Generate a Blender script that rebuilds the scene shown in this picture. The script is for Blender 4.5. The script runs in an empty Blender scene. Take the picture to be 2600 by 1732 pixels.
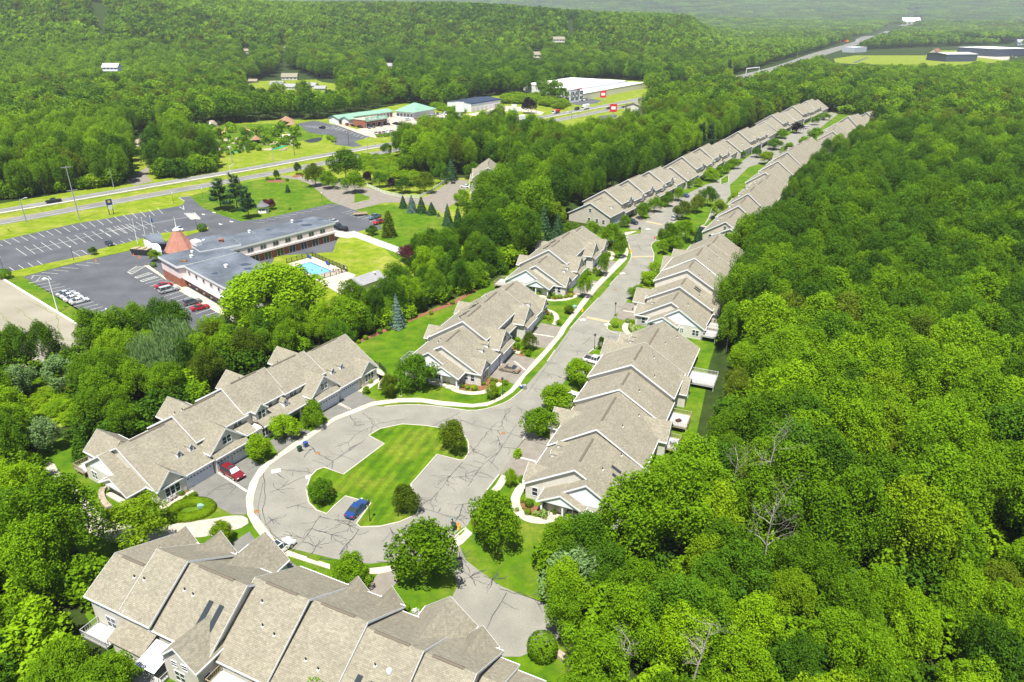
import bpy, math, random
import numpy as np
from mathutils import Vector, Matrix
R = math.radians
rnd = random.Random(7)
rng = np.random.default_rng(11)
SC = bpy.context.scene
COL = SC.collection

# ------------------------------------------------------------------ camera
CAM_H, FPX, PITCH, ROLL = 72.0, 1800.0, R(24.95), R(0.2)
_c, _s = math.cos(PITCH), math.sin(PITCH)
_Rt, _F, _U = np.array([1., 0, 0]), np.array([0, _c, -_s]), np.array([0, _s, _c])
_R2 = math.cos(ROLL)*_Rt+math.sin(ROLL)*_U
_U2 = -math.sin(ROLL)*_Rt+math.cos(ROLL)*_U
cam_d = bpy.data.cameras.new('camera')
cam_d.sensor_width = 36; cam_d.lens = 36*FPX/2600
cam_d.clip_start = 1; cam_d.clip_end = 40000
cam = bpy.data.objects.new('camera', cam_d); COL.objects.link(cam)
cam.matrix_world = Matrix(((_R2[0], _U2[0], -_F[0], 0), (_R2[1], _U2[1], -_F[1], 0), (_R2[2], _U2[2], -_F[2], CAM_H), (0, 0, 0, 1)))
SC.camera = cam
# ------------------------------------------------------------------ light
SUN_EL, SUN_AZ = R(67), R(192)          # azimuth clockwise from +Y (north)
w = bpy.data.worlds.new('World'); SC.world = w; w.use_nodes = True
wn = w.node_tree.nodes; wl = w.node_tree.links; wn.clear()
sky = wn.new('ShaderNodeTexSky'); sky.sky_type = 'NISHITA'; sky.sun_disc = False
sky.sun_elevation = SUN_EL; sky.sun_rotation = SUN_AZ; sky.altitude = 100
bg = wn.new('ShaderNodeBackground'); bg.inputs[1].default_value = 0.06
wo = wn.new('ShaderNodeOutputWorld'); wl.new(sky.outputs[0], bg.inputs[0]); wl.new(bg.outputs[0], wo.inputs[0])
sd = bpy.data.lights.new('sun', 'SUN'); sd.energy = 4.6; sd.angle = R(0.55); sd.color = (1, .965, .9)
so = bpy.data.objects.new('sun', sd); COL.objects.link(so)
dirv = Vector((-math.sin(SUN_AZ)*math.cos(SUN_EL), -math.cos(SUN_AZ)*math.cos(SUN_EL), -math.sin(SUN_EL)))
so.rotation_euler = dirv.to_track_quat('-Z', 'Y').to_euler(); so.location = (0, -60, 150)
SC.view_settings.view_transform = 'Standard'; SC.view_settings.look = 'None'
SC.view_settings.exposure = 1.1; SC.view_settings.gamma = 1
SC.render.engine = 'CYCLES'
SC.cycles.max_bounces = 5; SC.cycles.diffuse_bounces = 2; SC.cycles.glossy_bounces = 2
SC.cycles.transmission_bounces = 3; SC.cycles.volume_bounces = 0; SC.cycles.transparent_max_bounces = 6
SC.cycles.caustics_reflective = False; SC.cycles.caustics_refractive = False

# ------------------------------------------------------------------ measuring helpers (photo pixel -> point of the ground)
def G(x, y, z=0.0):
    d = (x-1300)*_R2-(y-866)*_U2+FPX*_F
    t = (CAM_H-z)/-d[2]
    return Vector((t*d[0], t*d[1], z))
def PX(P):
    v = np.array(P)-np.array([0, 0, CAM_H]); k = v@_F
    return 1300+FPX*(v@_R2)/k, 866-FPX*(v@_U2)/k
def T(x0, y0, s): return lambda x, y: (x0+x/s, y0+y/s)
t1 = T(0, 0, 2.6133); t2 = T(850, 0, 2.6133); t3 = T(1700, 0, 2.6133); t4 = T(0, 550, 2.6133)
t5 = T(850, 550, 2.6133); t6 = T(1700, 550, 2.6133); t7 = T(0, 1132, 2.6133); t8 = T(850, 1132, 2.6133)
def height_of(base, top):
    g = G(*base)
    best = min((abs(PX((g.x, g.y, h))[1]-top[1]), h) for h in [i*.1 for i in range(5, 320)])
    return best[1]
def polyG(pts, f=None): return [tuple(G(*(f(*p) if f else p)))[:2] for p in pts]

# ------------------------------------------------------------------ materials
MATS = {}
def nodes_of(m):
    m.use_nodes = True; nt = m.node_tree; nt.nodes.clear(); return nt, nt.nodes, nt.links
def mat(name, col, rough=.8, var=.12, scale=2.0, bump=0.0, metal=0.0, spec=.3, col2=None, detail=4, coord='Object', scale2=None, coat=0):
    """principled material whose colour wanders between two tones"""
    if name in MATS: return MATS[name]
    m = bpy.data.materials.new(name); nt, N, L = nodes_of(m)
    out = N.new('ShaderNodeOutputMaterial'); p = N.new('ShaderNodeBsdfPrincipled')
    L.new(p.outputs[0], out.inputs[0])
    p.inputs['Roughness'].default_value = rough; p.inputs['Metallic'].default_value = metal
    p.inputs['Specular IOR Level'].default_value = spec
    if coat: p.inputs['Coat Weight'].default_value = coat; p.inputs['Coat Roughness'].default_value = .08
    tc = N.new('ShaderNodeTexCoord'); nz = N.new('ShaderNodeTexNoise'); nz.inputs['Scale'].default_value = scale
    nz.inputs['Detail'].default_value = detail; L.new(tc.outputs[coord], nz.inputs['Vector'])
    mx = N.new('ShaderNodeMix'); mx.data_type = 'RGBA'
    c = Vector(col)
    c2 = Vector(col2) if col2 else c*(1+var)
    c1 = c if col2 else c*(1-var)
    mx.inputs[6].default_value = (*c1, 1); mx.inputs[7].default_value = (*c2, 1)
    rp = N.new('ShaderNodeMapRange'); rp.inputs[1].default_value = .35; rp.inputs[2].default_value = .65
    L.new(nz.outputs[0], rp.inputs[0]); L.new(rp.outputs[0], mx.inputs[0]); L.new(mx.outputs[2], p.inputs['Base Color'])
    last = mx.outputs[2]
    if scale2:
        n2 = N.new('ShaderNodeTexNoise'); n2.inputs['Scale'].default_value = scale2; n2.inputs['Detail'].default_value = 3
        L.new(tc.outputs[coord], n2.inputs['Vector'])
        m2 = N.new('ShaderNodeMix'); m2.data_type = 'RGBA'; m2.blend_type = 'MULTIPLY'; m2.inputs[0].default_value = 1
        r2 = N.new('ShaderNodeMapRange'); r2.inputs[1].default_value = .3; r2.inputs[2].default_value = .7; r2.inputs[3].default_value = .82; r2.inputs[4].default_value = 1.12
        L.new(n2.outputs[0], r2.inputs[0]); L.new(last, m2.inputs[6]); L.new(r2.outputs[0], m2.inputs[7]); L.new(m2.outputs[2], p.inputs['Base Color'])
    if bump:
        b = N.new('ShaderNodeBump'); b.inputs['Strength'].default_value = bump; b.inputs['Distance'].default_value = .05
        L.new(nz.outputs[0], b.inputs['Height']); L.new(b.outputs[0], p.inputs['Normal'])
    MATS[name] = m; return m

def leaf_mat(name, dark, light, trans=.3):
    if name in MATS: return MATS[name]
    m = bpy.data.materials.new(name); nt, N, L = nodes_of(m)
    out = N.new('ShaderNodeOutputMaterial')
    tc = N.new('ShaderNodeTexCoord'); nz = N.new('ShaderNodeTexNoise'); nz.inputs['Scale'].default_value = .55; nz.inputs['Detail'].default_value = 5
    nz.inputs['Roughness'].default_value = .7
    L.new(tc.outputs['Object'], nz.inputs['Vector'])
    oi = N.new('ShaderNodeObjectInfo'); geo = N.new('ShaderNodeNewGeometry')
    a = N.new('ShaderNodeMath'); a.operation = 'MULTIPLY_ADD'; a.inputs[1].default_value = .85; L.new(oi.outputs['Random'], a.inputs[0])
    sub = N.new('ShaderNodeMath'); sub.operation = 'MULTIPLY_ADD'; sub.inputs[1].default_value = 2.0; sub.inputs[2].default_value = -1.0
    L.new(nz.outputs[0], sub.inputs[0]); L.new(sub.outputs[0], a.inputs[2])
    rpi = N.new('ShaderNodeMath'); rpi.operation = 'MULTIPLY_ADD'; rpi.inputs[1].default_value = .5; L.new(geo.outputs['Random Per Island'], rpi.inputs[0]); L.new(a.outputs[0], rpi.inputs[2])
    cl = N.new('ShaderNodeMapRange'); cl.inputs[1].default_value = -.1; cl.inputs[2].default_value = 1.35
    L.new(rpi.outputs[0], cl.inputs[0])
    mx = N.new('ShaderNodeMix'); mx.data_type = 'RGBA'; mx.inputs[6].default_value = (*dark, 1); mx.inputs[7].default_value = (*light, 1)
    L.new(cl.outputs[0], mx.inputs[0])
    d = N.new('ShaderNodeBsdfPrincipled'); d.inputs['Roughness'].default_value = .6; d.inputs['Specular IOR Level'].default_value = .08
    L.new(mx.outputs[2], d.inputs['Base Color'])
    t = N.new('ShaderNodeBsdfTranslucent')
    hs = N.new('ShaderNodeHueSaturation'); hs.inputs['Hue'].default_value = .485; hs.inputs['Saturation'].default_value = 1.1; hs.inputs['Value'].default_value = 1.35
    L.new(mx.outputs[2], hs.inputs['Color']); L.new(hs.outputs[0], t.inputs[0])
    ms = N.new('ShaderNodeMixShader'); ms.inputs[0].default_value = trans
    L.new(d.outputs[0], ms.inputs[1]); L.new(t.outputs[0], ms.inputs[2]); L.new(ms.outputs[0], out.inputs[0])
    MATS[name] = m; return m

def grass_mat(name, dark, light, dry, stripe=None, dry_amt=.5):
    if name in MATS: return MATS[name]
    m = bpy.data.materials.new(name); nt, N, L = nodes_of(m)
    out = N.new('ShaderNodeOutputMaterial'); p = N.new('ShaderNodeBsdfPrincipled'); L.new(p.outputs[0], out.inputs[0])
    p.inputs['Roughness'].default_value = .9; p.inputs['Specular IOR Level'].default_value = .1
    tc = N.new('ShaderNodeTexCoord')
    def noise(s, d=5, r=.6):
        n = N.new('ShaderNodeTexNoise'); n.inputs['Scale'].default_value = s; n.inputs['Detail'].default_value = d; n.inputs['Roughness'].default_value = r
        L.new(tc.outputs['Object'], n.inputs['Vector']); return n
    def rng_(src, a, b, c=0, d=1):
        r = N.new('ShaderNodeMapRange'); r.inputs[1].default_value = a; r.inputs[2].default_value = b; r.inputs[3].default_value = c; r.inputs[4].default_value = d
        L.new(src, r.inputs[0]); return r
    def mixc(f, a, b):
        x = N.new('ShaderNodeMix'); x.data_type = 'RGBA'
        if hasattr(f, 'links'): L.new(f, x.inputs[0])
        else: x.inputs[0].default_value = f
        for k, v in ((6, a), (7, b)):
            if hasattr(v, 'links'): L.new(v, x.inputs[k])
            else: x.inputs[k].default_value = (*v, 1)
        return x
    n1 = noise(.35, 6, .65); r1 = rng_(n1.outputs[0], .35, .65)
    c = mixc(r1.outputs[0], dark, light)
    n2 = noise(.09, 5, .7); r2 = rng_(n2.outputs[0], .48, .66, 0, dry_amt)
    n3 = noise(1.3, 4, .7); r3 = rng_(n3.outputs[0], .45, .7)
    mul = N.new('ShaderNodeMath'); mul.operation = 'MULTIPLY'; L.new(r2.outputs[0], mul.inputs[0])
    ad = N.new('ShaderNodeMath'); ad.operation = 'MULTIPLY_ADD'; ad.inputs[1].default_value = .8; ad.inputs[2].default_value = .35; L.new(r3.outputs[0], ad.inputs[0]); L.new(ad.outputs[0], mul.inputs[1])
    c2 = mixc(mul.outputs[0], c.outputs[2], dry)
    last = c2.outputs[2]
    if stripe:
        mp = N.new('ShaderNodeMapping'); mp.inputs['Rotation'].default_value = (0, 0, stripe[0]); L.new(tc.outputs['Object'], mp.inputs[0])
        wv = N.new('ShaderNodeTexWave'); wv.inputs['Scale'].default_value = stripe[1]; wv.inputs['Distortion'].default_value = .5; wv.inputs['Detail Scale'].default_value = 2
        L.new(mp.outputs[0], wv.inputs[0]); rw = rng_(wv.outputs[1], .3, .7, 1-stripe[2], 1+stripe[2])
        mm = N.new('ShaderNodeMix'); mm.data_type = 'RGBA'; mm.blend_type = 'MULTIPLY'; mm.inputs[0].default_value = 1
        L.new(last, mm.inputs[6]); L.new(rw.outputs[0], mm.inputs[7]); last = mm.outputs[2]
    n4 = noise(9, 3, .7); r4 = rng_(n4.outputs[0], .3, .7, .72, 1.25)
    m4 = N.new('ShaderNodeMix'); m4.data_type = 'RGBA'; m4.blend_type = 'MULTIPLY'; m4.inputs[0].default_value = 1
    L.new(last, m4.inputs[6]); L.new(r4.outputs[0], m4.inputs[7]); L.new(m4.outputs[2], p.inputs['Base Color'])
    b = N.new('ShaderNodeBump'); b.inputs['Strength'].default_value = .5; b.inputs['Distance'].default_value = .08
    L.new(n4.outputs[0], b.inputs['Height']); L.new(b.outputs[0], p.inputs['Normal'])
    MATS[name] = m; return m

def shingle_mat(name, c1, c2, sc=1.0):
    m = bpy.data.materials.new(name); nt, N, L = nodes_of(m)
    out = N.new('ShaderNodeOutputMaterial'); p = N.new('ShaderNodeBsdfPrincipled'); L.new(p.outputs[0], out.inputs[0])
    p.inputs['Roughness'].default_value = .9; p.inputs['Specular IOR Level'].default_value = .15
    uv = N.new('ShaderNodeUVMap')
    br = N.new('ShaderNodeTexBrick'); br.offset = .5; br.inputs['Scale'].default_value = 1
    br.inputs['Brick Width'].default_value = .42*sc; br.inputs['Row Height'].default_value = .2*sc
    br.inputs['Mortar Size'].default_value = .012*sc; br.inputs['Mortar Smooth'].default_value = .3; br.inputs['Bias'].default_value = -.1
    br.inputs['Color1'].default_value = (*c1, 1); br.inputs['Color2'].default_value = (*c2, 1); br.inputs['Mortar'].default_value = (*(Vector(c1)*.55), 1)
    L.new(uv.outputs[0], br.inputs['Vector'])
    n = N.new('ShaderNodeTexNoise'); n.inputs['Scale'].default_value = .35; n.inputs['Detail'].default_value = 6; n.inputs['Roughness'].default_value = .7; L.new(uv.outputs[0], n.inputs['Vector'])
    n2 = N.new('ShaderNodeTexNoise'); n2.inputs['Scale'].default_value = 2.2; n2.inputs['Detail'].default_value = 3; L.new(uv.outputs[0], n2.inputs['Vector'])
    ad = N.new('ShaderNodeMath'); ad.operation = 'ADD'; L.new(n.outputs[0], ad.inputs[0]); L.new(n2.outputs[0], ad.inputs[1])
    r = N.new('ShaderNodeMapRange'); r.inputs[1].default_value = .75; r.inputs[2].default_value = 1.25; r.inputs[3].default_value = .84; r.inputs[4].default_value = 1.14; L.new(ad.outputs[0], r.inputs[0])
    mm = N.new('ShaderNodeMix'); mm.data_type = 'RGBA'; mm.blend_type = 'MULTIPLY'; mm.inputs[0].default_value = 1
    L.new(br.outputs[0], mm.inputs[6]); L.new(r.outputs[0], mm.inputs[7]); L.new(mm.outputs[2], p.inputs['Base Color'])
    b = N.new('ShaderNodeBump'); b.inputs['Strength'].default_value = .5; b.inputs['Distance'].default_value = .02; L.new(br.outputs[1], b.inputs['Height']); b.invert = True
    L.new(b.outputs[0], p.inputs['Normal'])
    MATS[name] = m; return m
def siding_mat(name, col, pitch=.22, axis='Z'):
    m = bpy.data.materials.new(name); nt, N, L = nodes_of(m)
    out = N.new('ShaderNodeOutputMaterial'); p = N.new('ShaderNodeBsdfPrincipled'); L.new(p.outputs[0], out.inputs[0])
    p.inputs['Roughness'].default_value = .6; p.inputs['Specular IOR Level'].default_value = .25
    tc = N.new('ShaderNodeTexCoord'); wv = N.new('ShaderNodeTexWave'); wv.bands_direction = axis; wv.wave_profile = 'SAW'
    wv.inputs['Scale'].default_value = .314/pitch/1.0*1.0; wv.inputs['Distortion'].default_value = 0; L.new(tc.outputs['Object'], wv.inputs[0])
    n = N.new('ShaderNodeTexNoise'); n.inputs['Scale'].default_value = .7; n.inputs['Detail'].default_value = 4; L.new(tc.outputs['Object'], n.inputs['Vector'])
    r = N.new('ShaderNodeMapRange'); r.inputs[1].default_value = .3; r.inputs[2].default_value = .7; r.inputs[3].default_value = .92; r.inputs[4].default_value = 1.05; L.new(n.outputs[0], r.inputs[0])
    rw = N.new('ShaderNodeMapRange'); rw.inputs[1].default_value = 0; rw.inputs[2].default_value = .15; rw.inputs[3].default_value = .82; rw.inputs[4].default_value = 1; L.new(wv.outputs[1], rw.inputs[0])
    mu = N.new('ShaderNodeMath'); mu.operation = 'MULTIPLY'; L.new(r.outputs[0], mu.inputs[0]); L.new(rw.outputs[0], mu.inputs[1])
    mm = N.new('ShaderNodeMix'); mm.data_type = 'RGBA'; mm.blend_type = 'MULTIPLY'; mm.inputs[0].default_value = 1; mm.inputs[6].default_value = (*col, 1)
    L.new(mu.outputs[0], mm.inputs[7]); L.new(mm.outputs[2], p.inputs['Base Color'])
    b = N.new('ShaderNodeBump'); b.inputs['Strength'].default_value = .6; b.inputs['Distance'].default_value = .03; L.new(wv.outputs[1], b.inputs['Height']); L.new(b.outputs[0], p.inputs['Normal'])
    MATS[name] = m; return m
def glass_mat():
    m = bpy.data.materials.new('window_glass'); nt, N, L = nodes_of(m)
    out = N.new('ShaderNodeOutputMaterial'); p = N.new('ShaderNodeBsdfPrincipled'); L.new(p.outputs[0], out.inputs[0])
    p.inputs['Base Color'].default_value = (.03, .04, .045, 1); p.inputs['Roughness'].default_value = .06; p.inputs['Specular IOR Level'].default_value = .7
    MATS['glass'] = m; return m
glass_mat()
mat('asphalt', (.20, .192, .16), .95, .05, .25, .0, col2=(.24, .23, .19), detail=8, scale2=8)
mat('asphalt_drive', (.185, .165, .135), .95, .06, .5, .0, col2=(.23, .205, .17), detail=8, scale2=9)
mat('asphalt_grey_drive', (.145, .142, .125), .95, .06, .5, .0, col2=(.18, .175, .155), detail=8, scale2=9)
mat('asphalt_dark', (.070, .075, .083), .95, .08, .12, .0, col2=(.098, .103, .112), detail=9, scale2=6)
mat('asphalt_old', (.23, .21, .16), .95, .08, .09, .0, col2=(.29, .265, .205), detail=9, scale2=4)
mat('highway_asphalt', (.15, .15, .138), .95, .08, .1, .0, col2=(.20, .20, .185), detail=9, scale2=3)
mat('crack_seal', (.05, .05, .055), .7, .3, 1.5)
mat('concrete', (.42, .37, .29), .9, .06, .4, .0, col2=(.50, .445, .355), scale2=6)
mat('kerb', (.42, .39, .33), .9, .08, 2)
mat('concrete_yard', (.36, .32, .25), .9, .08, .15, col2=(.44, .39, .32), scale2=3)
mat('white_paint', (.78, .78, .74), .6, .04, 3)
mat('line_paint', (.58, .58, .52), .8, .1, 3)
mat('yellow_paint', (.62, .45, .10), .8, .1, 3)
mat('patch', (.40, .31, .18), .9, .1, 1)
mat('mulch', (.20, .085, .045), 1, .25, 2.5, .4, scale2=9)
mat('gravel', (.34, .31, .25), 1, .15, 1.2, .5, col2=(.43, .39, .32), scale2=7)
mat('dirt', (.30, .25, .17), 1, .2, .4, .3, col2=(.38, .32, .23), scale2=3)
mat('trim_white', (.72, .74, .76), .5, .03, 2)
mat('trim_blue', (.35, .40, .47), .5, .05, 2)
mat('gable_white', (.74, .76, .79), .5, .03, 2)
mat('garage_paint', (.62, .65, .72), .5, .03, 1)
mat('dark_metal', (.03, .032, .035), .5)
mat('grey_metal', (.35, .36, .36), .5, .1, 4, metal=.3)
mat('pale_metal', (.62, .63, .62), .45, .1, 4)
mat('deck_wood', (.34, .27, .18), .85, .2, 3, .2)
mat('deck_grey', (.38, .38, .37), .85, .1, 3, .2)
mat('red_door', (.16, .02, .02), .5)
mat('brick', (.30, .115, .07), .9, .2, 1.2, .2, scale2=9)
mat('stucco_pink', (.66, .55, .53), .9, .06, .5)
mat('bark', (.10, .075, .055), .95, .3, 3, .5)
mat('dead_wood', (.30, .27, .23), .9, .2, 3, .3)
mat('tar_roof', (.075, .088, .108), .9, .1, .12, .1, col2=(.14, .16, .19), detail=8, scale2=1.2)
mat('tar_patch', (.04, .055, .085), .9, .1, 1)
mat('copper_roof', (.30, .13, .09), .75, .2, .8, .1, col2=(.38, .18, .13))
mat('rust', (.25, .12, .05), .9, .3, 2)
mat('green_metal_roof', (.19, .34, .25), .6, .06, .3)
mat('blue_roof', (.03, .045, .075), .7, .1, .3)
mat('white_roof', (.82, .82, .82), .5, .03, .2)
mat('terracotta', (.22, .10, .06), .9, .2, 3)
mat('thatch', (.26, .16, .10), .95, .2, 3, .4)
mat('rock', (.30, .25, .19), .95, .25, 1.2, .6)
mat('turf_green', (.03, .24, .10), .9, .1, 1)
mat('pool_water', (.16, .48, .72), .08, .05, 1.5, .05, spec=.6)
mat('tyre', (.015, .015, .016), .8)
mat('hubcap', (.45, .46, .47), .3, metal=.7)
mat('lamp_red', (.45, .01, .01), .3)
mat('lamp_clear', (.7, .7, .68), .2)
mat('orange', (.75, .16, .02), .5)
mat('yellow', (.75, .5, .02), .5)
mat('sign_red', (.55, .02, .03), .4)
mat('sign_blue', (.02, .06, .25), .4)
mat('bin_green', (.02, .045, .03), .4)
mat('bin_blue', (.03, .07, .25), .4)
mat('wicker', (.06, .03, .02), .8)
mat('skin', (.55, .33, .22), .6)
mat('vinyl', (.85, .86, .87), .45, .02, 2)
shingle_mat('shingle', (.225, .205, .155), (.29, .265, .20))
shingle_mat('shingle_grey', (.27, .27, .28), (.33, .33, .34))
shingle_mat('shingle_brown', (.25, .21, .16), (.32, .27, .2))
siding_mat('siding', (.62, .59, .52)); siding_mat('siding_tan', (.50, .46, .38)); siding_mat('siding_white', (.70, .71, .72)); siding_mat('siding_grey', (.42, .46, .5))
siding_mat('navy_siding', (.06, .075, .11)); siding_mat('metal_siding', (.66, .62, .50), .5, 'X')
grass_mat('lawn', (.040, .105, .003), (.095, .175, .004), (.25, .23, .04), dry_amt=.65)
grass_mat('lawn_striped', (.042, .105, .003), (.095, .170, .004), (.24, .23, .03), stripe=(R(18), .16, .12), dry_amt=.75)
grass_mat('verge', (.105, .17, .006), (.20, .25, .012), (.36, .31, .09), dry_amt=.9)
grass_mat('forest_floor', (.018, .035, .006), (.035, .06, .010), (.06, .05, .02))
grass_mat('meadow', (.11, .18, .005), (.22, .27, .01), (.40, .36, .10), dry_amt=.8)
LEAF = dict(
 mid=leaf_mat('leaf_mid_green', (0.036, 0.095, 0.002), (0.175, 0.325, 0.004)),
 bright=leaf_mat('leaf_bright_green', (0.06, 0.145, 0.002), (0.235, 0.395, 0.005)),
 yellow=leaf_mat('leaf_yellow_green', (0.085, 0.165, 0.002), (0.25, 0.38, 0.006)),
 dark=leaf_mat('leaf_dark_green', (0.02, 0.062, 0.003), (0.1, 0.22, 0.006)),
 olive=leaf_mat('leaf_olive_green', (0.04, 0.08, 0.003), (0.15, 0.215, 0.008)),
 silver=leaf_mat('leaf_silver_green', (.07, .14, .03), (.22, .34, .12)),
 conifer=leaf_mat('needle_green', (.018, .055, .018), (.055, .125, .045), .1),
 blue=leaf_mat('needle_blue_green', (.05, .10, .08), (.14, .22, .17), .1),
 purple=leaf_mat('leaf_purple', (.035, .010, .014), (.13, .03, .035), .15),
 black=leaf_mat('leaf_black_purple', (.008, .006, .010), (.03, .018, .022), .1),
 hosta=leaf_mat('leaf_pale_green', (.18, .28, .05), (.45, .55, .20)),
 flower=leaf_mat('petal_white', (.5, .5, .45), (.85, .82, .8), .2),
 orange=leaf_mat('leaf_orange', (.10, .12, .01), (.45, .22, .02), .2))

# ------------------------------------------------------------------ mesh building
class MB:
    def __init__(s): s.v = []; s.f = []; s.m = []
    def add(s, vs, fs, mi=0):
        k = len(s.v); s.v += [tuple(p) for p in vs]; s.f += [tuple(i+k for i in f) for f in fs]; s.m += [mi]*len(fs)
    def box(s, x0, y0, z0, x1, y1, z1, mi=0):
        s.add([(x0, y0, z0), (x1, y0, z0), (x1, y1, z0), (x0, y1, z0), (x0, y0, z1), (x1, y0, z1), (x1, y1, z1), (x0, y1, z1)],
              [(0, 3, 2, 1), (4, 5, 6, 7), (0, 1, 5, 4), (1, 2, 6, 5), (2, 3, 7, 6), (3, 0, 4, 7)], mi)
    def hexa(s, b, t, mi=0):
        n = len(b); s.add(list(b)+list(t), [tuple(reversed(range(n))), tuple(range(n, 2*n))]+[(i, (i+1) % n, n+(i+1) % n, n+i) for i in range(n)], mi)
    def prism(s, pts, z0, z1, mi=0, mt=None):
        n = len(pts); s.add([(p[0], p[1], z0) for p in pts]+[(p[0], p[1], z1) for p in pts], [(i, (i+1) % n, n+(i+1) % n, n+i) for i in range(n)], mi)
        s.add([(p[0], p[1], z1) for p in pts], [tuple(range(n))], mi if mt is None else mt)
    def tube(s, a, b, r0, r1=None, n=6, mi=0, cap=True):
        r1 = r0 if r1 is None else r1; a = Vector(a); b = Vector(b); d = (b-a)
        if d.length < 1e-6: return
        q = d.to_track_quat('Z', 'Y'); vs = []
        for c, r in ((a, r0), (b, r1)):
            for i in range(n):
                an = 2*math.pi*i/n; vs.append(c+q@Vector((r*math.cos(an), r*math.sin(an), 0)))
        fs = [(i, (i+1) % n, n+(i+1) % n, n+i) for i in range(n)]
        if cap: fs += [tuple(reversed(range(n))), tuple(range(n, 2*n))]
        s.add(vs, fs, mi)
    def lathe(s, prof, n=10, c=(0, 0, 0), mi=0):
        vs = []
        for r, z in prof:
            for i in range(n):
                a = 2*math.pi*i/n; vs.append((c[0]+r*math.cos(a), c[1]+r*math.sin(a), c[2]+z))
        fs = [(j*n+i, j*n+(i+1) % n, (j+1)*n+(i+1) % n, (j+1)*n+i) for j in range(len(prof)-1) for i in range(n)]
        fs += [tuple(reversed(range(n))), tuple((len(prof)-1)*n+i for i in range(n))]
        s.add(vs, fs, mi)
    def mesh(s, name, mats, uv=False, flip=1):
        me = bpy.data.meshes.new(name)
        v = s.v if flip == 1 else [(p[0], -p[1], p[2]) for p in s.v]
        f = s.f if flip == 1 else [tuple(reversed(q)) for q in s.f]
        me.from_pydata(v, [], f)
        for m in mats: me.materials.append(MATS[m] if isinstance(m, str) else m)
        me.polygons.foreach_set('material_index', s.m)
        if uv:
            me.update(); lay = me.uv_layers.new(name='UVMap')
            for p in me.polygons:
                n = p.normal; h = Vector((-n.y, n.x, 0))
                if h.length < 1e-4: h = Vector((1, 0, 0))
                h.normalize(); k = n.cross(h)
                for li in p.loop_indices:
                    co = me.vertices[me.loops[li].vertex_index].co; lay.data[li].uv = (co.dot(h), co.dot(k))
        me.update(); return me
    def obj(s, name, mats, parent=None, loc=(0, 0, 0), rz=0, uv=False, flip=1):
        return ob(name, s.mesh(name, mats, uv, flip), parent, loc, rz)
def ob(name, data, parent=None, loc=(0, 0, 0), rz=0, scale=None):
    o = bpy.data.objects.new(name, data); COL.objects.link(o); o.location = loc; o.rotation_euler = (0, 0, rz)
    if scale: o.scale = scale
    if parent: o.parent = parent
    return o
def tag(o, label=None, cat=None, group=None, kind=None):
    if label:
        o['label'] = label
        if len(label.split()) > 16: print('LONG', label)
    if cat: o['category'] = cat
    if group: o['group'] = group
    if kind: o['kind'] = kind
    return o
def thing(name, label, cat, loc=(0, 0, 0), rz=0, group=None): return tag(ob(name, None, None, loc, rz), label, cat, group)
def copy_tree(o, parent=None):
    c = o.copy(); COL.objects.link(c)
    if parent: c.parent = parent
    for ch in o.children: copy_tree(ch, c)
    return c
def sheet(name, pts, z, m, kind='structure', parent=None):
    """flat surface from a polygon, triangulated"""
    from mathutils.geometry import tessellate_polygon
    tri = tessellate_polygon([[Vector((p[0], p[1], 0)) for p in pts]])
    me = bpy.data.meshes.new(name); me.from_pydata([(p[0], p[1], z) for p in pts], [], [tuple(t) for t in tri])
    me.materials.append(MATS[m]); me.update()
    if me.polygons and me.polygons[0].normal.z < 0: me.flip_normals()
    o = ob(name, me, parent)
    if kind and not parent: o['kind'] = kind
    return o
def slab(name, pts, z0, z1, m, parent=None, kind='structure'):
    from mathutils.geometry import tessellate_polygon
    tri = tessellate_polygon([[Vector((p[0], p[1], 0)) for p in pts]]); n = len(pts)
    me = bpy.data.meshes.new(name)
    me.from_pydata([(p[0], p[1], z1) for p in pts]+[(p[0], p[1], z0) for p in pts], [], [tuple(t) for t in tri]+[(i, (i+1) % n, n+(i+1) % n, n+i) for i in range(n)])
    me.materials.append(MATS[m]); me.update(); o = ob(name, me, parent)
    if kind and not parent: o['kind'] = kind
    return o
def smooth(pts, it=2):
    for _ in range(it):
        q = [pts[0]]
        for a, b in zip(pts, pts[1:]): q += [(a[0]*.75+b[0]*.25, a[1]*.75+b[1]*.25), (a[0]*.25+b[0]*.75, a[1]*.25+b[1]*.75)]
        pts = q+[pts[-1]]
    return pts
def offset(pts, d):
    out = []
    for i, p in enumerate(pts):
        a = Vector(pts[max(i-1, 0)]); b = Vector(pts[min(i+1, len(pts)-1)]); t = (b-a)
        if t.length < 1e-6: out.append(p); continue
        t.normalize(); out.append((p[0]-t.y*d, p[1]+t.x*d))
    return out
def ribbon(name, pts, wd, z0, z1, m, parent=None, kind='structure', closed=False):
    if closed: pts = pts+[pts[0]]
    L_, R_ = offset(pts, wd/2), offset(pts, -wd/2); mb = MB(); n = len(pts)
    vs = [(p[0], p[1], z1) for p in L_]+[(p[0], p[1], z1) for p in R_]+[(p[0], p[1], z0) for p in L_]+[(p[0], p[1], z0) for p in R_]
    fs = []
    for i in range(n-1):
        fs.append((i, n+i, n+i+1, i+1))
        if z1-z0 > .05: fs += [(i, i+1, 2*n+i+1, 2*n+i), (n+i, 3*n+i, 3*n+i+1, n+i+1)]
    mb.add(vs, fs); o = mb.obj(name, [m], parent)
    if kind and not parent: o['kind'] = kind
    return o
def inpoly(px, py, poly):
    px = np.asarray(px); py = np.asarray(py); r = np.zeros(px.shape, bool); n = len(poly); j = n-1
    for i in range(n):
        xi, yi = poly[i]; xj, yj = poly[j]
        if yi != yj: r ^= ((yi > py) != (yj > py)) & (px < (xj-xi)*(py-yi)/(yj-yi)+xi)
        j = i
    return r
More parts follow.
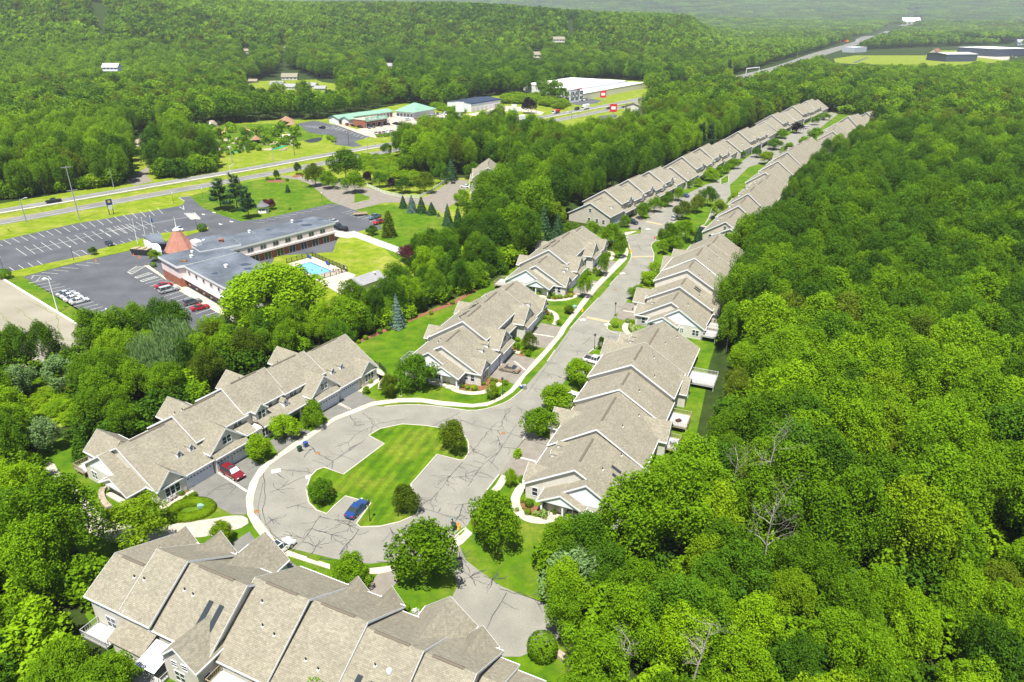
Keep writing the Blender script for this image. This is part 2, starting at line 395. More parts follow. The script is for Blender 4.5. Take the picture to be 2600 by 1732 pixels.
# ------------------------------------------------------------------ terrain
def sstep(a, b, x):
    t = np.clip((x-a)/(b-a), 0, 1); return t*t*(3-2*t)
AZK = np.array([-180, -60, -45, -35, -25, -15, -8, 0, 8, 12.5, 16.5, 22, 30, 45, 90, 180.])
AZA = np.array([20, 60, 108, 112, 96, 76, 64, 57, 50, 42, 8, 4, 12, 14, 20, 20.])
def hill(x, y):
    x = np.asarray(x, float); y = np.asarray(y, float)
    d = np.hypot(x, y); az = np.degrees(np.arctan2(x, y))
    A = np.interp(az, AZK, AZA)
    up = sstep(900, 1800, d)*np.where(d < 2300, np.interp(az, [13, 16.5, 34, 38], [1, 0, 0, 1]), 1)
    down = sstep(1900, 3000, d)*np.interp(az, [-180, -30, -12, 180], [.35, .35, .8, .8])
    h = A*up*(1-down)
    w = 9*np.sin(x/310+1.3)*np.cos(y/270+.4)+5*np.sin(x/120+y/190)
    h = h+w*sstep(900, 1700, d)*np.where(d < 2300, np.interp(az, [13, 16.5, 34, 38], [1, 0, 0, 1]), 1)*np.interp(az, [-180, 10, 16, 22, 180], [1, 1, .2, .3, .5])
    far = sstep(4200, 8500, d)*(285+40*np.sin(x/1300+1)+25*np.sin(x/530))
    mid = 38*np.exp(-((d-3900)/500)**2)*(1+.5*np.sin(x/700+2))
    return np.maximum(h+far+mid, 0)*(d > 700)
rad = [0, 60, 150, 300, 500, 700]+[700*(1.045**i) for i in range(1, 73)]
NA = 240; vs = [(0, 0, 0)]; fs = []
for r in rad[1:]:
    for k in range(NA):
        a = 2*math.pi*k/NA; vs.append((r*math.sin(a), r*math.cos(a), 0))
va = np.array(vs); va[:, 2] = hill(va[:, 0], va[:, 1])-.02
for k in range(NA): fs.append((0, 1+(k+1) % NA, 1+k))
for j in range(len(rad)-2):
    for k in range(NA):
        a = 1+j*NA+k; b = 1+j*NA+(k+1) % NA; fs.append((a, b, b+NA, a+NA))
me = bpy.data.meshes.new('ground'); me.from_pydata(va.tolist(), [], fs); me.materials.append(MATS['forest_floor']); me.update()
tag(ob('ground', me), kind='structure')

# ------------------------------------------------------------------ clearings (lawns); trees keep off them
CLEAR = []
def clearing(name, px, m, z=0.0):
    p = polyG(px); CLEAR.append(p); return sheet(name, p, z, m)
clearing('residential_lawn', [(420, 1830), (270, 1650), (215, 1560), (240, 1470), (200, 1400), (140, 1330), (95, 1250), (85, 1180), (100, 1140), (160, 1110), (250, 1150), (330, 1150), (620, 1010), (850, 905),
 (905, 866), (1080, 792), (1213, 731), (1263, 708), (1330, 662), (1420, 610), (1500, 596), (1560, 585), (1600, 565), (1640, 545), (1700, 495), (1760, 458), (1850, 418), (1920, 385), (1990, 340), (2050, 310), (2100, 285), (2170, 290),
 (2200, 300), (2130, 350), (2070, 405), (2020, 455), (1970, 505), (1905, 560), (1855, 612), (1830, 655), (1780, 760), (1822, 800), (1826, 850), (1812, 890), (1797, 940), (1790, 1000), (1777, 1060), (1767, 1110), (1750, 1180), (1716, 1262), (1650, 1312), (1600, 1352),
 (1430, 1392), (1372, 1440), (1390, 1490), (1425, 1545), (1412, 1625), (1445, 1660), (1480, 1830)], 'lawn')
clearing('motel_lawn', [(-160, 566), (0, 517), (107, 500), (191, 485), (318, 464), (325, 440), (340, 425), (335, 400), (325, 375), (340, 345), (380, 335), (440, 350), (445, 390), (400, 410), (392, 440), (430, 452), (547, 433), (541, 400), (509, 396), (463, 341), (470, 328), (574, 316), (708, 304), (761, 304), (807, 304),
 (850, 298), (1003, 267), (1030, 262), (1095, 272), (1114, 266), (1175, 288), (1187, 250), (1271, 243), (1324, 245), (1363, 243), (1416, 266), (1424, 225), (1538, 200), (1640, 207), (1655, 245), (1680, 236), (1700, 252), (1650, 262), (1640, 300), (1600, 327), (1527, 331), (1386, 335), (1347, 335), (1279, 338), (1256, 342),
 (1156, 354), (1080, 369), (1022, 388), (1010, 410), (1060, 445), (1120, 458), (1190, 450), (1240, 440), (1245, 500), (1230, 560), (1200, 585), (1187, 612), (1130, 645), (1064, 645), (1046, 715), (990, 775), (905, 822), (850, 850), (760, 862), (600, 880), (330, 885), (280, 868), (246, 864), (241, 902), (115, 942), (0, 948), (-160, 960)], 'verge')
clearing('meadow_clearing', [(35, 1010), (110, 955), (190, 945), (235, 985), (200, 1060), (120, 1105), (55, 1085)], 'meadow')
clearing('far_field', [t3(*q) for q in [(1090, 390), (1230, 368), (1700, 368), (1740, 335), (2352, 335), (2352, 405), (2180, 420), (2040, 415), (1850, 445), (1780, 450), (1450, 430), (1230, 425), (1100, 418)]], 'verge')
clearing('hillside_lawn', [t1(*q) for q in [(1640, 560), (1790, 520), (1860, 470), (1990, 490), (2140, 545), (2265, 560), (2260, 610), (2100, 625), (1880, 615), (1700, 590)]], 'verge')
def open_view(px, z=0.): CLEAR.append(polyG(px))      # open ground before the far highway and fields
open_view([(1850, 190), (1876, 190), (1968, 160), (2067, 132), (2167, 98), (2262, 72), (2285, 78), (2290, 92), (2180, 128), (2090, 170), (1990, 208), (1890, 242), (1850, 240)])
open_view([(2060, 150), (2120, 130), (2600, 110), (2640, 190), (2480, 198), (2300, 206), (2110, 204)])
open_view([(1270, 338), (1640, 300), (1650, 350), (1500, 380), (1320, 385)])
open_view([(20, 1000), (110, 950), (235, 960), (240, 1080), (180, 1160), (60, 1130)])
open_view([(85, 1150), (170, 1130), (260, 1250), (370, 1370), (330, 1440), (215, 1440), (130, 1370), (70, 1260)])
CLEAR.append([(19, 84), (24, 82), (32, 96), (40, 112), (47, 128), (53, 146), (48, 150), (36, 126), (26, 104)])
open_view([(620, 205), (860, 200), (875, 258), (620, 258)])
# better-kept lawns laid over the rough grass
sheet('inn_front_lawn', polyG([(482, 498), (509, 524), (545, 541), (612, 562), (670, 555), (842, 517), (870, 522), (940, 505), (915, 470), (800, 452), (700, 450), (640, 460), (560, 475)]), .012, 'lawn')
sheet('fence_lawn', polyG([(898, 531), (961, 555), (969, 582), (926, 584), (1000, 655), (1046, 680), (1130, 636), (1187, 608), (1180, 575), (1098, 540), (1000, 520), (940, 520)]), .012, 'lawn')
sheet('berm_lawn', polyG([(7, 706), (30, 704), (61, 704), (264, 822), (291, 836), (291, 848), (245, 858), (7, 713)]), .02, 'lawn')

# ------------------------------------------------------------------ highway
HC = [(-330, 120), (-196, 265.4), (-168, 300), (-144, 329), (-124.5, 352.5), (-103, 381.7), (-80, 410), (-12.8, 494), (24, 540), (66, 597), (110, 652), (274, 903), (412, 1130), (569, 1433), (760, 1760), (1500, 3080), (2300, 4300)]
HC = smooth(HC, 2); HCa = np.array(HC)
def hw_pt(s, off):
    """point of the highway: s metres along from the left edge of the picture, off metres to its left"""
    acc = 0
    for a, b in zip(HC, HC[1:]):
        l = math.hypot(b[0]-a[0], b[1]-a[1])
        if acc+l >= s:
            t = (s-acc)/l; d = ((b[0]-a[0])/l, (b[1]-a[1])/l); return (a[0]+d[0]*l*t-d[1]*off, a[1]+d[1]*l*t+d[0]*off), math.atan2(d[1], d[0])
        acc += l
    return HC[-1], 0
def hw_band(name, s0, s1, o0, o1, z, m, step=12, parent=None):
    f0 = o0 if callable(o0) else (lambda s: o0); f1 = o1 if callable(o1) else (lambda s: o1)
    n = max(2, int((s1-s0)/step)+1); L_ = []; R_ = []
    for i in range(n):
        s = s0+(s1-s0)*i/(n-1); L_.append((*hw_pt(s, f1(s))[0], z)); R_.append((*hw_pt(s, f0(s))[0], z))
    for q in (L_, R_):
        for i, p in enumerate(q): q[i] = (p[0], p[1], z+float(hill(p[0], p[1])))
    mb = MB(); mb.add(L_+R_, [(i, n+i, n+i+1, i+1) for i in range(n-1)])
    o = mb.obj(name, [m], parent)
    if not parent: o['kind'] = 'structure'
    return o
inner = lambda s: float(np.interp(s, [0, 250, 620, 760, 900, 1300], [4.6, 4.4, 3.0, 1.6, .5, .5]))
outer = lambda s: float(np.interp(s, [0, 250, 620, 800], [13.6, 13.4, 13.2, 14.5]))
HWL = 4600
hwA = hw_band('highway_far_carriageway', 0, HWL, inner, outer, .03, 'highway_asphalt')
hwB = hw_band('highway_near_carriageway', 0, HWL, lambda s: -outer(s), lambda s: -inner(s), .03, 'highway_asphalt')
hw_band('barrier_kerb', 880, 1500, -.3, .3, .6, 'concrete', parent=None)
for par, sg in ((hwA, 1), (hwB, -1)):
    for nm, fo, m in (('edge_line', lambda s: sg*(outer(s)-1.4), 'line_paint'), ('edge_line', lambda s: sg*(inner(s)+.7), 'yellow_paint')):
        hw_band(nm, 100, 2000, lambda s: fo(s)-.12, lambda s: fo(s)+.12, .06, m, parent=par)
    dash = MB(); dm = None
    for k in range(110):
        s = 150+k*12.2; mid = sg*(inner(s)+outer(s))/2
        p, a = hw_pt(s, mid); q, _ = hw_pt(s+3.1, mid)
        d = (math.cos(a), math.sin(a)); wdt = .1
        m_ = MB(); nx, ny = -d[1]*wdt, d[0]*wdt
        if k < 60:
            m_.add([(p[0]+nx, p[1]+ny, .06), (p[0]-nx, p[1]-ny, .06), (q[0]-nx, q[1]-ny, .06), (q[0]+nx, q[1]+ny, .06)], [(0, 1, 2, 3)]); m_.obj('lane_dash', ['line_paint'], par)
        else: dash.add([(p[0]+nx, p[1]+ny, .06), (p[0]-nx, p[1]-ny, .06), (q[0]-nx, q[1]-ny, .06), (q[0]+nx, q[1]+ny, .06)], [(0, 1, 2, 3)])
    tag(dash.obj('far_lane_dash', ['line_paint'], par), kind='stuff')
# guard rail in the median
gr = thing('guard_rail', 'long low steel guard rail along the grass median of the highway', 'guard rail', (0, 0, 0))
rail = MB(); post = MB()
pts = [hw_pt(s, inner(s)-1.0)[0] for s in range(60, 700, 4)]
for a, b in zip(pts, pts[1:]): rail.tube((*a, .65), (*b, .65), .16, n=4)
for a in pts: post.box(a[0]-.08, a[1]-.08, 0, a[0]+.08, a[1]+.08, .7)
rail.obj('rail', ['pale_metal'], gr); tag(post.obj('post', ['grey_metal'], gr), kind='stuff')

# ------------------------------------------------------------------ residential street
road_px = [(980, 1427), (938, 1432), (847, 1419), (735, 1392), (689, 1362), (662, 1323), (645, 1304), (643, 1280), (645, 1258), (658, 1216), (685, 1182), (723, 1155), (760, 1132), (850, 1068), (946, 1031), (976, 1033), (1022, 1029), (1080, 1029), (1150, 1038), (1200, 1045), (1245, 1037), (1289, 1021), (1312, 1003), (1328, 989),
 (1338, 977), (1369, 942), (1389, 919), (1409, 890), (1447, 836), (1520, 757), (1569, 701), (1594, 669), (1602, 659), (1603, 642), (1597, 625), (1588, 600), (1631, 592), (1628, 582), (1600, 584), (1612, 574), (1641, 561), (1680, 536), (1716, 513), (1750, 490), (1790, 470), (1815, 463), (1845, 443), (1880, 412), (1915, 388), (1960, 362), (2000, 345), (2040, 320), (2075, 300), (2110, 285),
 (2128, 290), (2095, 315), (2060, 345), (2020, 378), (1990, 398), (1940, 412), (1900, 425), (1870, 455), (1853, 470), (1856, 500), (1830, 530), (1790, 570), (1700, 610), (1665, 610), (1652, 623), (1661, 646), (1659, 665), (1625, 720), (1596, 760), (1562, 800), (1541, 827), (1541, 838), (1525, 870), (1493, 896), (1460, 930), (1424, 982), (1340, 1100), (1325, 1121), (1300, 1160), (1267, 1206), (1236, 1246), (1195, 1320), (1183, 1341), (1137, 1386), (1110, 1420), (1040, 1430)]
road = sheet('road', polyG(road_px), .035, 'asphalt')
pad = sheet('parking_pad', polyG([(745, 690), (825, 660), (870, 760), (960, 830), (1100, 930), (1260, 1000), (1390, 1045), (1490, 1080), (1520, 1190), (1465, 1300), (1230, 1400), (1090, 1400), (850, 1300), (650, 1100), (765, 1030), (815, 930), (790, 850), (740, 800), (700, 740)], t8), .03, 'asphalt')
sheet('garage_lane', polyG([(285, 850), (395, 830), (415, 900), (380, 950), (300, 1050), (180, 1100), (210, 980), (250, 900)], t8), .03, 'asphalt_drive')
u = T(200, 1332, 2.24)
sheet('garage_lane', polyG([(780, 200), (870, 105), (970, 40), (1003, 85), (930, 150), (860, 260)], u), .03, 'asphalt_grey_drive')
sheet('garage_lane', polyG([(1040, 140), (1090, 170), (1200, 205), (1240, 235), (1180, 300), (1050, 300), (960, 200)], u), .03, 'asphalt_grey_drive')
DRV = [([(477, 1243), (552, 1198), (617, 1158), (667, 1180), (636, 1230), (628, 1290), (624, 1307), (587, 1306), (503, 1259)], 'asphalt_grey_drive'),
 ([(851, 1023), (906, 992), (956, 1019), (900, 1042), (840, 1070), (805, 1040), (812, 1026)], 'asphalt_grey_drive'),
 ([(768, 1086), (790, 1096), (745, 1125), (705, 1150), (685, 1120), (730, 1095)], 'asphalt_grey_drive'),
 ([(1240, 956), (1295, 897), (1361, 912), (1306, 975)], 'asphalt_drive'),
 ([(1345, 850), (1374, 820), (1430, 832), (1387, 885), (1338, 876)], 'asphalt_drive'),
 ([(1449, 745), (1479, 710), (1534, 716), (1502, 754)], 'asphalt_drive'),
 ([(1492, 690), (1520, 657), (1578, 667), (1550, 699)], 'asphalt_drive'),
 ([(1267, 1206), (1332, 1216), (1362, 1178), (1390, 1140), (1400, 1118), (1345, 1096), (1318, 1132)], 'asphalt_drive'),
 ([(1478, 905), (1492, 897), (1545, 912), (1545, 960), (1500, 975), (1455, 935)], 'asphalt_drive'),
 ([(1541, 838), (1650, 852), (1630, 890), (1530, 880), (1515, 875)], 'asphalt'),
 ([(1565, 808), (1577, 766), (1640, 776), (1640, 820), (1600, 818)], 'asphalt_drive'),
 ([(1655, 664), (1710, 672), (1710, 720), (1640, 700)], 'asphalt_drive'),
 ([(1600, 584), (1628, 582), (1641, 561), (1620, 545), (1590, 560)], 'asphalt_drive'),
 ([(1650, 555), (1690, 530), (1670, 515), (1640, 530)], 'asphalt_drive'), ([(1700, 522), (1735, 500), (1710, 488), (1690, 500)], 'asphalt_drive'),
 ([(1415, 1030), (1480, 1010), (1490, 1040), (1450, 1060), (1402, 1052)], 'asphalt_drive')]
for i, (p, m) in enumerate(DRV): sheet('driveway', polyG(p), .026+.0006*i, m)
# sidewalks
walk_out = [(838, 1446), (731, 1412), (716, 1415-5), (680, 1385), (645, 1340), (628, 1308), (624, 1266), (634, 1228), (658, 1189), (735, 1132), (850, 1059), (945, 1021), (1014, 1012), (1064, 1011), (1120, 1019), (1200, 1027), (1238, 1022), (1270, 1009), (1296, 989), (1315, 965), (1334, 943), (1362, 911), (1388, 883), (1416, 850), (1424, 833), (1500, 734), (1577, 653), (1588, 640), (1589, 630)]
walk_in = [(838, 1434), (735, 1400), (700, 1375), (662, 1323), (645, 1304), (643, 1280), (645, 1258), (658, 1216), (685, 1182), (723, 1155), (760, 1132), (850, 1069), (946, 1031), (1015, 1022), (1070, 1022), (1118, 1030), (1200, 1035), (1238, 1031), (1276, 1014), (1302, 997), (1321, 977), (1334, 956), (1377, 912), (1399, 887), (1430, 850), (1439, 833), (1516, 734), (1591, 659), (1596, 640), (1594, 630)]
def walkway(name, px, m='concrete', z=.09, f=None): return slab(name, polyG(px, f), -.02, z, m)
walkway('sidewalk', walk_out+walk_in[::-1])
walkway('sidewalk', [(750, 665), (800, 620), (870, 545), (915, 585), (850, 650), (755, 705)], f=t8)
walkway('sidewalk', [(225, 815), (300, 808), (392, 795), (400, 830), (300, 850), (228, 852)], f=t8)
walkway('sidewalk', [(1590, 590), (1618, 587), (1600, 595), (1582, 600), (1572, 604), (1578, 594)])
walkway('sidewalk', [(1752, 553), (1810, 513), (1818, 518), (1762, 560)])
pth = [([(1110, 395), (1110, 365), (1085, 400), (1060, 430), (1040, 470), (1035, 500)], 1.3)]
def path(name, px, wd, m='concrete', f=None, z=.06): return ribbon(name, smooth(polyG(px, f), 2), wd, -.02, z, m)
path('garden_path', [(1258, 255), (1225, 290), (1195, 350), (1200, 400), (1225, 450), (1290, 490), (1370, 500), (1440, 490), (1455, 470)], 1.5, f=t8)
path('garden_path', [(810, 1100), (770, 1110), (775, 1140), (830, 1165), (920, 1175), (1000, 1165), (1060, 1130), (1100, 1105)], 1.3, f=t5)
path('garden_path', [(1395, 525), (1400, 548), (1450, 558), (1540, 552), (1600, 530), (1625, 510)], 1.3, f=t5)
path('garden_path', [(1400, 620), (1440, 630), (1475, 660), (1470, 700), (1455, 718)], 1.3, f=t5)
path('garden_path', [(1800, 230), (1840, 240), (1850, 265), (1825, 290)], 1.4, f=t5)
path('garden_path', [(1965, 690), (1925, 720), (1925, 755), (1960, 785), (2000, 775)], 1.4, f=t5)
path('garden_path', [(305, 1145), (320, 1060), (290, 1020), (240, 1005)], 1.3, f=t5)
path('garden_path', [(170, 1165), (260, 1105), (310, 1055)], 1.5, f=t5)
path('garden_path', [(1060, 400+20), (1170, 360), (1290, 305)], 1.2, f=t7)
path('garden_path', [(830, 400), (880, 360), (930, 310)], 1.4, f=t7)
path('garden_path', [(1160, 890), (1230, 905)], 1.3, f=t5)
path('garden_path', [(1130, 200), (1090, 270), (1060, 300)], 1.3, f=t8)
# kerbs
def kerb(px, f=None, closed=False, sm=1, wd=.22): return ribbon('kerb', smooth(polyG(px, f), sm), wd, -.02, .14, 'kerb', closed=closed)
kerb([(976, 1033), (1022, 1029), (1080, 1029), (1150, 1038), (1200, 1045), (1245, 1037), (1289, 1021), (1312, 1003), (1328, 989)])
kerb([(1389, 919), (1400, 903), (1409, 890)]); kerb([(1447, 836), (1484, 794), (1520, 757)]); kerb([(1548, 724), (1569, 701)]); kerb([(1594, 669), (1602, 659), (1603, 642), (1597, 625), (1588, 600), (1610, 597), (1631, 592), (1628, 586)])
kerb([(1665, 611), (1652, 623), (1656, 635), (1661, 646), (1659, 664)]); kerb([(1547, 815), (1541, 827), (1543, 840), (1570, 848)]); kerb([(1530, 868), (1493, 898)])
kerb([(1183, 1341), (1172, 1349), (1160, 1360), (1137, 1386)]); kerb([(1267, 1206), (1236, 1246)]); kerb([(1340, 1098), (1327, 1118)])
kerb([(1637, 561), (1680, 536), (1716, 513)])
# island with striped lawn
isl_px = [(936, 1107), (965, 1090), (1022, 1078), (1080, 1082), (1114, 1087), (1150, 1095), (1180, 1108), (1189, 1124), (1190, 1150), (1179, 1168), (1168, 1170), (1110, 1155), (1043, 1232), (1064, 1293), (1057, 1308), (1014, 1327), (965, 1338), (915, 1340), (905, 1331), (942, 1279), (877, 1261), (850, 1285), (830, 1306), (804, 1297), (784, 1277), (778, 1243), (788, 1212), (804, 1195), (823, 1188), (872, 1206), (976, 1128)]
isl = polyG(isl_px); slab('traffic_island', isl, -.02, .15, 'lawn_striped'); ribbon('kerb', isl, .22, -.02, .17, 'kerb', closed=True)
# medians and lawns of the far street
for px in ([(1665, 612), (1700, 610), (1790, 570), (1800, 552), (1812, 518), (1816, 500), (1790, 505), (1740, 540), (1702, 575), (1665, 600)], [(1830, 470), (1850, 463), (1850, 445), (1830, 455)]):
    p = polyG(px); slab('planted_median', p, -.02, .14, 'lawn'); ribbon('kerb', p, .22, -.02, .16, 'kerb', closed=True)
# little lawn strips on the road edge
for f, px in ((t7, [(2035, 745), (2060, 725), (2135, 740), (2110, 772)]), (t7, [(1945, 830), (1980, 790), (2095, 815), (2060, 835)]), (t8, [(800, 585), (830, 555), (865, 540), (860, 570), (830, 600)]), (t8, [(215, 790), (275, 785), (280, 805), (225, 812)])):
    slab('verge_strip', polyG(px, f), -.02, .12, 'lawn')
for px in ([(1670, 668), (1820, 700)], [(1975, 268), (2110, 265)]):
    a, b = [G(*t5(*q)) for q in px]; ribbon('crossing_patch', [tuple(a[:2]), tuple(b[:2])], 1.3, .04, .045, 'patch')
v = T(1440, 380, 2.987)
for px in ([(600, 545), (720, 570)], [(960, 560), (1060, 590)]): a, b = [G(*v(*q)) for q in px]; ribbon('crossing_patch', [tuple(a[:2]), tuple(b[:2])], 1.6, .04, .045, 'patch')
# gravel paths, retaining walls, mulch
sheet('gravel_path', smooth(polyG([(270, 130), (350, 100), (400, 190), (520, 290), (560, 350), (680, 460), (800, 520), (1000, 560), (1180, 510), (1380, 490), (1540, 460), (1640, 468), (1652, 530), (1450, 590), (1300, 612), (1180, 600), (1000, 640), (790, 640), (700, 640), (600, 580), (480, 500), (410, 380), (380, 250), (270, 130)], t7), 1), .024, 'gravel')
MU = [([(135, 850), (330, 770), (600, 655), (780, 590), (950, 490), (935, 480), (780, 560), (590, 640), (470, 690), (330, 745), (150, 825)], t5), ([(670, 1095), (700, 1110), (770, 1120), (850, 1150), (960, 1160), (1010, 1150), (1080, 1110), (1110, 1085), (1060, 1075), (1010, 1070), (960, 1120), (860, 1110), (760, 1090)], t5),
 ([(1380, 520), (1410, 545), (1540, 548), (1600, 515), (1560, 490), (1530, 535), (1400, 520)], t5), ([(1165, 860), (1230, 880), (1260, 920), (1245, 930), (1165, 885)], t5), ([(1235, 380), (1250, 350), (1330, 400), (1400, 430), (1390, 440), (1320, 450), (1270, 460), (1235, 430)], t8), ([(1450, 500), (1470, 480), (1560, 490), (1640, 510), (1700, 520), (1640, 545), (1560, 540), (1480, 520)], t8),
 ([(900, 480+10), (1000, 420), (1050, 440), (960, 510)], t2), ([(1760, 1200), (1830, 1190), (1900, 1200), (1880, 1212), (1790, 1210)], t1), ([(1930, 1170), (2010, 1150), (2020, 1165), (1960, 1180)], t1),
 ([(160, 1160), (250, 1095), (240, 1120), (180, 1165)], t5), ([(1060, 380), (1180, 320), (1240, 300), (1250, 312), (1180, 350), (1080, 400)], t7)]
for p, f in MU: sheet('mulch_bed', polyG(p, f), .03, 'mulch')
def wall_strip(name, label, px, f, wd, h, m, cat='retaining wall'):
    mb = MB(); pts = smooth(polyG(px, f), 1)
    n = int(sum(math.hypot(b[0]-a[0], b[1]-a[1]) for a, b in zip(pts, pts[1:]))/1.1)+1
    t = thing(name, label, cat, (pts[0][0], pts[0][1], 0)); acc = []; 
    L = [0]
    for a, b in zip(pts, pts[1:]): L.append(L[-1]+math.hypot(b[0]-a[0], b[1]-a[1]))
    xs = np.interp(np.linspace(0, L[-1], n+1), L, [p[0] for p in pts]); ys = np.interp(np.linspace(0, L[-1], n+1), L, [p[1] for p in pts])
    for i in range(n):
        a = Vector((xs[i]-pts[0][0], ys[i]-pts[0][1], 0)); b = Vector((xs[i+1]-pts[0][0], ys[i+1]-pts[0][1], 0)); d = (b-a).normalized(); nn = Vector((-d.y, d.x, 0))*wd/2; a2 = a+d*.02; b2 = b-d*.02
        m_ = MB(); m_.hexa([a2-nn, b2-nn, b2+nn, a2+nn], [q+Vector((0, 0, h)) for q in (a2-nn, b2-nn, b2+nn, a2+nn)]); m_.obj('block', [m], t)
    return t
wall_strip('retaining_wall', 'curved low block wall enclosing the small lawn left of the long house row', [(780, 240), (700, 275), (670, 320), (690, 380), (730, 420)], t7, .9, .5, 'rock')
wall_strip('retaining_wall', 'curving block wall on the slope beside the clipped round tree', [(1475, 1380), (1540, 1430), (1580, 1490), (1610, 1550)], t8, .9, .45, 'rock')
for px, f in (([(1435, 1150), (1640, 1300)], None),): pass
# drains, manholes
def disc(name, px, r, m, z=.05): mb = MB(); mb.lathe([(r, 0), (r, .01)], 12); g = G(*px); o = mb.obj(name, [m], None, (g.x, g.y, z)); o.parent = road; return o
for px in ((t8(1120-850+850, 0)), ): pass
for px in (t7(1703, 437), t7(2110, 50), t5(1118, 1440), t5(1860, 485), t5(335, 1240), t5(1640, 625)): disc('manhole_cover', px, .45, 'rust')
def drain(px, ang=20):
    g = G(*px); fr = MB(); fr.box(-.75, -.5, 0, .75, .5, .02); o = fr.obj('drain_frame', ['white_paint'], road, (g.x, g.y, .045), R(ang)); c = MB()
    for i in range(5): c.box(-.45+i*.19, -.3, 0, -.33+i*.19, .3, .03)
    c.obj('drain_grate', ['rust'], o)
for px in (t7(1832, 168), t7(2060, 205), t5(1908, 378), t5(1645, 685), t5(1808, 717), t5(2078, 84)): drain(px)
# sealed cracks: a trunk line and its small branches, ribbons of dark sealer
crk = random.Random(5)
def crack(px, f=None, wd=.09, br=6, base=road, z=.043, seg=1.1, jit=.2):
    P = [Vector(G(*(f(*p) if f else p))) for p in px]; pts = [P[0]]
    for a, b in zip(P, P[1:]):
        n = max(1, int((b-a).length/seg))
        for i in range(1, n+1):
            q = a.lerp(b, i/n)
            if i < n: q = q+Vector((crk.uniform(-jit, jit), crk.uniform(-jit, jit), 0))
            pts.append(q)
    mb = MB()
    def rib(ps, w0):
        n = len(ps); ps2 = [(p.x, p.y) for p in ps]; ww_ = [w0*crk.uniform(.55, 1.6) for _ in ps]; L_, R_ = [offset(ps2, ww_[i]/2)[i] for i in range(n)], [offset(ps2, -ww_[i]/2)[i] for i in range(n)]
        mb.add([(*p, z) for p in L_]+[(*p, z) for p in R_], [(i, n+i, n+i+1, i+1) for i in range(n-1)])
    rib(pts, wd)
    for k in range(br):
        if len(pts) < 3: break
        i = crk.randrange(1, len(pts)-1); d = (pts[i+1]-pts[i-1]).normalized(); a = crk.choice((-1, 1))*crk.uniform(.5, 1.3); q = pts[i]; bp = [q]
        for s in range(crk.randint(2, 5)):
            a += crk.uniform(-.5, .5); dd = Vector((d.x*math.cos(a)-d.y*math.sin(a), d.x*math.sin(a)+d.y*math.cos(a), 0)); q = q+dd*crk.uniform(.35, .8); bp.append(q)
        rib(bp, wd*.7)
    return mb.obj('crack_seal', ['crack_seal'], base)
for a in [([(185, 1305), (290, 1410)], t5, 3), ([(465, 1345), (290, 1375), (140, 1445), (90, 1500), (0, 1530)], t5, 9), ([(100, 1320), (140, 1390), (200, 1380)], t5, 6), ([(830, 1300), (640, 1395)], t5, 1), ([(830, 1350), (950, 1390), (1080, 1420), (1180, 1445), (1260, 1478)], t5, 5), ([(1180, 1255), (1110, 1360), (1120, 1410)], t5, 8), ([(1200, 1275), (1260, 1280)], t5, 1), ([(1060, 1380), (910, 1560)], t5, 3), ([(1190, 1250), (1260, 1300)], t5, 1), ([(1080, 1455), (1110, 1530), (1200, 1540)], t5, 7), ([(1260, 1480), (1190, 1568)], t5, 0),
 ([(1245, 1478), (1410, 1515)], t5, 0), ([(1270, 1135), (1370, 1150)], t5, 1), ([(1400, 970), (1500, 975)], t5, 3), ([(1385, 1030), (1480, 1060), (1530, 1055)], t5, 5), ([(1570, 890), (1680, 900)], t5, 3), ([(1560, 850), (1590, 870)], t5, 3), ([(1590, 755), (1720, 785), (1870, 800)], t5, 6), ([(1720, 785), (1640, 850)], t5, 2), ([(1750, 580), (1930, 600)], t5, 2), ([(1920, 310), (2070, 330)], t5, 2), ([(1930, 160), (2110, 150)], t5, 5), ([(1960, 200), (2100, 190)], t5, 5), ([(2010, 180), (2030, 230)], t5, 3),
 ([(850, 110), (640, 360), (540, 400)], t8, 16), ([(1110, 0), (1080, 50), (990, 120), (880, 270)], t8, 7), ([(780, 210), (920, 200)], t8, 8), ([(900, 0), (930, 45), (1010, 75)], t8, 4), ([(960, 175), (1060, 220)], t8, 0), ([(590, 420), (740, 465), (830, 490), (900, 480)], t8, 8), ([(905, 380), (850, 390), (830, 460), (800, 500)], t8, 5), ([(0, 490), (50, 500), (100, 530), (160, 560)], t8, 7), ([(160, 555), (30, 725)], t8, 3), ([(365, 545), (410, 600)], t8, 2), ([(280, 770), (340, 775)], t8, 3), ([(0, 95), (200, -40)], t8, 4), ([(550, 320), (600, 380), (560, 410)], t8, 6),
 ([(1140, 975), (1080, 1080), (1000, 1230)], t8, 1), ([(820, 895), (960, 840)], t8, 9), ([(990, 865), (1080, 920)], t8, 7), ([(1090, 950), (1250, 990), (1390, 1045)], t8, 3), ([(780, 770), (870, 730)], t8, 9), ([(1470, 1290), (1520, 1210)], t8, 2),
 ([(1740, 0+40), (1760, 330), (1745, 450), (1800, 580), (1900, 670), (2050, 740), (2200, 755)], t7, 2), ([(1790, 310), (1960, 230), (2080, 180)], t7, 6), ([(1860, 155), (2060, 180)], t7, 2), ([(1840, 185), (1890, 220)], t7, 0), ([(2050, 0), (2120, 60), (2200, 100)], t7, 5), ([(2352, 0), (2210, 100), (2130, 160)], t7, 6), ([(1900, 415), (2030, 380)], t7, 2), ([(2130, 465), (2070, 550), (2020, 620), (1880, 590)], t7, 14), ([(2352, 545), (2200, 490), (2110, 470)], t7, 5), ([(2352, 600), (2260, 720)], t7, 3), ([(2070, 550), (2200, 590), (2300, 620)], t7, 8), ([(1780, 470), (1820, 520)], t7, 6),
 ([(1350, 350), (1420, 290), (1520, 250), (1640, 300)], t7, 5), ([(1640, 170), (1700, 110+20)], t7, 0), ([(2010, 640), (2140, 680)], t7, 6)]:
    crack(a[0], a[1], br=a[2])
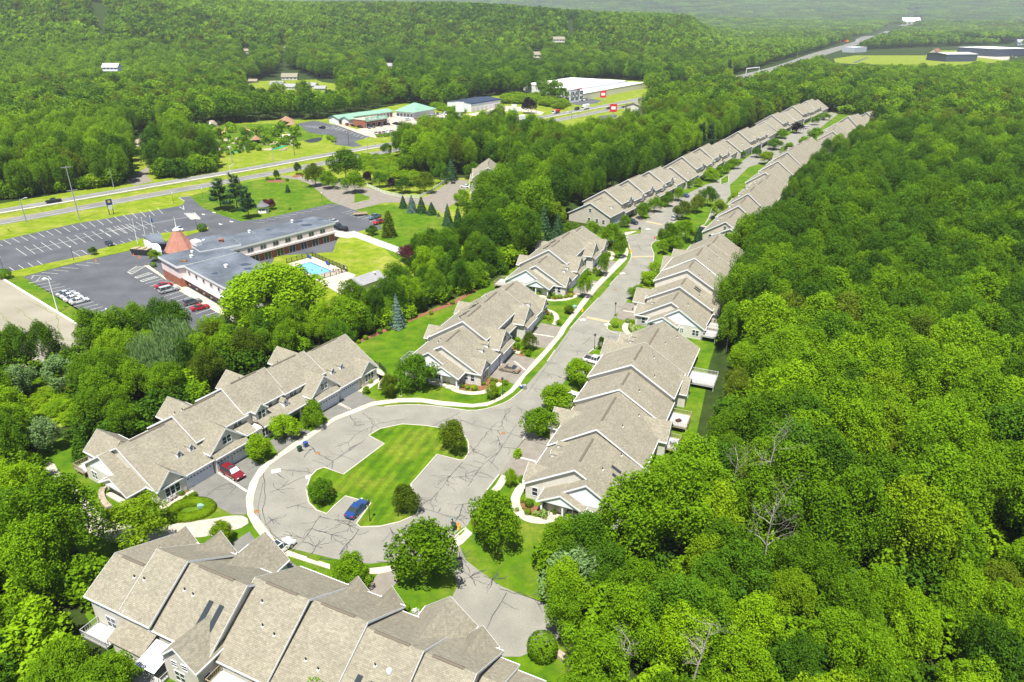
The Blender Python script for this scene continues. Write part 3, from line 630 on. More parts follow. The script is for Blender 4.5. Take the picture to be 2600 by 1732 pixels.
# seams between gutter and road
for px in ([(1338, 1000), (1445, 850)], [(1356, 1060), (1376, 1035)], [(1245, 1180), (1310, 1080)], [(663, 1330), (655, 1290), (668, 1225)]): crack(px, None, .07, 0, jit=.03)
dm_ = mat('driveway_divider', (.6, .55, .45), .9)
for a, b in ([t7(1450, 180), t7(1640, 305)], [t5(1300, 775), t5(1455, 800)], [t5(1130+60, 960), t5(1265, 1020)], [t8(1215, 75), t8(1335, 105)], [t5(1695, 440), t5(1760, 455)], [t5(1915, 625), t5(2010, 640)], [t5(20, 1240), t5(100, 1278)], [t5(1700, 995), t5(1770, 1015)], [T(600, 820, 5.227)(1340, 1055), T(600, 820, 5.227)(1520, 1145)]):
    ribbon('driveway_divider', [tuple(G(*a))[:2], tuple(G(*b))[:2]], .35, .0, .06, 'driveway_divider')

# ------------------------------------------------------------------ inn car parks
lot = sheet('car_park', polyG([(-120, 640), (0, 611), (89, 591), (191, 568), (300, 550), (390, 535), (450, 524), (465, 520), (468, 510), (455, 501), (482, 498), (509, 524), (545, 541), (612, 562), (670, 555), (842, 517), (870, 522), (898, 532), (961, 555), (969, 582), (926, 584), (900, 590), (860, 600), (845, 640), (700, 650), (650, 740), (600, 800), (600, 845), (291, 845), (61, 704), (0, 690), (-120, 740)]), .02, 'asphalt_dark')
lot2 = sheet('old_car_park', polyG([(-160, 720), (0, 711), (8, 709), (245, 854), (241, 894), (115, 933), (0, 940), (-160, 960)]), .024, 'asphalt_old')
p = polyG([(30, 690), (160, 661), (235, 646), (250, 634), (330, 615), (413, 592), (478, 588), (530, 577), (528, 583), (480, 598), (383, 625), (298, 644), (249, 655), (164, 675), (61, 703), (34, 704), (0, 697)]); slab('grass_strip', p, -.02, .14, 'verge')
ribbon('kerb', smooth(polyG([(8, 709), (60, 741), (145, 793), (245, 854)]), 1), .45, -.02, .25, 'white_paint')
ribbon('kerb', polyG([(245, 856), (242, 893)]), .2, 0, .1, 'kerb')
def stripes(a, b, n, vec, par, wd=.12, m='line_paint', z=.026):
    A, B = G(*a), G(*b); c = G(*vec)-A
    for i in range(n):
        q = A.lerp(B, i/(n-1)) if n > 1 else A; e = q+c; d = c.normalized(); nx, ny = -d.y*wd/2, d.x*wd/2
        mb = MB(); mb.add([(q.x+nx, q.y+ny, z), (q.x-nx, q.y-ny, z), (e.x-nx, e.y-ny, z), (e.x+nx, e.y+ny, z)], [(0, 1, 2, 3)]); mb.obj('bay_line', [m], par)
def line(a, b, par, wd=.12, m='line_paint', z=.026): return stripes(a, b, 1, b, par, wd, m, z)
z7 = T(80, 680, 7.84); z8 = T(0, 450, 7.84); z9 = T(240, 550, 7.84)
stripes(z7(-50, 310), z7(440, 548), 6, z7(380, 230), lot); stripes(z7(840, 775), z7(1800, 1310), 11, z7(1240, 678), lot)
line(z7(-60, 310), z7(310, 210), lot); line(z7(0, 150), z7(330, 170), lot); line(z7(330, 170), z7(395, 240), lot); line(z7(40, 160), z7(0, 220), lot); line(z7(180, 180), z7(100, 265), lot)
for a, b in ((z7(200, 95), z7(525, 122)), (z7(430, 45), z7(740, 68)), (z7(600, -5), z7(950, 15)), (t4(500, 318), t4(590, 326)), (t4(575, 305), t4(660, 312))): line(a, b, lot)
for k in range(-4, 18): line(z8(240+171*k-(k*1.0), 1215-36.5*k+k*k*.05), z8(390+171*k-k*3.2, 1300-36*k+k*k*.15), lot)
for k in range(-1, 13):
    line(z8(485+169*k-k*.9, 1380-38.5*k+k*k*.12), z8(700+169*k-k*1.5, 1527-38*k+k*k*.1), lot)
line(z8(600, 1450), z8(2700, 957), lot, .15); line(z9(330, 290), z9(1900, 0), lot, .15)
for k in range(0, 7): line(z9(90+147*k, 258-29*k), z9(325+147*k, 388-29.5*k), lot)
for k in range(0, 8): line(z9(370+146*k, 525-44*k+k*k), z9(500+146*k, 598-44*k+k*k), lot)
for a, b in ((t1(1222, 1415), t1(1290, 1410)), (t1(1290, 1410), t1(1330, 1450)), (t1(1330, 1450), t1(1270, 1458)), (t1(1270, 1458), t1(1222, 1415)), (t1(1185, 1310), t1(1260, 1305)), (t1(1185, 1310), t1(1225, 1335)), (t1(1190, 1372), t1(1222, 1392)), (t1(1215, 1365), t1(1222, 1392))): line(a, b, lot, .18)
for k in range(6): line(t1(1235+10*k, 1416), t1(1277+10*k, 1456), lot, .25)
for k in range(4): line(t4(60+62*k, 335-14*k), t4(98+62*k, 362-14*k), lot)
for a, b in ((t4(480, 235), t4(540, 222)), (t4(540, 222), t4(580, 250)), (t4(480, 235), t4(530, 262))): line(a, b, lot)
stripes(z9(1005, 1340), z9(1180, 1445), 3, z9(1360, 1240), lot); stripes(t4(1090, 530), t4(1370, 690), 9, t4(1205, 495), lot)
for A, B, C, D in ((z9(795, 1205), z9(1100, 1110), z9(1160, 1130), z9(855, 1230)), (z9(905, 1275), z9(1220, 1180), z9(1280, 1205), z9(955, 1300)), (z9(655, 1105), z9(840, 985), z9(1020, 985), z9(735, 1150))):
    for a, b in ((A, B), (C, D), (D, A)): line(a, b, lot, .16)
    for k in range(6):
        s = k/6; line((A[0]+(B[0]-A[0])*s, A[1]+(B[1]-A[1])*s), (D[0]+(C[0]-D[0])*min(1, s+.12), D[1]+(C[1]-D[1])*min(1, s+.12)), lot, .16)
for k in range(12): line(T(450, 280, 2.987)(570+56*k-k*.5, 848-11.7*k), T(450, 280, 2.987)(663+56*k-k*2, 853-11.5*k+ (0 if k else 0)-0*k) if k == 0 else T(450, 280, 2.987)(630+56*k, 865-12.5*k-10), lot)
zq = T(700, 520, 3.733)
for k in range(8): line(zq(625+38*k, 78+12*k), zq(720+38*k, 52+11*k), lot)
for a in (t1(1347, 1422), t1(1418, 1410), t1(1533, 1470), t1(1460, 1487)): 
    g = G(*a); mb = MB(); mb.add([(-.9, -.25, 0), (.3, -.25, 0), (.3, -.7, 0), (1.4, 0, 0), (.3, .7, 0), (.3, .25, 0), (-.9, .25, 0)], [(0, 1, 2, 3, 4, 5, 6)]); mb.obj('lane_arrow', ['line_paint'], lot, (g.x, g.y, .026), R(-40))
for a in ([(100, 60+540), (300, 700)],): pass
for px, f in (([(330, 420), (560, 520), (800, 520), (930, 600)], t4), ([(620, 300), (700, 420), (930, 600), (1000, 640)], t4), ([(400, 450), (700, 390), (860, 330)], t4), ([(480, 300), (560, 400), (700, 460)], t4), ([(900, 420), (1050, 500)], t4)): crack(px, f, .07, 3, lot, .027, 2.0, .35)
grn = mat('weed_green', (.13, .17, .04), 1)
for px, f in (([(0, 790), (120, 750), (270, 715), (400, 670)], t4), ([(0, 640), (60, 700), (130, 750)], t4), ([(100, 600), (200, 680), (280, 760), (240, 830), (180, 850)], t4), ([(180, 560), (350, 640)], t4), ([(0, 890), (200, 870), (330, 800), (500, 830)], t4), ([(370, 640), (400, 780), (440, 870)], t4)):
    o = crack(px, f, .13, 4, lot2, .032, 1.6, .3); o.data.materials[0] = grn; o.name = 'weed_line'
sheet('inn_walk', polyG([(955, 325), (990, 325), (1080, 390), (1120, 440), (1250, 470), (1540, 640), (1570, 690), (1550, 700), (1200, 500), (1100, 420)], t4), .05, 'concrete')
sheet('inn_entrance_drive', polyG([(1860, 1165), (2000, 1170), (2090, 1200), (2352, 1280), (2352, 1340), (2290, 1370), (2200, 1340), (2060, 1225), (1990, 1195), (1870, 1180)], t1), .024, 'asphalt_drive')
sheet('inn_entrance_drive', polyG([(0, 1200), (30, 1185), (200, 1240), (400, 1300), (560, 1315), (620, 1300), (700, 1250), (780, 1195), (880, 1195), (880, 1290), (830, 1330), (760, 1370), (720, 1420), (640, 1365), (440, 1345), (330, 1345), (130, 1395), (0, 1345), (60, 1360), (230, 1325), (230, 1305), (130, 1275), (0, 1240)], t2), .03, 'asphalt_drive')
sheet('dirt_yard', polyG([(960, 880), (1080, 890), (1140, 960), (1130, 1010), (1020, 990), (900, 970), (860, 930)], t1), .02, 'dirt'); sheet('dirt_drive', polyG([(850, 1215), (860, 1180), (940, 1130), (1000, 1095), (975, 1165), (1010, 1205), (900, 1230)], t1), .024, 'asphalt_drive')
# auto yards and their drives
sheet('concrete_yard', polyG([(0, 820), (60, 830), (150, 860), (440, 730), (640, 745), (850, 770), (845, 790), (470, 875), (590, 905), (580, 920), (500, 930), (420, 895), (270, 915), (200, 900), (0, 825)], t2), .03, 'concrete_yard')
sheet('golf_car_park', polyG([(1970, 820), (2090, 800), (2352, 860), (2352, 965), (2250, 945), (2190, 900), (2050, 880)], t1), .022, 'asphalt_dark'); sheet('golf_car_park', polyG([(0, 825), (60, 835), (240, 905), (130, 940), (185, 970), (120, 975), (0, 960)], t2), .024, 'asphalt_dark')
for k in range(11): line(t2(0+24*k, 836+8.5*k), t2(-22+24*k, 845+8.8*k), lot, .22, z=.05)
for k in range(7): line(t1(2010+38*k, 832+2*k), t1(2090+38*k, 850+4*k), lot, .2, z=.05)
sheet('concrete_yard', polyG([(870, 760), (1000, 735), (1100, 700), (1240, 710), (1390, 745), (1370, 765), (1240, 740), (1180, 735), (1130, 740), (1120, 770), (1040, 782), (960, 775)], t2), .03, 'concrete_yard')
sheet('storage_apron', polyG([(1545, 675), (1640, 650), (1770, 665), (1740, 685), (1640, 700), (1560, 690)], t2), .025, 'asphalt_dark')
sheet('dealer_lot', polyG([(1750, 770), (1860, 760), (1880, 770), (1830, 790), (2000, 770), (2040, 800), (1960, 840), (1880, 855), (1770, 855)], t2), .03, 'asphalt_dark')
sheet('far_yard', polyG([(1730, 345), (2010, 355), (2352, 370), (2352, 400), (2260, 405), (2040, 380), (1790, 372)], t3), .03, 'concrete_yard')
sheet('field_track', polyG([(1215, 415), (1310, 380), (1320, 383), (1235, 420)], t3), .03, 'asphalt_dark')
# ------------------------------------------------------------------ parts shared by buildings
_cache = {}
def cached(key, fn):
    if key not in _cache: _cache[key] = fn()
    return _cache[key]
def frame_mesh(w, h, n, rows, m):
    def f():
        mb = MB(); t = .09; d0, d1 = -.02, .07
        mb.box(-w/2-t, d0, -h/2-t, w/2+t, d1, -h/2); mb.box(-w/2-t, d0, h/2, w/2+t, d1, h/2+t)
        mb.box(-w/2-t, d0, -h/2, -w/2, d1, h/2); mb.box(w/2, d0, -h/2, w/2+t, d1, h/2)
        for i in range(1, n): x = -w/2+w*i/n; mb.box(x-.06, d0, -h/2, x+.06, d1, h/2)
        for j in range(1, rows): z = -h/2+h*j/rows; mb.box(-w/2, d0, z-.025, w/2, d1-.02, z+.025)
        return mb.mesh('window', [m])
    return cached(('fr', w, h, n, rows, m), f)
def pane_mesh(w, h):
    def f(): mb = MB(); mb.box(-w/2, -.01, -h/2, w/2, .02, h/2); return mb.mesh('pane', ['glass'])
    return cached(('pn', w, h), f)
FACE = {'+y': 0, '-y': math.pi, '+x': -math.pi/2, '-x': math.pi/2}
def window(par, x, y, z, w=1.0, h=1.5, face='+y', n=1, rows=2, flip=1, m='trim_white'):
    if flip == -1: y = -y; face = {'+y': '-y', '-y': '+y'}.get(face, face)
    o = ob('window', frame_mesh(w, h, n, rows, m), par, (x, y, z), FACE[face]); ob('pane', pane_mesh(w, h), o); return o
def garage_mesh(w, h, m):
    def f():
        mb = MB(); n = 4
        for i in range(n): mb.box(-w/2, -.05, h*i/n+.015, w/2, .03, h*(i+1)/n-.015)
        mb.box(-w/2-.12, -.02, 0, -w/2, .08, h+.12, 1); mb.box(w/2, -.02, 0, w/2+.12, .08, h+.12, 1); mb.box(-w/2, -.02, h, w/2, .08, h+.12, 1)
        return mb.mesh('garage_door', [m, 'trim_white'])
    return cached(('gd', w, h, m), f)
def garage(par, x, y, w, h=2.2, face='+y', flip=1, m='garage_paint', lights=True):
    if flip == -1: y = -y; face = {'+y': '-y', '-y': '+y'}.get(face, face)
    o = ob('garage_door', garage_mesh(w, h, m), par, (x, y, .02), FACE[face])
    if lights:
        def f():
            mb = MB(); n = int(w/.6)
            for i in range(n): cx = -w/2+w*(i+.5)/n; mb.box(cx-.17, .03, h*.8, cx+.17, .045, h*.9)
            return mb.mesh('window_row', ['glass'])
        tag(ob('window_row', cached(('gw', w, h), f), o), kind='stuff')
    return o
def door(par, x, y, z=0, w=.95, h=2.1, face='+y', flip=1, m='red_door'):
    if flip == -1: y = -y; face = {'+y': '-y', '-y': '+y'}.get(face, face)
    def f(): mb = MB(); mb.box(-w/2, -.02, 0, w/2, .05, h); mb.box(-w/2-.1, -.02, 0, -w/2, .08, h+.1, 1); mb.box(w/2, -.02, 0, w/2+.1, .08, h+.1, 1); mb.box(-w/2, -.02, h, w/2, .08, h+.1, 1); mb.box(-.3, .05, 1.1, .3, .06, 1.9, 2); return mb.mesh('door', [m, 'trim_white', 'glass'])
    return ob('door', cached(('dr', w, h, m), f), par, (x, y, z), FACE[face])
def gable(W, Rf, Tr, ax, a0, a1, c, h1, h2, z0, z1, z2, zr, oa0=.3, oa1=.3, oe=.4, th=.16, wall=True, tb=True):
    """gabled volume: ridge along ax from a0 to a1 at c; it reaches c-h1 with eave z1 and c+h2 with eave z2"""
    P = (lambda a, b, z: (a, b, z)) if ax == 'x' else (lambda a, b, z: (b, a, z))
    if wall:
        sec = [(c-h1, z0), (c+h2, z0), (c+h2, z2-.02), (c, zr-.04), (c-h1, z1-.02)]; n = 5
        W.add([P(a0, b, z) for b, z in sec]+[P(a1, b, z) for b, z in sec], [tuple(range(5)), tuple(reversed(range(5, 10)))]+[(i, 5+i, 5+(i+1) % n, (i+1) % n) for i in range(n)])
    for sg, h, ze in ((-1, h1, z1), (1, h2, z2)):
        sl = (zr-ze)/h; be = c+sg*(h+oe); zee = ze-sl*oe
        A0, A1 = a0-oa0, a1+oa1
        Rf.add([P(A0, c, zr), P(A1, c, zr), P(A1, be, zee), P(A0, be, zee), P(A0, c, zr+th), P(A1, c, zr+th), P(A1, be, zee+th), P(A0, be, zee+th)],
               [(0, 3, 2, 1), (4, 5, 6, 7), (0, 1, 5, 4), (1, 2, 6, 5), (2, 3, 7, 6), (3, 0, 4, 7)])
        if Tr is not None:
            e = .03; dz = .26
            for A, s_, on in ((A0, -1, oa0), (A1, 1, oa1)):
                if on < .05: continue
                Tr.add([P(A, c, zr-dz+.12), P(A, be, zee-dz+.12), P(A, be, zee+th+.02), P(A, c, zr+th+.02), P(A+s_*e, c, zr-dz+.12), P(A+s_*e, be, zee-dz+.12), P(A+s_*e, be, zee+th+.02), P(A+s_*e, c, zr+th+.02)],
                       [(0, 1, 2, 3), (4, 7, 6, 5), (0, 4, 5, 1), (1, 5, 6, 2), (2, 6, 7, 3), (3, 7, 4, 0)])
            if tb:
                b0, b1 = sorted((be, be+sg*.1)); q = [P(A0, b0, zee-.06), P(A1, b1, zee+th-.01)]
                lo = [min(q[0][i], q[1][i]) for i in range(3)]; hi = [max(q[0][i], q[1][i]) for i in range(3)]; Tr.box(*lo, *hi)
def pent(W, Rf, Tr, x0, x1, y0, z0, y1, z1, th=.14):
    Rf.add([(x0, y0, z0), (x1, y0, z0), (x1, y1, z1), (x0, y1, z1), (x0, y0, z0+th), (x1, y0, z0+th), (x1, y1, z1+th), (x0, y1, z1+th)], [(0, 3, 2, 1), (4, 5, 6, 7), (0, 1, 5, 4), (1, 2, 6, 5), (2, 3, 7, 6), (3, 0, 4, 7)])
    if Tr: Tr.box(x0, min(y1, y1+.08), z1-.1, x1, y1+.08, z1+th-.01)
class House:
    """everything in metres: x along the row, y=0 the front wall (y grows towards the street), flip -1 mirrors y"""
    def __init__(s, name, label, o, ang, flip, cat='row of houses', group=None, roof='shingle', wallm='siding'):
        s.root = thing(name, label, cat, (o[0], o[1], 0), R(ang), group); s.fl = flip; s.W, s.R, s.T = MB(), MB(), MB(); s.roof = roof; s.wallm = wallm; s.units = []
    def unit(s, x0, x1, zr, zf=3.0, yf=0.0, zb=3.0, yb=-17.2, yr=-8.6, oa0=.35, oa1=.35, vent=True):
        gable(s.W, s.R, s.T, 'x', x0, x1, yr, yr-yb, yf-yr, -.3, zb, zf, zr, oa0, oa1); s.units.append((x0, x1, zr, zf, yf, zb, yb, yr))
        if vent and x1-x0 > 6:
            mb = MB(); L = min(9, (x1-x0)*.62); cx = (x0+x1)/2; 
            gable(mb, mb, None, 'x', cx-L/2, cx+L/2, yr, .17, .17, zr, zr+.12, zr+.12, zr+.2, 0, 0, .02, .07, wall=False); mb.obj('ridge_vent', ['shingle_brown'], s.root, flip=s.fl)
    def roofz(s, x, y):
        for (x0, x1, zr, zf, yf, zb, yb, yr) in s.units:
            if x0 <= x <= x1: return zr-(zr-zf)*(y-yr)/(yf-yr) if y > yr else zr-(zr-zb)*(yr-y)/(yr-yb)
        return 3
    def ymeet(s, x, z):
        for (x0, x1, zr, zf, yf, zb, yb, yr) in s.units:
            if x0 <= x <= x1: return yf-(z-zf)/(zr-zf)*(yf-yr) if z < zr else yr
        return -5
    def front_gable(s, cx, hw, zb, zp, y=.15, z0=None, win=2, pentroof=False, bay=False):
        ym = s.ymeet(cx, zp+.1)
        gable(s.W, s.R, s.T, 'y', ym, y, cx, hw, hw, zb-.25 if z0 is None else z0, zb, zb, zp, 0, .3, .3)
        if win: window(s.root, cx, y+.01, zb+(zp-zb)*.34 if not bay else 1.7, .85*win, 1.25 if not bay else 1.6, n=win, flip=s.fl)
        if pentroof: pent(s.W, s.R, s.T, cx-hw-.2, cx+hw+.2, y-.02, zb-.05, y+.9, zb-.65)
    def dormer(s, cx, y=-2.2, w=.75, h=1.15):
        z0 = s.roofz(cx, y); mbw, mbr, mbt = MB(), MB(), MB(); zp = z0+h+.45; ym = s.ymeet(cx, zp+.1)
        gable(mbw, mbr, mbt, 'y', ym, y, cx, w/2, w/2, z0-.4, z0+h, z0+h, zp, 0, .16, .12, .07, tb=False)
        d = mbw.obj('dormer', ['gable_white'], s.root, flip=s.fl); mbr.obj('dormer_roof', [s.roof], d, uv=True, flip=s.fl); mbt.obj('trim', ['trim_white'], d, flip=s.fl)
        o = window(s.root, cx, y+.02, z0+h*.55, .48, .8, n=1, rows=3, flip=s.fl); o.parent = d
    def vents(s, pts):
        for x, y in pts:
            z = s.roofz(x, y)+.1; mb = MB(); mb.tube((0, 0, 0), (0, 0, .5), .09, n=6); mb.box(-.16, -.16, -.05, .16, .16, .1, 1); mb.obj('vent_pipe', ['dark_metal', 'white_paint'], s.root, (x, y*s.fl, z))
    def skylight(s, x, y, w=.6, l=1.6):
        z = s.roofz(x, y)+.17; sl = 1 if y > -8.6 else -1
        for (x0, x1, zr, zf, yf, zb, yb, yr) in s.units:
            if x0 <= x <= x1: k = (zr-zf)/(yf-yr) if y > yr else -(zr-zb)/(yr-yb)
        A = [(x-w/2, y-l/2, z+k*l/2), (x+w/2, y-l/2, z+k*l/2), (x+w/2, y+l/2, z-k*l/2), (x-w/2, y+l/2, z-k*l/2)]
        mb = MB(); mb.hexa(A, [(a, b, c+.12) for a, b, c in A]); o = mb.obj('skylight', ['dark_metal'], s.root, flip=s.fl)
        B = [(x-w/2+.08, y-l/2+.08, z+k*(l/2-.08)+.125), (x+w/2-.08, y-l/2+.08, z+k*(l/2-.08)+.125), (x+w/2-.08, y+l/2-.08, z-k*(l/2-.08)+.125), (x-w/2+.08, y+l/2-.08, z-k*(l/2-.08)+.125)]
        mb = MB(); mb.add(B, [(0, 1, 2, 3)]); mb.obj('pane', ['glass'], o, flip=s.fl)
    def deck(s, x0, x1, y0, y1, z, m='deck_wood', steps=None):
        mb = MB(); n = max(3, int((x1-x0)/.3)); mb.box(x0, min(y0, y1), z-.25, x1, max(y0, y1), z-.05)
        o = mb.obj('deck', [m], s.root, flip=s.fl)
        for i in range(n):
            b = MB(); a = x0+(x1-x0)*i/n; b.box(a+.01, min(y0, y1), z-.05, a+(x1-x0)/n-.01, max(y0, y1), z); b.obj('board', ['deck_grey'], o, flip=s.fl)
        pz = MB()
        for X in (x0+.1, x1-.1):
            for Y in (y0-.1*(1 if y0 > y1 else -1), y1+.1*(1 if y0 > y1 else -1)): pz.box(X-.07, Y-.07, -.2, X+.07, Y+.07, z)
        pz.obj('post', [m], o, flip=s.fl)
        rl = MB()
        def run(a, b):
            a = Vector((*a, 0)); b = Vector((*b, 0)); L = (b-a).length; k = max(2, int(L/.28))
            for zz in (z+.95, z+.12): rl.tube(a+Vector((0, 0, zz)), b+Vector((0, 0, zz)), .05, n=4)
            for i in range(k+1): q = a.lerp(b, i/k); rl.box(q.x-.03, q.y-.03, z, q.x+.03, q.y+.03, z+.95)
        run((x0, y0), (x0, y1)); run((x0, y1), (x1, y1)); run((x1, y1), (x1, y0))
        tag(rl.obj('railing', [m], o, flip=s.fl), kind='stuff')
    def column(s, x, y, z1, z0=0, r=.14):
        mb = MB(); mb.box(-r, -r, 0, r, r, z1-z0); mb.box(-r-.05, -r-.05, 0, r+.05, r+.05, .15); mb.obj('column', ['trim_white'], s.root, (x, y*s.fl, z0))
    def end_porch(s, c=-7.1, c2=-10.7, h2=6.3, zp2=6.9, sgn=-1, x=0, steps=True, posts=True, chairs=False):
        """end wall at x: a wide white gable and the small porch gable in front of it"""
        X0, X1 = (x-2.0, x+.2) if sgn < 0 else (x-.2, x+2.0)
        gable(s.W, s.R, s.T, 'x', X0, X1, c2, h2, h2, -.3, 3.0, 3.0, zp2, .3 if sgn < 0 else 0, 0 if sgn < 0 else .3)
        # white pediment board
        g = MB(); xx = X0-.03 if sgn < 0 else X1+.03; sl = (zp2-3)/h2
        g.add([(xx, c2-h2+.5, 3.0+.1), (xx, c2+h2-.5, 3.1), (xx, c2, zp2-.32)], [(0, 1, 2)]); g.obj('pediment', ['gable_white'], s.root, flip=s.fl)
        P0, P1 = (x-3.3, x+.2) if sgn < 0 else (x-.2, x+3.3)
        gable(s.W, s.R, s.T, 'x', P0, P1, c, 3.5, 3.5, 2.75, 2.85, 2.85, 4.75, .25 if sgn < 0 else 0, 0 if sgn < 0 else .25)
        g = MB(); xx = P0-.03 if sgn < 0 else P1+.03; g.add([(xx, c-3.2, 2.8), (xx, c+3.2, 2.8), (xx, c, 4.55)], [(0, 1, 2)]); g.obj('pediment', ['gable_white'], s.root, flip=s.fl)
        e = x-3.0 if sgn < 0 else x+3.0
        if posts:
            for yy in (c-3.2, c-.3, c+3.2): s.column(e, yy, 2.8, .25)
        mb = MB(); mb.box(min(e-.2, x), c-3.4, -.1, max(e+.2, x), c+3.4, .3); o = mb.obj('porch_floor', ['concrete'], s.root, flip=s.fl)
        mb = MB(); st = -1 if sgn < 0 else 1; xa = e-.2 if sgn < 0 else e+.2; mb.box(min(xa, xa+st*.4), c+.8, -.1, max(xa, xa+st*.4), c+2.8, .15); mb.obj('step', ['concrete'], s.root, flip=s.fl)
        fc = '-x' if sgn < 0 else '+x'; xw = X0 if sgn < 0 else X1
        door(s.root, x-.02 if sgn < 0 else x+.02, c+1.6, .3, face=fc, flip=s.fl); window(s.root, xw-.01*(-sgn), c-1.6, 1.65, 1.9, 1.4, fc, 2, flip=s.fl)
        window(s.root, x, -1.6, 1.6, .9, 1.5, fc, 1, flip=s.fl); window(s.root, x, -3.1, 1.6, .8, 1.4, fc, 1, flip=s.fl); window(s.root, xw, c-4.7, 1.7, .7, 1.0, fc, 2, 2, flip=s.fl); window(s.root, xw, c-8.0, 1.6, 1.5, 1.4, fc, 2, flip=s.fl)
    def finish(s):
        s.W.obj('wall', [s.wallm], s.root, flip=s.fl); s.R.obj('roof', [s.roof], s.root, uv=True, flip=s.fl)
        if s.T.v: s.T.obj('trim', ['trim_white'], s.root, flip=s.fl)

def gaddr(P): return (P[0], P[1])
def unit_front(h, g, mirror, x0, L):
    """features of one half of a 43 m row: g(x) mirrors x about the middle"""
# --- type A rows: two rows left of the street
def row_A(name, label, o, ang, flip, near_porch=True, group='rows of joined houses'):
    h = House(name, label, o, ang, flip, group=group)
    h.unit(0, 10.5, 7.9); h.unit(10.5, 32.3, 9.4, zf=6.0, yf=-3.2, zb=4.2, vent=False); h.unit(32.3, 42.8, 7.9)
    for cx in (16.5, 26): 
        mb = MB(); gable(mb, mb, None, 'x', cx-3.6, cx+3.6, -8.6, .17, .17, 9.4, 9.52, 9.52, 9.6, 0, 0, .02, .07, wall=False); mb.obj('ridge_vent', ['shingle_brown'], h.root, flip=flip)
    for mir in (False, True):
        g = (lambda x: 42.8-x) if mir else (lambda x: x)
        h.front_gable(g(2.4), 2.35, 3.0, 5.1, y=.25, z0=-.2, win=3, bay=True)
        garage(h.root, g(7.9), .03, 4.9, flip=flip)
        for x in (6.9, 9.6): h.dormer(g(x))
        # projecting garage pair with the big gable over it
        a, b = sorted((g(10.6), g(17.2)))
        h.W.box(a, -3.4, -.3, b, .3, 3.3); pent(h.W, h.R, h.T, a-.2, b+.2, -.3, 4.0, 1.15, 3.1)
        gable(h.W, h.R, h.T, 'y', h.ymeet(14, 7.2) if False else -6.6, 0, g(13.9), 3.5, 3.5, 3.2, 4.1, 4.1, 7.2, 0, .3, .3)
        window(h.root, g(13.9), .02, 5.1, 1.7, 1.35, n=2, flip=flip)
        for x in (12.3, 15.6): garage(h.root, g(x), .33, 2.6, flip=flip)
        for x in (18.7, 20.2): window(h.root, g(x), -3.18, 5.0, 1.2, 1.35, n=2, flip=flip)
        window(h.root, g(20.3), -3.18, 1.5, 1.0, 1.5, flip=flip); door(h.root, g(18.4), -3.18, flip=flip)
        h.vents([(g(4), -11.5), (g(6), -12), (g(14), -11), (g(16.5), -12.5)]); h.skylight(g(18), -12.2); h.skylight(g(19.6), -12.2)
        gable(h.W, h.R, h.T, 'y', -18.6, -12.5, g(13.5), 2.6, 2.6, -.2, 3.6, 3.6, 5.6, .3, 0, .3)
        window(h.root, g(13.5), -18.6, 1.8, 1.6, 1.5, '-y', 2, flip=flip); window(h.root, g(5), -17.2, 1.6, 1.8, 1.8, '-y', 2, flip=flip); window(h.root, g(19), -17.2, 1.6, 1.8, 1.8, '-y', 2, flip=flip)
    # middle porch roof
    pent(h.W, h.R, h.T, 17.2, 25.6, -3.2, 4.2, -1.6, 3.3)
    if near_porch: h.end_porch()
    return h
B3o = (-6.82, 132.06)
h = row_A('house_row', 'tan roofed house row behind the parked tan sedan', B3o, 68.2, -1)
h.deck(2, 6, -17.2, -20.2, .9, 'deck_grey'); h.deck(22, 26.5, -17.2, -20.4, 1.0); h.finish()
h = row_A('house_row', 'second tan roofed row left of the street, beside two slim trees', tuple(G(*T(1250, 560, 3.584)(655, 690)))[:2], 67.5, -1)
h.deck(-2, 3, -17.4, -20.6, 1.2); h.finish()
# --- the row round the turning circle (B2)
o2 = Vector((-53.59, 96.04)); uu = Vector((math.cos(R(58.0)), math.sin(R(58.0)))); o2 = o2-uu*5.0
h = House('house_row', 'long house row outside the turning circle with a red car on its drive', o2, 58.0, -1, group='rows of joined houses')
h.unit(0, 10.2, 8.0); h.unit(10.2, 20.3, 8.8, zf=5.6, yf=-3.3, zb=3.6); h.unit(20.3, 29.5, 9.5, zf=5.9, yf=-3.6, zb=4.3); h.unit(29.5, 39.4, 9.0, zf=5.8, yf=-3.3, zb=3.8); h.unit(39.4, 51.2, 8.25)
h.front_gable(2.4, 2.35, 3.0, 5.4, y=.25, z0=-.2, win=3, bay=True); h.front_gable(48.7, 2.35, 3.0, 5.3, y=.25, z0=-.2, win=3, bay=True)
garage(h.root, 7.5, .03, 4.9, flip=-1); garage(h.root, 43.0, .03, 4.9, flip=-1)
for x in (6.3, 8.6, 41.4, 43.9): h.dormer(x, -2.6)
for a, b, c in ((10.4, 17.0, 13.6), (33.6, 39.3, 36.4)):
    h.W.box(a, -3.5, -.3, b, .3, 3.3); pent(h.W, h.R, h.T, a-.2, b+.2, -.3, 4.0, 1.1, 3.1)
    gable(h.W, h.R, h.T, 'y', -6.8, 0, c, 3.4, 3.4, 3.2, 4.1, 4.1, 7.3, 0, .3, .3); window(h.root, c, .02, 5.1, 1.7, 1.35, n=2, flip=-1)
for x in (12.0, 15.3, 35.2, 38.0): garage(h.root, x, .33, 2.6, flip=-1)
window(h.root, 18.4, -3.28, 4.9, 1.7, 1.4, n=2, flip=-1); window(h.root, 31.4, -3.28, 4.9, 1.7, 1.4, n=2, flip=-1)
h.W.box(20.35, -3.7, -.3, 21.6, -1.0, 2.9)
pent(h.W, h.R, h.T, 17.1, 20.3, -3.3, 4.1, -.6, 3.1); pent(h.W, h.R, h.T, 21.6, 33.5, -3.4, 4.3, -.3, 3.1)
h.W.box(21.6, -3.7, -.3, 27.5, -1.2, 2.9); 
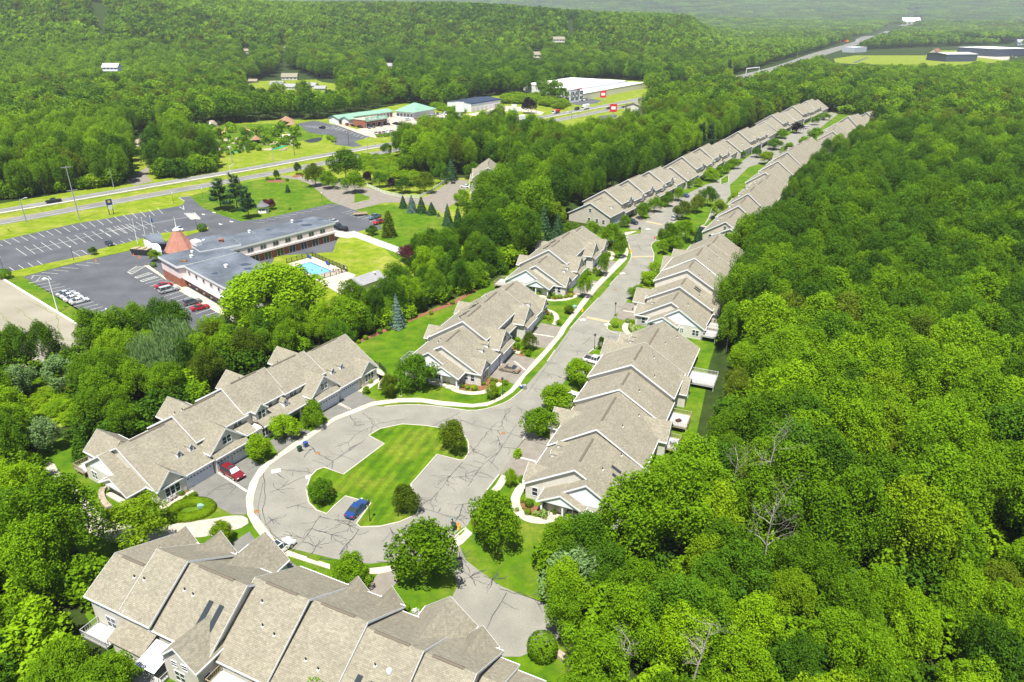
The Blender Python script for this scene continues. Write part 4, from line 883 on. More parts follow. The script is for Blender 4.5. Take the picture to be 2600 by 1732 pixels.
gable(h.W, h.R, h.T, 'y', -6.0, -2.2, 22.9, 1.25, 1.25, 3.6, 5.7, 5.7, 6.9, 0, .25, .2); window(h.root, 22.9, -2.18, 4.7, 1.6, 1.6, n=2, flip=-1)
window(h.root, 25.6, -3.58, 5.0, 1.7, 1.4, n=2, flip=-1); window(h.root, 22.6, -1.18, 1.6, 1.8, 1.7, n=3, flip=-1); door(h.root, 25.8, -1.18, flip=-1)
# dormer on the porch roof
dw, dr = MB(), MB(); gable(dw, dr, None, 'y', -4.2, -1.9, 28.4, .55, .55, 3.5, 4.9, 4.9, 5.5, 0, .15, .12, .07, tb=False); d = dw.obj('dormer', ['gable_white'], h.root, flip=-1); dr.obj('dormer_roof', ['shingle'], d, uv=True, flip=-1); q = window(h.root, 28.4, -1.88, 4.3, .7, 1.0, rows=3, flip=-1); q.parent = d
for x in (24.6, 26.0, 27.3): h.column(x, -.5, 3.1)
for x in (17.6, 20.0, 30.5, 33.2): h.column(x, -.8, 3.1)
h.vents([(6, -9.6), (11, -9.5), (12.5, -9.6), (25, -10), (34, -9.8), (44, -9.5)])
for x in (2.5, 16, 29, 42): gable(h.W, h.R, h.T, 'y', -19.2, -12.5, x, 2.8, 2.8, -.2, 3.9, 3.9, 6.4, .3, 0, .3)
pl = MB(); pl.box(9.6, -5.8, 5.3, 12.6, -5.55, 5.42); pl.obj('ridge_vent', ['white_paint'], h.root, (0, 0, .65), flip=-1)
h.end_porch(c=-6.4, c2=-11.0, h2=5.9, zp2=6.6, posts=False); h.deck(-2.5, 1, -17.2, -20, 1.2); h.finish()
# --- right-hand rows
def row_R(label, o, ang, units, proj, dorm, decks, porch=True, sky=(), backs=()):
    h = House('house_row', label, o, ang, 1, group='rows of joined houses')
    for i, (x0, x1, zr, zf, zb) in enumerate(units): h.unit(x0, x1, zr, zf, 0 if zf < 4 else -.0, zb, -16.6, -8.2)
    for x, w, zp, pr in proj:      # street-side wings with a gable roof
        gable(h.W, h.R, h.T, 'y', -6.5, pr, x, w, w, -.3, 3.0, 3.0, zp, 0, .35, .3); garage(h.root, x, pr+.03, min(4.9, 2*w-1), flip=1); 
    for x, y in dorm: h.dormer(x, y, .9, .9)
    for d in decks: h.deck(*d)
    for x, y in sky: h.skylight(x, y)
    for x, w, zp in backs: gable(h.W, h.R, h.T, 'y', -18.2, -11, x, w, w, -.3, 3.2, 3.2, zp, .3, 0, .3); window(h.root, x, -18.2, 1.6, 1.6, 1.6, '-y', 2)
    L = units[-1][1]
    h.vents([(x, y) for x in np.arange(4, L, 6.2) for y in (-10.5-(x*7 % 3),)])
    for x in np.arange(3, L, 5.0): window(h.root, float(x), -16.6, 1.6, 1.5, 1.6, '-y', 2); 
    for x0, x1, zr, zf, zb in units:
        if zf > 4.2: window(h.root, x0+2.5, 0, zf-1.1, 1.6, 1.3, '+y', 2); window(h.root, x1-2.5, 0, zf-1.1, 1.6, 1.3, '+y', 2)
        window(h.root, (x0+x1)/2+2.5, 0, 1.6, 1.2, 1.5, '+y', 2)
    if porch: h.end_porch(c=-7.1, c2=-10.7, h2=6.2, zp2=6.9)
    return h
h = row_R('house row right of the turning circle, two wicker chairs on its porch', (2.31, 94.27), 66.8,
          [(0, 11.2, 7.8, 3, 3), (11.2, 25.3, 8.7, 3.6, 3.4), (25.3, 33.6, 9.2, 4.9, 4), (33.6, 44, 10.4, 6.2, 5.2), (44, 62, 8.0, 3, 3)],
          [(3.0, 2.3, 4.6, .4), (20.5, 3.0, 5.4, 2.3), (53, 3.0, 5.5, 2.3), (46.5, 2.4, 4.9, .9), (60, 2.0, 4.4, .5)], [(7, -1.9), (10, -1.9), (55.5, -2.5), (57.8, -2.5)],
          [(9.2, 13.8, -16.6, -19.6, 1.2), (21.5, 25.5, -17.6, -20.2, 1.2), (29.5, 34.5, -16.6, -20.4, 1.3), (48.5, 54, -16.6, -22.5, 1.1, 'deck_grey')], sky=((6.2, -13.2), (4.6, -13.8), (46.2, -12.6)), backs=((23.5, 2.8, 5.6), (42, 2.6, 5.6)))
h.finish(); B5 = h
h = row_R('second house row right of the street with stepped gable walls', tuple(G(*T(1550, 580, 3.584)(238, 880)))[:2], 64.6,
          [(0, 8.2, 7.7, 3, 3), (8.2, 15.5, 9.0, 4.6, 4.2), (15.5, 24, 11.2, 7.0, 6.4), (24, 36, 11.8, 7.2, 6.6), (36, 46, 9.9, 5.2, 4.8), (46, 61, 8.8, 4, 3.8)],
          [(11.5, 3.0, 5.6, 3.4), (2.3, 2.3, 4.8, .5), (38.5, 3.0, 6.5, 3.2), (48, 3.0, 6.0, 2.6)], [(5.5, -2.0)], [(3, 7, -16.6, -19.8, 1.2), (12, 16, -17, -20, 1.2), (-2.5, 1.5, -16.6, -20, 1.4, 'deck_grey')], sky=((12.4, -11.8), (13.6, -11.8), (38, -12)), backs=((11.5, 2.6, 6.6), (40, 2.6, 6.6)))
h.finish()
# --- the big row in the foreground, seen from its back (B1)
h = House('house_row', 'largest house row in the foreground, seen from behind, roofs stepping down', (-47.7, 79.9), -25.2, 1, group='rows of joined houses')
for x0, x1, zr, zf, zb, yf, yb, yr in ((0, 6.2, 7.6, 4.3, 5.0, -.5, -13.5, -8.7), (6.2, 10.9, 9.3, 4.9, 5.0, -.3, -13.5, -7.0), (10.9, 20.2, 8.8, 4.5, 4.2, -.6, -13.2, -6.6), (20.2, 28, 8.2, 4.0, 3.2, 2.4, -12.6, -4.7), (28, 35.9, 7.5, 3.4, 2.9, 3.0, -12.0, -4.0), (35.9, 43.6, 6.9, 3.2, 2.6, 2.3, -12.0, -4.3), (43.6, 50.1, 6.25, 3.0, 2.4, 2.4, -11.5, -3.9)):
    h.unit(x0, x1, zr, zf, yf, zb, yb, yr)
h.unit(50.1, 52.6, 4.3, 2.7, 1.6, 2.2, -8, -2.5, vent=False); h.unit(52.6, 56.2, 3.9, 2.5, 1.0, 2.2, -7, -2.5, vent=False)
for x, w, zb, zp, y in ((2.2, 1.7, 4.2, 6.3, -.2), (8.2, 2.1, 4.6, 7.1, .5), (13.3, 3.4, 3.2, 6.5, 3.5), (28.9, 1.4, 3.3, 5.0, 1.4+1.9), (34, 1.4, 3.2, 5.2, 3.6), (42, 3.5, 2.8, 5.8, 4.7), (47.4, 1.9, 2.9, 5.0, 3.0)):
    gable(h.W, h.R, h.T, 'y', -4.2, y, x, w, w, -.3, zb, zb, zp, 0, .35, .3)
garage(h.root, 13.3, 3.53, 4.9); garage(h.root, 42, 4.73, 4.9); garage(h.root, 32, 3.03, 3.2)
h.vents([(4.9, -10.2), (6.8, -10.2), (12.6, -9.2), (14.1, -9.3), (24.3, -8.6), (26.3, -8.9), (31.2, -9.4), (33.2, -9.7), (39.3, -7.2), (40.9, -8.6), (22.6, -6.6)])
h.skylight(17.0, -10.4, .7, 2.5); h.skylight(18.7, -10.4, .7, 2.5); h.skylight(38.2, -9.8, .7, 2.6); h.skylight(40.0, -9.9, .7, 2.6)
mb = MB(); mb.lathe([(.35, 0), (.35, .3), (.28, .5), (.12, .62)], 10); mb.obj('roof_ventilator', ['pale_metal'], h.root, (41.2, -7.2, h.roofz(41.2, -7.2)+.1))
gable(h.W, h.R, h.T, 'y', -15.5, -8.6, 17.8, 2.7, 2.7, -.3, 4.0, 4.0, 6.4, .35, 0, .3)
gable(h.W, h.R, h.T, 'y', -13.5, -8.8, 39.6, 1.3, 1.3, 1.5, 3.6, 3.6, 4.9, .3, 0, .25)
for x, z in ((16.9, 3.3), (18.6, 3.4)): window(h.root, x, -15.5, z, .8, .8, '-y', 1, 2)
window(h.root, 17.4, -15.5, 1.4, 1.5, 1.5, '-y', 2); window(h.root, 20.5, -14.4, 1.5, .9, 1.4, '+x', 1)
h.W.box(6.0, -15.6, -.3, 11.3, -13.3, 2.1); pent(h.W, h.R, None, 5.7, 11.6, -13.4, 3.2, -16.0, 2.1)
aw = MB(); aw.hexa([(11.8, -13.7, 3.0), (15.0, -13.7, 3.0), (15.0, -17.0, 2.2), (11.8, -17.0, 2.2)], [(11.8, -13.7, 3.05), (15.0, -13.7, 3.05), (15.0, -17.0, 2.25), (11.8, -17.0, 2.25)])
awn = aw.obj('awning', ['vinyl'], h.root)
for i in range(11): st_ = MB(); x = 11.85+i*.29; st_.hexa([(x, -13.7, 3.055), (x+.08, -13.7, 3.055), (x+.08, -17.0, 2.255), (x, -17.0, 2.255)], [(x, -13.7, 3.062), (x+.08, -13.7, 3.062), (x+.08, -17.0, 2.262), (x, -17.0, 2.262)]); st_.obj('stripe', ['shingle_grey'], awn)
for x in (1.4, 2.9, 4.6, 6.6, 8.8): window(h.root, x, -13.5, 4.1, .8, .7, '-y', 1)
for x in (21.5, 23.5, 26, 29.5, 31.5, 34): window(h.root, x, -12.6 if x < 28 else -12.0, 2.3, .9, .7, '-y', 1)
window(h.root, 3.2, -13.5, 1.6, 1.6, 1.7, '-y', 2); window(h.root, 8.5, -15.6, 1.1, 2.0, 1.1, '-y', 3)
h.deck(0.5, 5.2, -13.6, -16, .6, 'deck_grey'); h.deck(12, 15.2, -13.8, -18, .3, 'deck_grey'); h.deck(21, 26, -12.7, -15, 1.4, 'deck_wood')
h.finish(); B1 = h
# --- the rows of the far street
def row_far(label, a, b, flip, units, depth=12.5, zb=5.0, porch=False, gbl=True, two=True):
    A = Vector(a); B = Vector(b); d = B-A; L = d.length; ang = math.degrees(math.atan2(d.y, d.x))
    h = House('house_row', label, a, ang, flip, group='rows of joined houses', wallm='siding_tan'); n = len(units); x = 0; w = L/sum(u_[0] for u_ in units)
    for i, (k, zr, zf, yf) in enumerate(units):
        x1 = x+k*w; h.unit(x, x1, zr, zf, yf, zf*.8, -depth, -depth*.48); c = (x+x1)/2
        if zf > 4.5:
            if gbl: gable(h.W, h.R, h.T, 'y', -depth*.4, yf+.6, c+1.2, 1.3, 1.3, zf-1.4, zf+.1, zf+.1, zf+1.6, 0, .2, .2); window(h.root, c+1.2, yf+.62, zf-.5, 1.5, 1.5, '+y', 2, flip=flip)
            window(h.root, c-2.0, yf+.01, zf-1.0, 1.5, 1.5, '+y', 2, flip=flip)
            pent(h.W, h.R, h.T, x+.2, x1-.2, yf, 3.6, yf+1.8, 2.9); garage(h.root, c-1.2, yf+.02, 2.7, flip=flip); h.column(x+.5, yf+1.6, 2.9); 
        else:
            h.dormer(c+.8, -2.2); garage(h.root, c, .02, 4.6, flip=flip)
        x = x1
    for fc, xx in (('-x', 0), ('+x', L)):
        for y in (-2.5, -5.2, -8.5): window(h.root, xx, y, 1.6, 1.0, 1.5, fc, 1, flip=flip)
        window(h.root, xx, -depth*.48, 5.2, 1.0, 1.3, fc, 1, flip=flip)
    if porch: gable(h.W, h.R, h.T, 'x', -1.6, .2, -depth*.62, depth*.36, depth*.36, -.3, 2.9, 2.9, 5.6, .3, 0)
    h.finish(); return h
def at(f, x, y, z=0): g = G(*f(x, y), z); return (g.x, g.y)
vv = T(1440, 380, 2.987); ww = T(1660, 230, 2.24)
row_far('two storey house row at the start of the far left street', at(vv, 320, 590), at(vv, 880, 300), -1, [(1.1, 8.0, 4.0, 0), (1, 10.6, 6.4, -1), (1, 8.8, 5.6, -.4), (1, 10.8, 6.5, -1.2), (1, 8.8, 5.6, -.4), (1.1, 10.6, 6.4, -1.2), (.9, 8.2, 3.6, 0)], 17)
row_far('second two storey house row of the far left street', at(vv, 905, 300), at(ww, 470, 385), -1, [(1.1, 9.0, 4.0, 0), (1, 11.2, 6.4, -1), (1, 9.4, 5.6, -.4), (1, 11.2, 6.5, -1.2), (1, 9.4, 5.6, -.4), (1.1, 9.4, 4.0, 0)], 17)
row_far('third house row of the far left street, behind a dark pointed conifer', at(ww, 490, 390), at(ww, 690, 275), -1, [(1.1, 9.4, 4.2, 0), (1, 11.2, 6.4, -1), (1, 9.8, 5.8, -.4), (1.1, 9.4, 4.2, 0)], 17)
row_far('fourth and fifth gables of the far left street, behind the dark rounded tree', at(ww, 695, 268), at(ww, 800, 212), -1, [(1.1, 9.4, 4.2, 0), (1, 11.4, 6.6, -1), (1.1, 9.8, 4.6, 0)], 18)
row_far('last house row of the far left street, closing the view before the wood', at(ww, 806, 208), at(ww, 985, 130), -1, [(1, 9.6, 4.2, 0), (1, 11.6, 6.6, -1), (1, 10.8, 6.2, -.4), (1, 11.8, 6.6, -1), (1, 9.8, 4.2, 0)], 18)
row_far('first house row of the far right street, half hidden by the wood', at(ww, 275, 850), at(ww, 560, 560), 1, [(1.2, 7.4, 3.0, 0), (1, 8.6, 3.6, 0), (1, 9.6, 4.4, 0), (1, 9.0, 4.0, 0), (1.2, 7.8, 3.0, 0)], 15, porch=True)
row_far('second house row of the far right street, its broad gable end facing the camera', at(ww, 520, 560), at(ww, 800, 345), 1, [(1.2, 8.2, 3.0, 0), (1, 9.2, 3.8, 0), (1, 10.2, 4.6, 0), (1, 9.6, 4.2, 0), (1.2, 8.4, 3.0, 0)], 16, porch=True)
row_far('short house row near the end of the far right street, wood pressing against it', at(ww, 912, 350), at(ww, 955, 262), 1, [(1, 7.6, 3.0, 0), (1, 9.2, 4.4, 0), (1, 8.2, 3.4, 0)], 15)
row_far('house row set across the far end of the street', at(ww, 960, 255), at(ww, 1185, 195), 1, [(1.1, 8.2, 3.2, 0), (1, 11.0, 6.0, -1), (1, 8.4, 3.2, 0), (1, 10.6, 5.8, -1)], 15)
row_far('house group partly hidden by tall trees beside the spruce row', at(t2, 905, 1330), at(t2, 930, 1190), 1, [(1, 7.6, 3.2, 0), (1, 9.6, 5.2, 0)], 14)

# ------------------------------------------------------------------ the inn: two flat roofed wings
def flat_wing(root, pts, zt, brick_h=2.7, wallm='stucco_pink', ov=.5):
    W, Bk, Rf, Fs = MB(), MB(), MB(), MB(); W.prism(pts, brick_h, zt-.6); Bk.prism(pts, -.1, brick_h)
    c = Vector((sum(p[0] for p in pts)/len(pts), sum(p[1] for p in pts)/len(pts)))
    big = [tuple(Vector(p)+(Vector(p)-c).normalized()*ov*1.4) for p in pts]
    Fs.prism(big, zt-.65, zt); inn = [tuple(Vector(p)+(c-Vector(p)).normalized()*.1) for p in big]; Rf.prism(inn, zt-.2, zt+.05)
    Bk.obj('brick_wall', ['brick'], root); W.obj('upper_wall', [wallm], root); Fs.obj('fascia', ['pale_metal'], root); Rf.obj('roof', ['tar_roof'], root)
inn = thing('inn', 'long flat roofed inn of brick and pink stucco, two wings in an L', 'inn', (0, 0, 0))
A1, A2, A3, A4 = Vector((-62.3, 238.4)), Vector((-70.5, 246.6)), Vector((-98.6, 217.0)), Vector((-88.6, 207.6)); A1 = Vector((-61.2, 236.6)); A4 = Vector((-85.6, 206.6)); dA = (A1-A4).normalized(); nA = Vector((-dA.y, dA.x))
wA = [tuple(A4-dA*6), tuple(A1), tuple(A1+nA*11.5), tuple(A4-dA*6+nA*13.5)]
flat_wing(inn, wA, 6.3)
Bs, Bm, Be = Vector((-102.8, 197.8)), Vector((-93.6, 190.0)), Vector((-58.0, 158.0)); dB = Vector((.745, -.667)).normalized(); nB = Vector((-dB.y, dB.x))
P1_ = Vector((-103.2, 198.6)); P2_ = Vector((-94.6, 190.4)); P3_ = Vector((-92.9, 191.3)); dB = (Vector((-76.3, 175.2))-P3_).normalized(); nB = Vector((-dB.y, dB.x))
wB = [tuple(P3_), tuple(P3_+dB*42), tuple(P3_+dB*42+nB*15.5), tuple(P3_+nB*16.5)]
flat_wing(inn, wB, 6.3)
wC = [tuple(P1_), tuple(P2_), tuple(P2_+Vector((1.9, 1.2))), tuple(P2_+nB*17), tuple(P1_+nB*15)]; flat_wing(inn, wC, 6.55)
flat_wing(inn, [(-101.5, 213), (-93, 203), (-84, 210), (-92, 221)], 6.9)
lo = MB(); lo.prism(polyG([(1000, 570), (1340, 495), (1440, 700), (1180, 690)], z9), 2.6, 3.2); lo.obj('canopy_roof', ['tar_roof'], inn); 
cw = MB(); q = polyG([(1005, 610), (1180, 720), (1350, 760), (1250, 650)], z9); cw.prism(q, -.1, 2.6); cw.obj('canopy_wall', ['vinyl'], inn)
# windows, doors and air conditioners along the two long faces
yA = math.atan2(dA.y, dA.x)
for i in range(8):
    p = A4+dA*(2.0+i*4.55); 
    if i % 1 == 0: o = ob('window', frame_mesh(1.9, 1.3, 2, 1, 'grey_metal'), inn, (p.x+nA.x*-.03, p.y+nA.y*-.03, 4.45), yA+math.pi); ob('pane', pane_mesh(1.9, 1.3), o)
    q = p+dA*1.2
    g_ = MB(); g_.box(-1.2, -.03, 0, 1.2, .06, 2.2); o = g_.obj('patio_door', ['glass'], inn, (q.x-nA.x*.03, q.y-nA.y*.03, .1), yA+math.pi)
    fr = MB(); [fr.box(x-.04, .06, 0, x+.04, .1, 2.2) for x in (-1.2, 0, 1.2)]; fr.obj('door_frame', ['pale_metal'], o)
    for dx in (-1.9, -3.2):
        q2 = p+dA*dx; ac = MB(); ac.box(-.5, 0, 0, .5, .25, .45); ac.obj('air_conditioner', ['white_paint'], inn, (q2.x, q2.y, 2.95), yA+math.pi)
for i in range(8):
    p = P3_+dB*(2.2+i*4.6); yB = math.atan2(dB.y, dB.x); 
    o = ob('window', frame_mesh(1.1, 1.2, 1, 1, 'grey_metal'), inn, (p.x-nB.x*.03, p.y-nB.y*.03, 4.4), yB+math.pi); ob('pane', pane_mesh(1.1, 1.2), o)
    q = p+dB*1.6; g_ = MB(); g_.box(-.6, -.03, 0, .6, .05, 2.1); g_.obj('door', ['sign_blue' if i % 3 == 0 else 'bin_green'], inn, (q.x-nB.x*.03, q.y-nB.y*.03, .05), yB+math.pi)
    ac = MB(); ac.box(-.5, 0, 0, .5, .25, .45); q = p-dB*1.0; ac.obj('air_conditioner', ['white_paint'], inn, (q.x, q.y, .5), yB+math.pi)
bl = MB(); a_, b_ = P3_+nB*-.05, P3_+dB*42; bl.hexa([(*a_, 2.6), (*(b_-nB*.05), 2.6), (*(b_-nB*1.1), 2.6), (*(a_-nB*1.1), 2.6)], [(*a_, 3.3), (*(b_-nB*.05), 3.3), (*(b_-nB*1.1), 3.2), (*(a_-nB*1.1), 3.2)]); bl.obj('balcony_band', ['vinyl'], inn)
bl = MB(); a_, b_ = A4-dA*5, A1; bl.hexa([(*a_, 2.65), (*b_, 2.65), (*(b_-nA*.5), 2.65), (*(a_-nA*.5), 2.65)], [(*a_, 3.35), (*b_, 3.35), (*(b_-nA*.5), 3.3), (*(a_-nA*.5), 3.3)]); bl.obj('balcony_band', ['stucco_pink'], inn)
zc = T(390, 500, 2.741)
for x, y, r in ((965, 178, .45), (668, 250, .45), (505, 490, .5), (270, 393, .4), (265, 425, .5), (350, 315, .35)):
    g = G(*zc(x, y), 6.4); mb = MB(); mb.lathe([(r, 0), (r, .35), (r*.6, .4), (r*1.1, .6), (r*1.1, .8), (r*.4, .95)], 10); mb.obj('roof_ventilator', ['white_paint'], inn, tuple(g))
g = G(*zc(300, 335), 6.9); mb = MB(); mb.box(-1.6, -1, 0, 1.6, 1, 1.3); mb.box(-1.3, -.8, 1.3, 1.0, .8, 1.6); mb.obj('roof_plant', ['pale_metal'], inn, tuple(g), R(-35))
g = G(*zc(473, 325), 6.4); mb = MB(); mb.box(-.6, -.6, 0, .6, .6, 1.3); mb.box(-.7, -.7, 1.3, .7, .7, 1.5); mb.obj('chimney', ['brick'], inn, tuple(g), R(10))
g = G(*zc(212, 450), 6.6); mb = MB(); mb.box(-.8, -.35, 0, .8, .35, .4); mb.obj('roof_plant', ['rust'], inn, tuple(g))
pr = random.Random(3)
for x, y, r in ((1070, 195, 1.5), (1015, 170, 1.1), (640, 470, 1.1), (425, 532, .9), (660, 500, 1), (1160, 158, .8), (800, 228, .7), (1000, 175, .8)):
    g = G(*zc(x, y), 6.38); n = 12; pts = [(g.x+r*pr.uniform(.6, 1.3)*math.cos(2*math.pi*i/n)*1.4, g.y+r*pr.uniform(.6, 1.3)*math.sin(2*math.pi*i/n)) for i in range(n)]
    sheet('roof_patch', pts, 6.372+pr.random()*.004, 'tar_patch', parent=inn)
# the steeple over the entrance
st = thing('steeple', 'truncated copper red steeple with a white spire over the entrance of the inn', 'steeple', (-101.5, 208.3, 0), R(12))
mb = MB()
def fr(z, r, n=6, off=0): return [(r*math.cos(2*math.pi*i/n+off), r*math.sin(2*math.pi*i/n+off), z) for i in range(n)]
nseg = 8; rings = [fr(5.6, 4.7, nseg), fr(7.2, 3.7, nseg), fr(11.6, 1.1, nseg)]; vs_ = sum(rings, []); mb.add(vs_, [(j*nseg+i, j*nseg+(i+1) % nseg, (j+1)*nseg+(i+1) % nseg, (j+1)*nseg+i) for j in range(2) for i in range(nseg)]+[tuple(range(16, 24))]); mb.obj('steeple_roof', ['copper_roof'], st)
mb = MB(); mb.lathe([(1.25, 11.6), (1.25, 11.9), (.9, 12.1), (.3, 12.5)], 8); mb.obj('cap', ['pale_metal'], st); mb = MB(); mb.tube((0, 0, 12.4), (0, 0, 16.0), .17, .03); mb.obj('spire', ['white_paint'], st)
mb = MB(); mb.lathe([(3.4, 0), (3.4, 5.7)], 6); mb.obj('tower_wall', ['vinyl'], st)
mb = MB(); mb.lathe([(5.0, 5.3), (5.05, 5.62)], 8); mb.obj('eaves', ['dark_metal'], st)
# pool and pool house
pd = sheet('pool_deck', polyG([(120, 560), (350, 492), (690, 640), (760, 665), (610, 850), (400, 722), (250, 640)], zq), .04, 'concrete')
w_ = polyG([(188, 585), (322, 546), (525, 630), (368, 673)], zq); sheet('pool_water', w_, .05, 'pool_water'); ribbon('pool_coping', w_, .35, .03, .12, 'bin_blue', closed=True)
def panel_fence(name, label, pts, h, m, post, step=2.4, open_=False, cat='fence'):
    t = thing(name, label, cat, (pts[0][0], pts[0][1], 0))
    for a, b in zip(pts, pts[1:]):
        a = Vector(a); b = Vector(b); L = (b-a).length; n = max(1, round(L/step)); d = (b-a)/n; an = math.atan2(d.y, d.x); l = d.length
        def fp():
            mb = MB()
            if open_:
                for z in (h*.12, h*.95): mb.box(0, -.03, z-.03, l, .03, z+.03)
                for k in range(int(l/.2)): x = .1+k*.2; mb.box(x-.02, -.02, 0, x+.02, .02, h)
            else: mb.box(.05, -.03, .05, l-.05, .03, h-.05)
            return mb.mesh('fence_panel', [m])
        pm = cached(('fence', name, round(l, 3), m, h), fp)
        def fq(): mb = MB(); mb.box(-.07, -.07, 0, .07, .07, h+.08); return mb.mesh('fence_post', [post])
        qm = cached(('fpost', h, post), fq)
        for i in range(n):
            p = a+d*i-Vector(pts[0]); ob('fence_panel', pm, t, (p.x, p.y, 0), an); ob('fence_post', qm, t, (p.x, p.y, 0), an)
    return t
panel_fence('pool_fence', 'black open metal fence round the swimming pool', polyG([(105, 555), (350, 490), (680, 632), (410, 715), (390, 690)], zq), 1.5, 'dark_metal', 'dark_metal', 2.0, True)
panel_fence('vinyl_fence', 'tall white panel fence running from the inn across the lawn behind the purple tree', polyG([(528, 292), (680, 320), (748, 308), (1130, 450), (1200, 478), (1320, 527)], zq), 2.3, 'vinyl', 'white_paint')
panel_fence('vinyl_fence', 'white panel fence half hidden by shrubs beside the pool house', polyG([(790, 850), (905, 800), (1050, 752), (1190, 690)], zq), 1.9, 'vinyl', 'white_paint')
sh = thing('pool_house', 'small shed with a grey gable roof and red doors beside the pool', 'shed', (-46.6, 188.6, 0), R(50.5))
W, Rf = MB(), MB(); gable(W, Rf, None, 'x', 0, 9.2, -1.2-1.2, 2.9, 2.9, 0, 2.5, 2.5, 4.0, .3, .3, .3); W.obj('wall', ['siding'], sh); Rf.obj('roof', ['shingle_grey'], sh, uv=True)
g_ = MB(); g_.add([(-.03, -5.1, 2.5), (-.03, .3, 2.5), (-.03, -2.4, 3.9)], [(0, 1, 2)]); g_.obj('gable_board', ['brick'], sh)
for y in (-.8, -4.0): door(sh, -.02, y, 0, .9, 2.0, '-x', m='sign_red')
mb = MB(); mb.lathe([(.3, 0), (.3, .5), (.45, .7), (.1, 1)], 8); mb.obj('roof_ventilator', ['pale_metal'], sh, (7, -3.5, 3.6))
# gazebo
gz = thing('gazebo', 'small white gazebo with a pointed grey roof under the purple trees', 'gazebo', tuple(G(*t1(1748, 1408))), 0)
mb = MB(); [mb.box(2.1*math.cos(a)-.08, 2.1*math.sin(a)-.08, 0, 2.1*math.cos(a)+.08, 2.1*math.sin(a)+.08, 2.5) for a in [2*math.pi*i/8 for i in range(8)]]; mb.obj('post', ['white_paint'], gz)
mb = MB(); mb.lathe([(2.7, 2.5), (1.0, 3.6), (.9, 3.7), (.8, 3.9), (.05, 4.7)], 8); mb.obj('roof', ['shingle_grey'], gz); mb = MB(); mb.lathe([(2.2, 0), (2.2, .25)], 8); mb.lathe([(2.15, .25), (2.15, .95), (2.1, .95), (2.1, .3)], 8); mb.obj('railing', ['white_paint'], gz)
# skip
sk = thing('skip', 'open black steel skip filled with rubble beside the inn', 'skip', tuple(G(*z9(945, 755))), R(-12))
mb = MB(); mb.hexa([(-2.7, -1.1, .2), (2.7, -1.1, .2), (2.7, 1.1, .2), (-2.7, 1.1, .2)], [(-3.2, -1.25, 2), (3.2, -1.25, 2), (3.2, 1.25, 2), (-3.2, 1.25, 2)]); mb.obj('body', ['dark_metal'], sk)
mb = MB(); [mb.box(-3.1+i*.8, -1.1, 2.0, -2.4+i*.8, 1.1, 2.05+.25*((i*7) % 3)/2) for i in range(8)]; mb.obj('rubble', ['dirt'], sk)

# ------------------------------------------------------------------ shops along the highway
def block(name, label, cat, o, ang, L, D, H, wallm, roofm, roof='flat', rise=2.5, ov=.6, doors=0, doorm='brick', fascia=None, zt=0, wins=0, base=0):
    t = thing(name, label, cat, (o[0], o[1], base), R(ang)); W, Rf = MB(), MB()
    if roof == 'gable': gable(W, Rf, None, 'x', 0, L, D/2, D/2, D/2, -1, H, H, H+rise, ov, ov, ov)
    else:
        W.box(0, 0, -1, L, D, H)
        if roof == 'hip':
            a, b = -ov, D+ov; k = min(D/2+ov, L/2); Rf.add([(-ov, a, H), (L+ov, a, H), (L+ov, b, H), (-ov, b, H), (k-ov, D/2, H+rise), (L+ov-k, D/2, H+rise)], [(0, 1, 5, 4), (1, 2, 5), (2, 3, 4, 5), (3, 0, 4), (0, 3, 2, 1)])
        else: Rf.box(-.2, -.2, H, L+.2, D+.2, H+.35)
    W.obj('wall', [wallm], t); Rf.obj('roof', [roofm], t, uv=roofm.startswith('shingle'))
    if fascia: f = MB(); f.box(-.3, -.3, H-.7, L+.3, -.21, H+.1); f.obj('fascia', [fascia], t)
    for i in range(doors):
        w = L/doors; garage(t, w*(i+.5), -.03, w*.62, min(H-1, 3), '-y', 1, doorm, lights=False)
    for i in range(wins):
        w = L/wins; window(t, w*(i+.5), -.01, H*.5, w*.5, H*.4, '-y', 2, 1)
    return t
def block2(name, label, cat, A, B, D, H, *a, **k):
    A = Vector(A); B = Vector(B); d = B-A; return block(name, label, cat, A, math.degrees(math.atan2(d.y, d.x)), d.length, D, H, *a, **k)
za = T(850, 255, 4.076)
def gz_(x, y, f=za): g = G(*f(x, y)); return (g.x, g.y)
block2('storage_block', 'long low white storage block with a green metal roof and brown shutters', 'storage block', gz_(40, 250), gz_(600, 172), 10, 4.0, 'siding_white', 'green_metal_roof', roof='gable', rise=1.6, doors=16, doorm='rust')
block2('car_showroom', 'square car showroom with a big green hipped roof', 'showroom', gz_(640, 182), gz_(815, 198), 26, 5.0, 'siding_white', 'green_metal_roof', roof='hip', rise=5.0, ov=1.5, wins=5)
block2('repair_shop', 'brick repair garage with a green sign board over its open bays', 'garage', gz_(318, 290), gz_(545, 255), 12, 5.0, 'brick', 'concrete_yard', doors=4, doorm='dark_metal')
block2('small_store', 'small white annexe with a green roof behind the repair garage', 'store', gz_(150, 262), gz_(210, 255), 9, 4.2, 'siding_white', 'green_metal_roof', roof='gable', rise=1.4)
A = Vector(gz_(318, 290)); B = Vector(gz_(545, 255)); d = (B-A); an = math.atan2(d.y, d.x); nn = Vector((d.y, -d.x)).normalized()
sg = thing('shop_sign', 'sloping green sign board with white lettering over the garage bays', 'sign', (A.x+nn.x*.4, A.y+nn.y*.4, 0), an)
mb = MB(); L = d.length; mb.hexa([(0, -.9, 4.4), (L, -.9, 4.4), (L, -.4, 4.4), (0, -.4, 4.4)], [(0, 0, 7.0), (L, 0, 7.0), (L, .3, 7.0), (0, .3, 7.0)]); mb.obj('board', ['green_metal_roof'], sg)
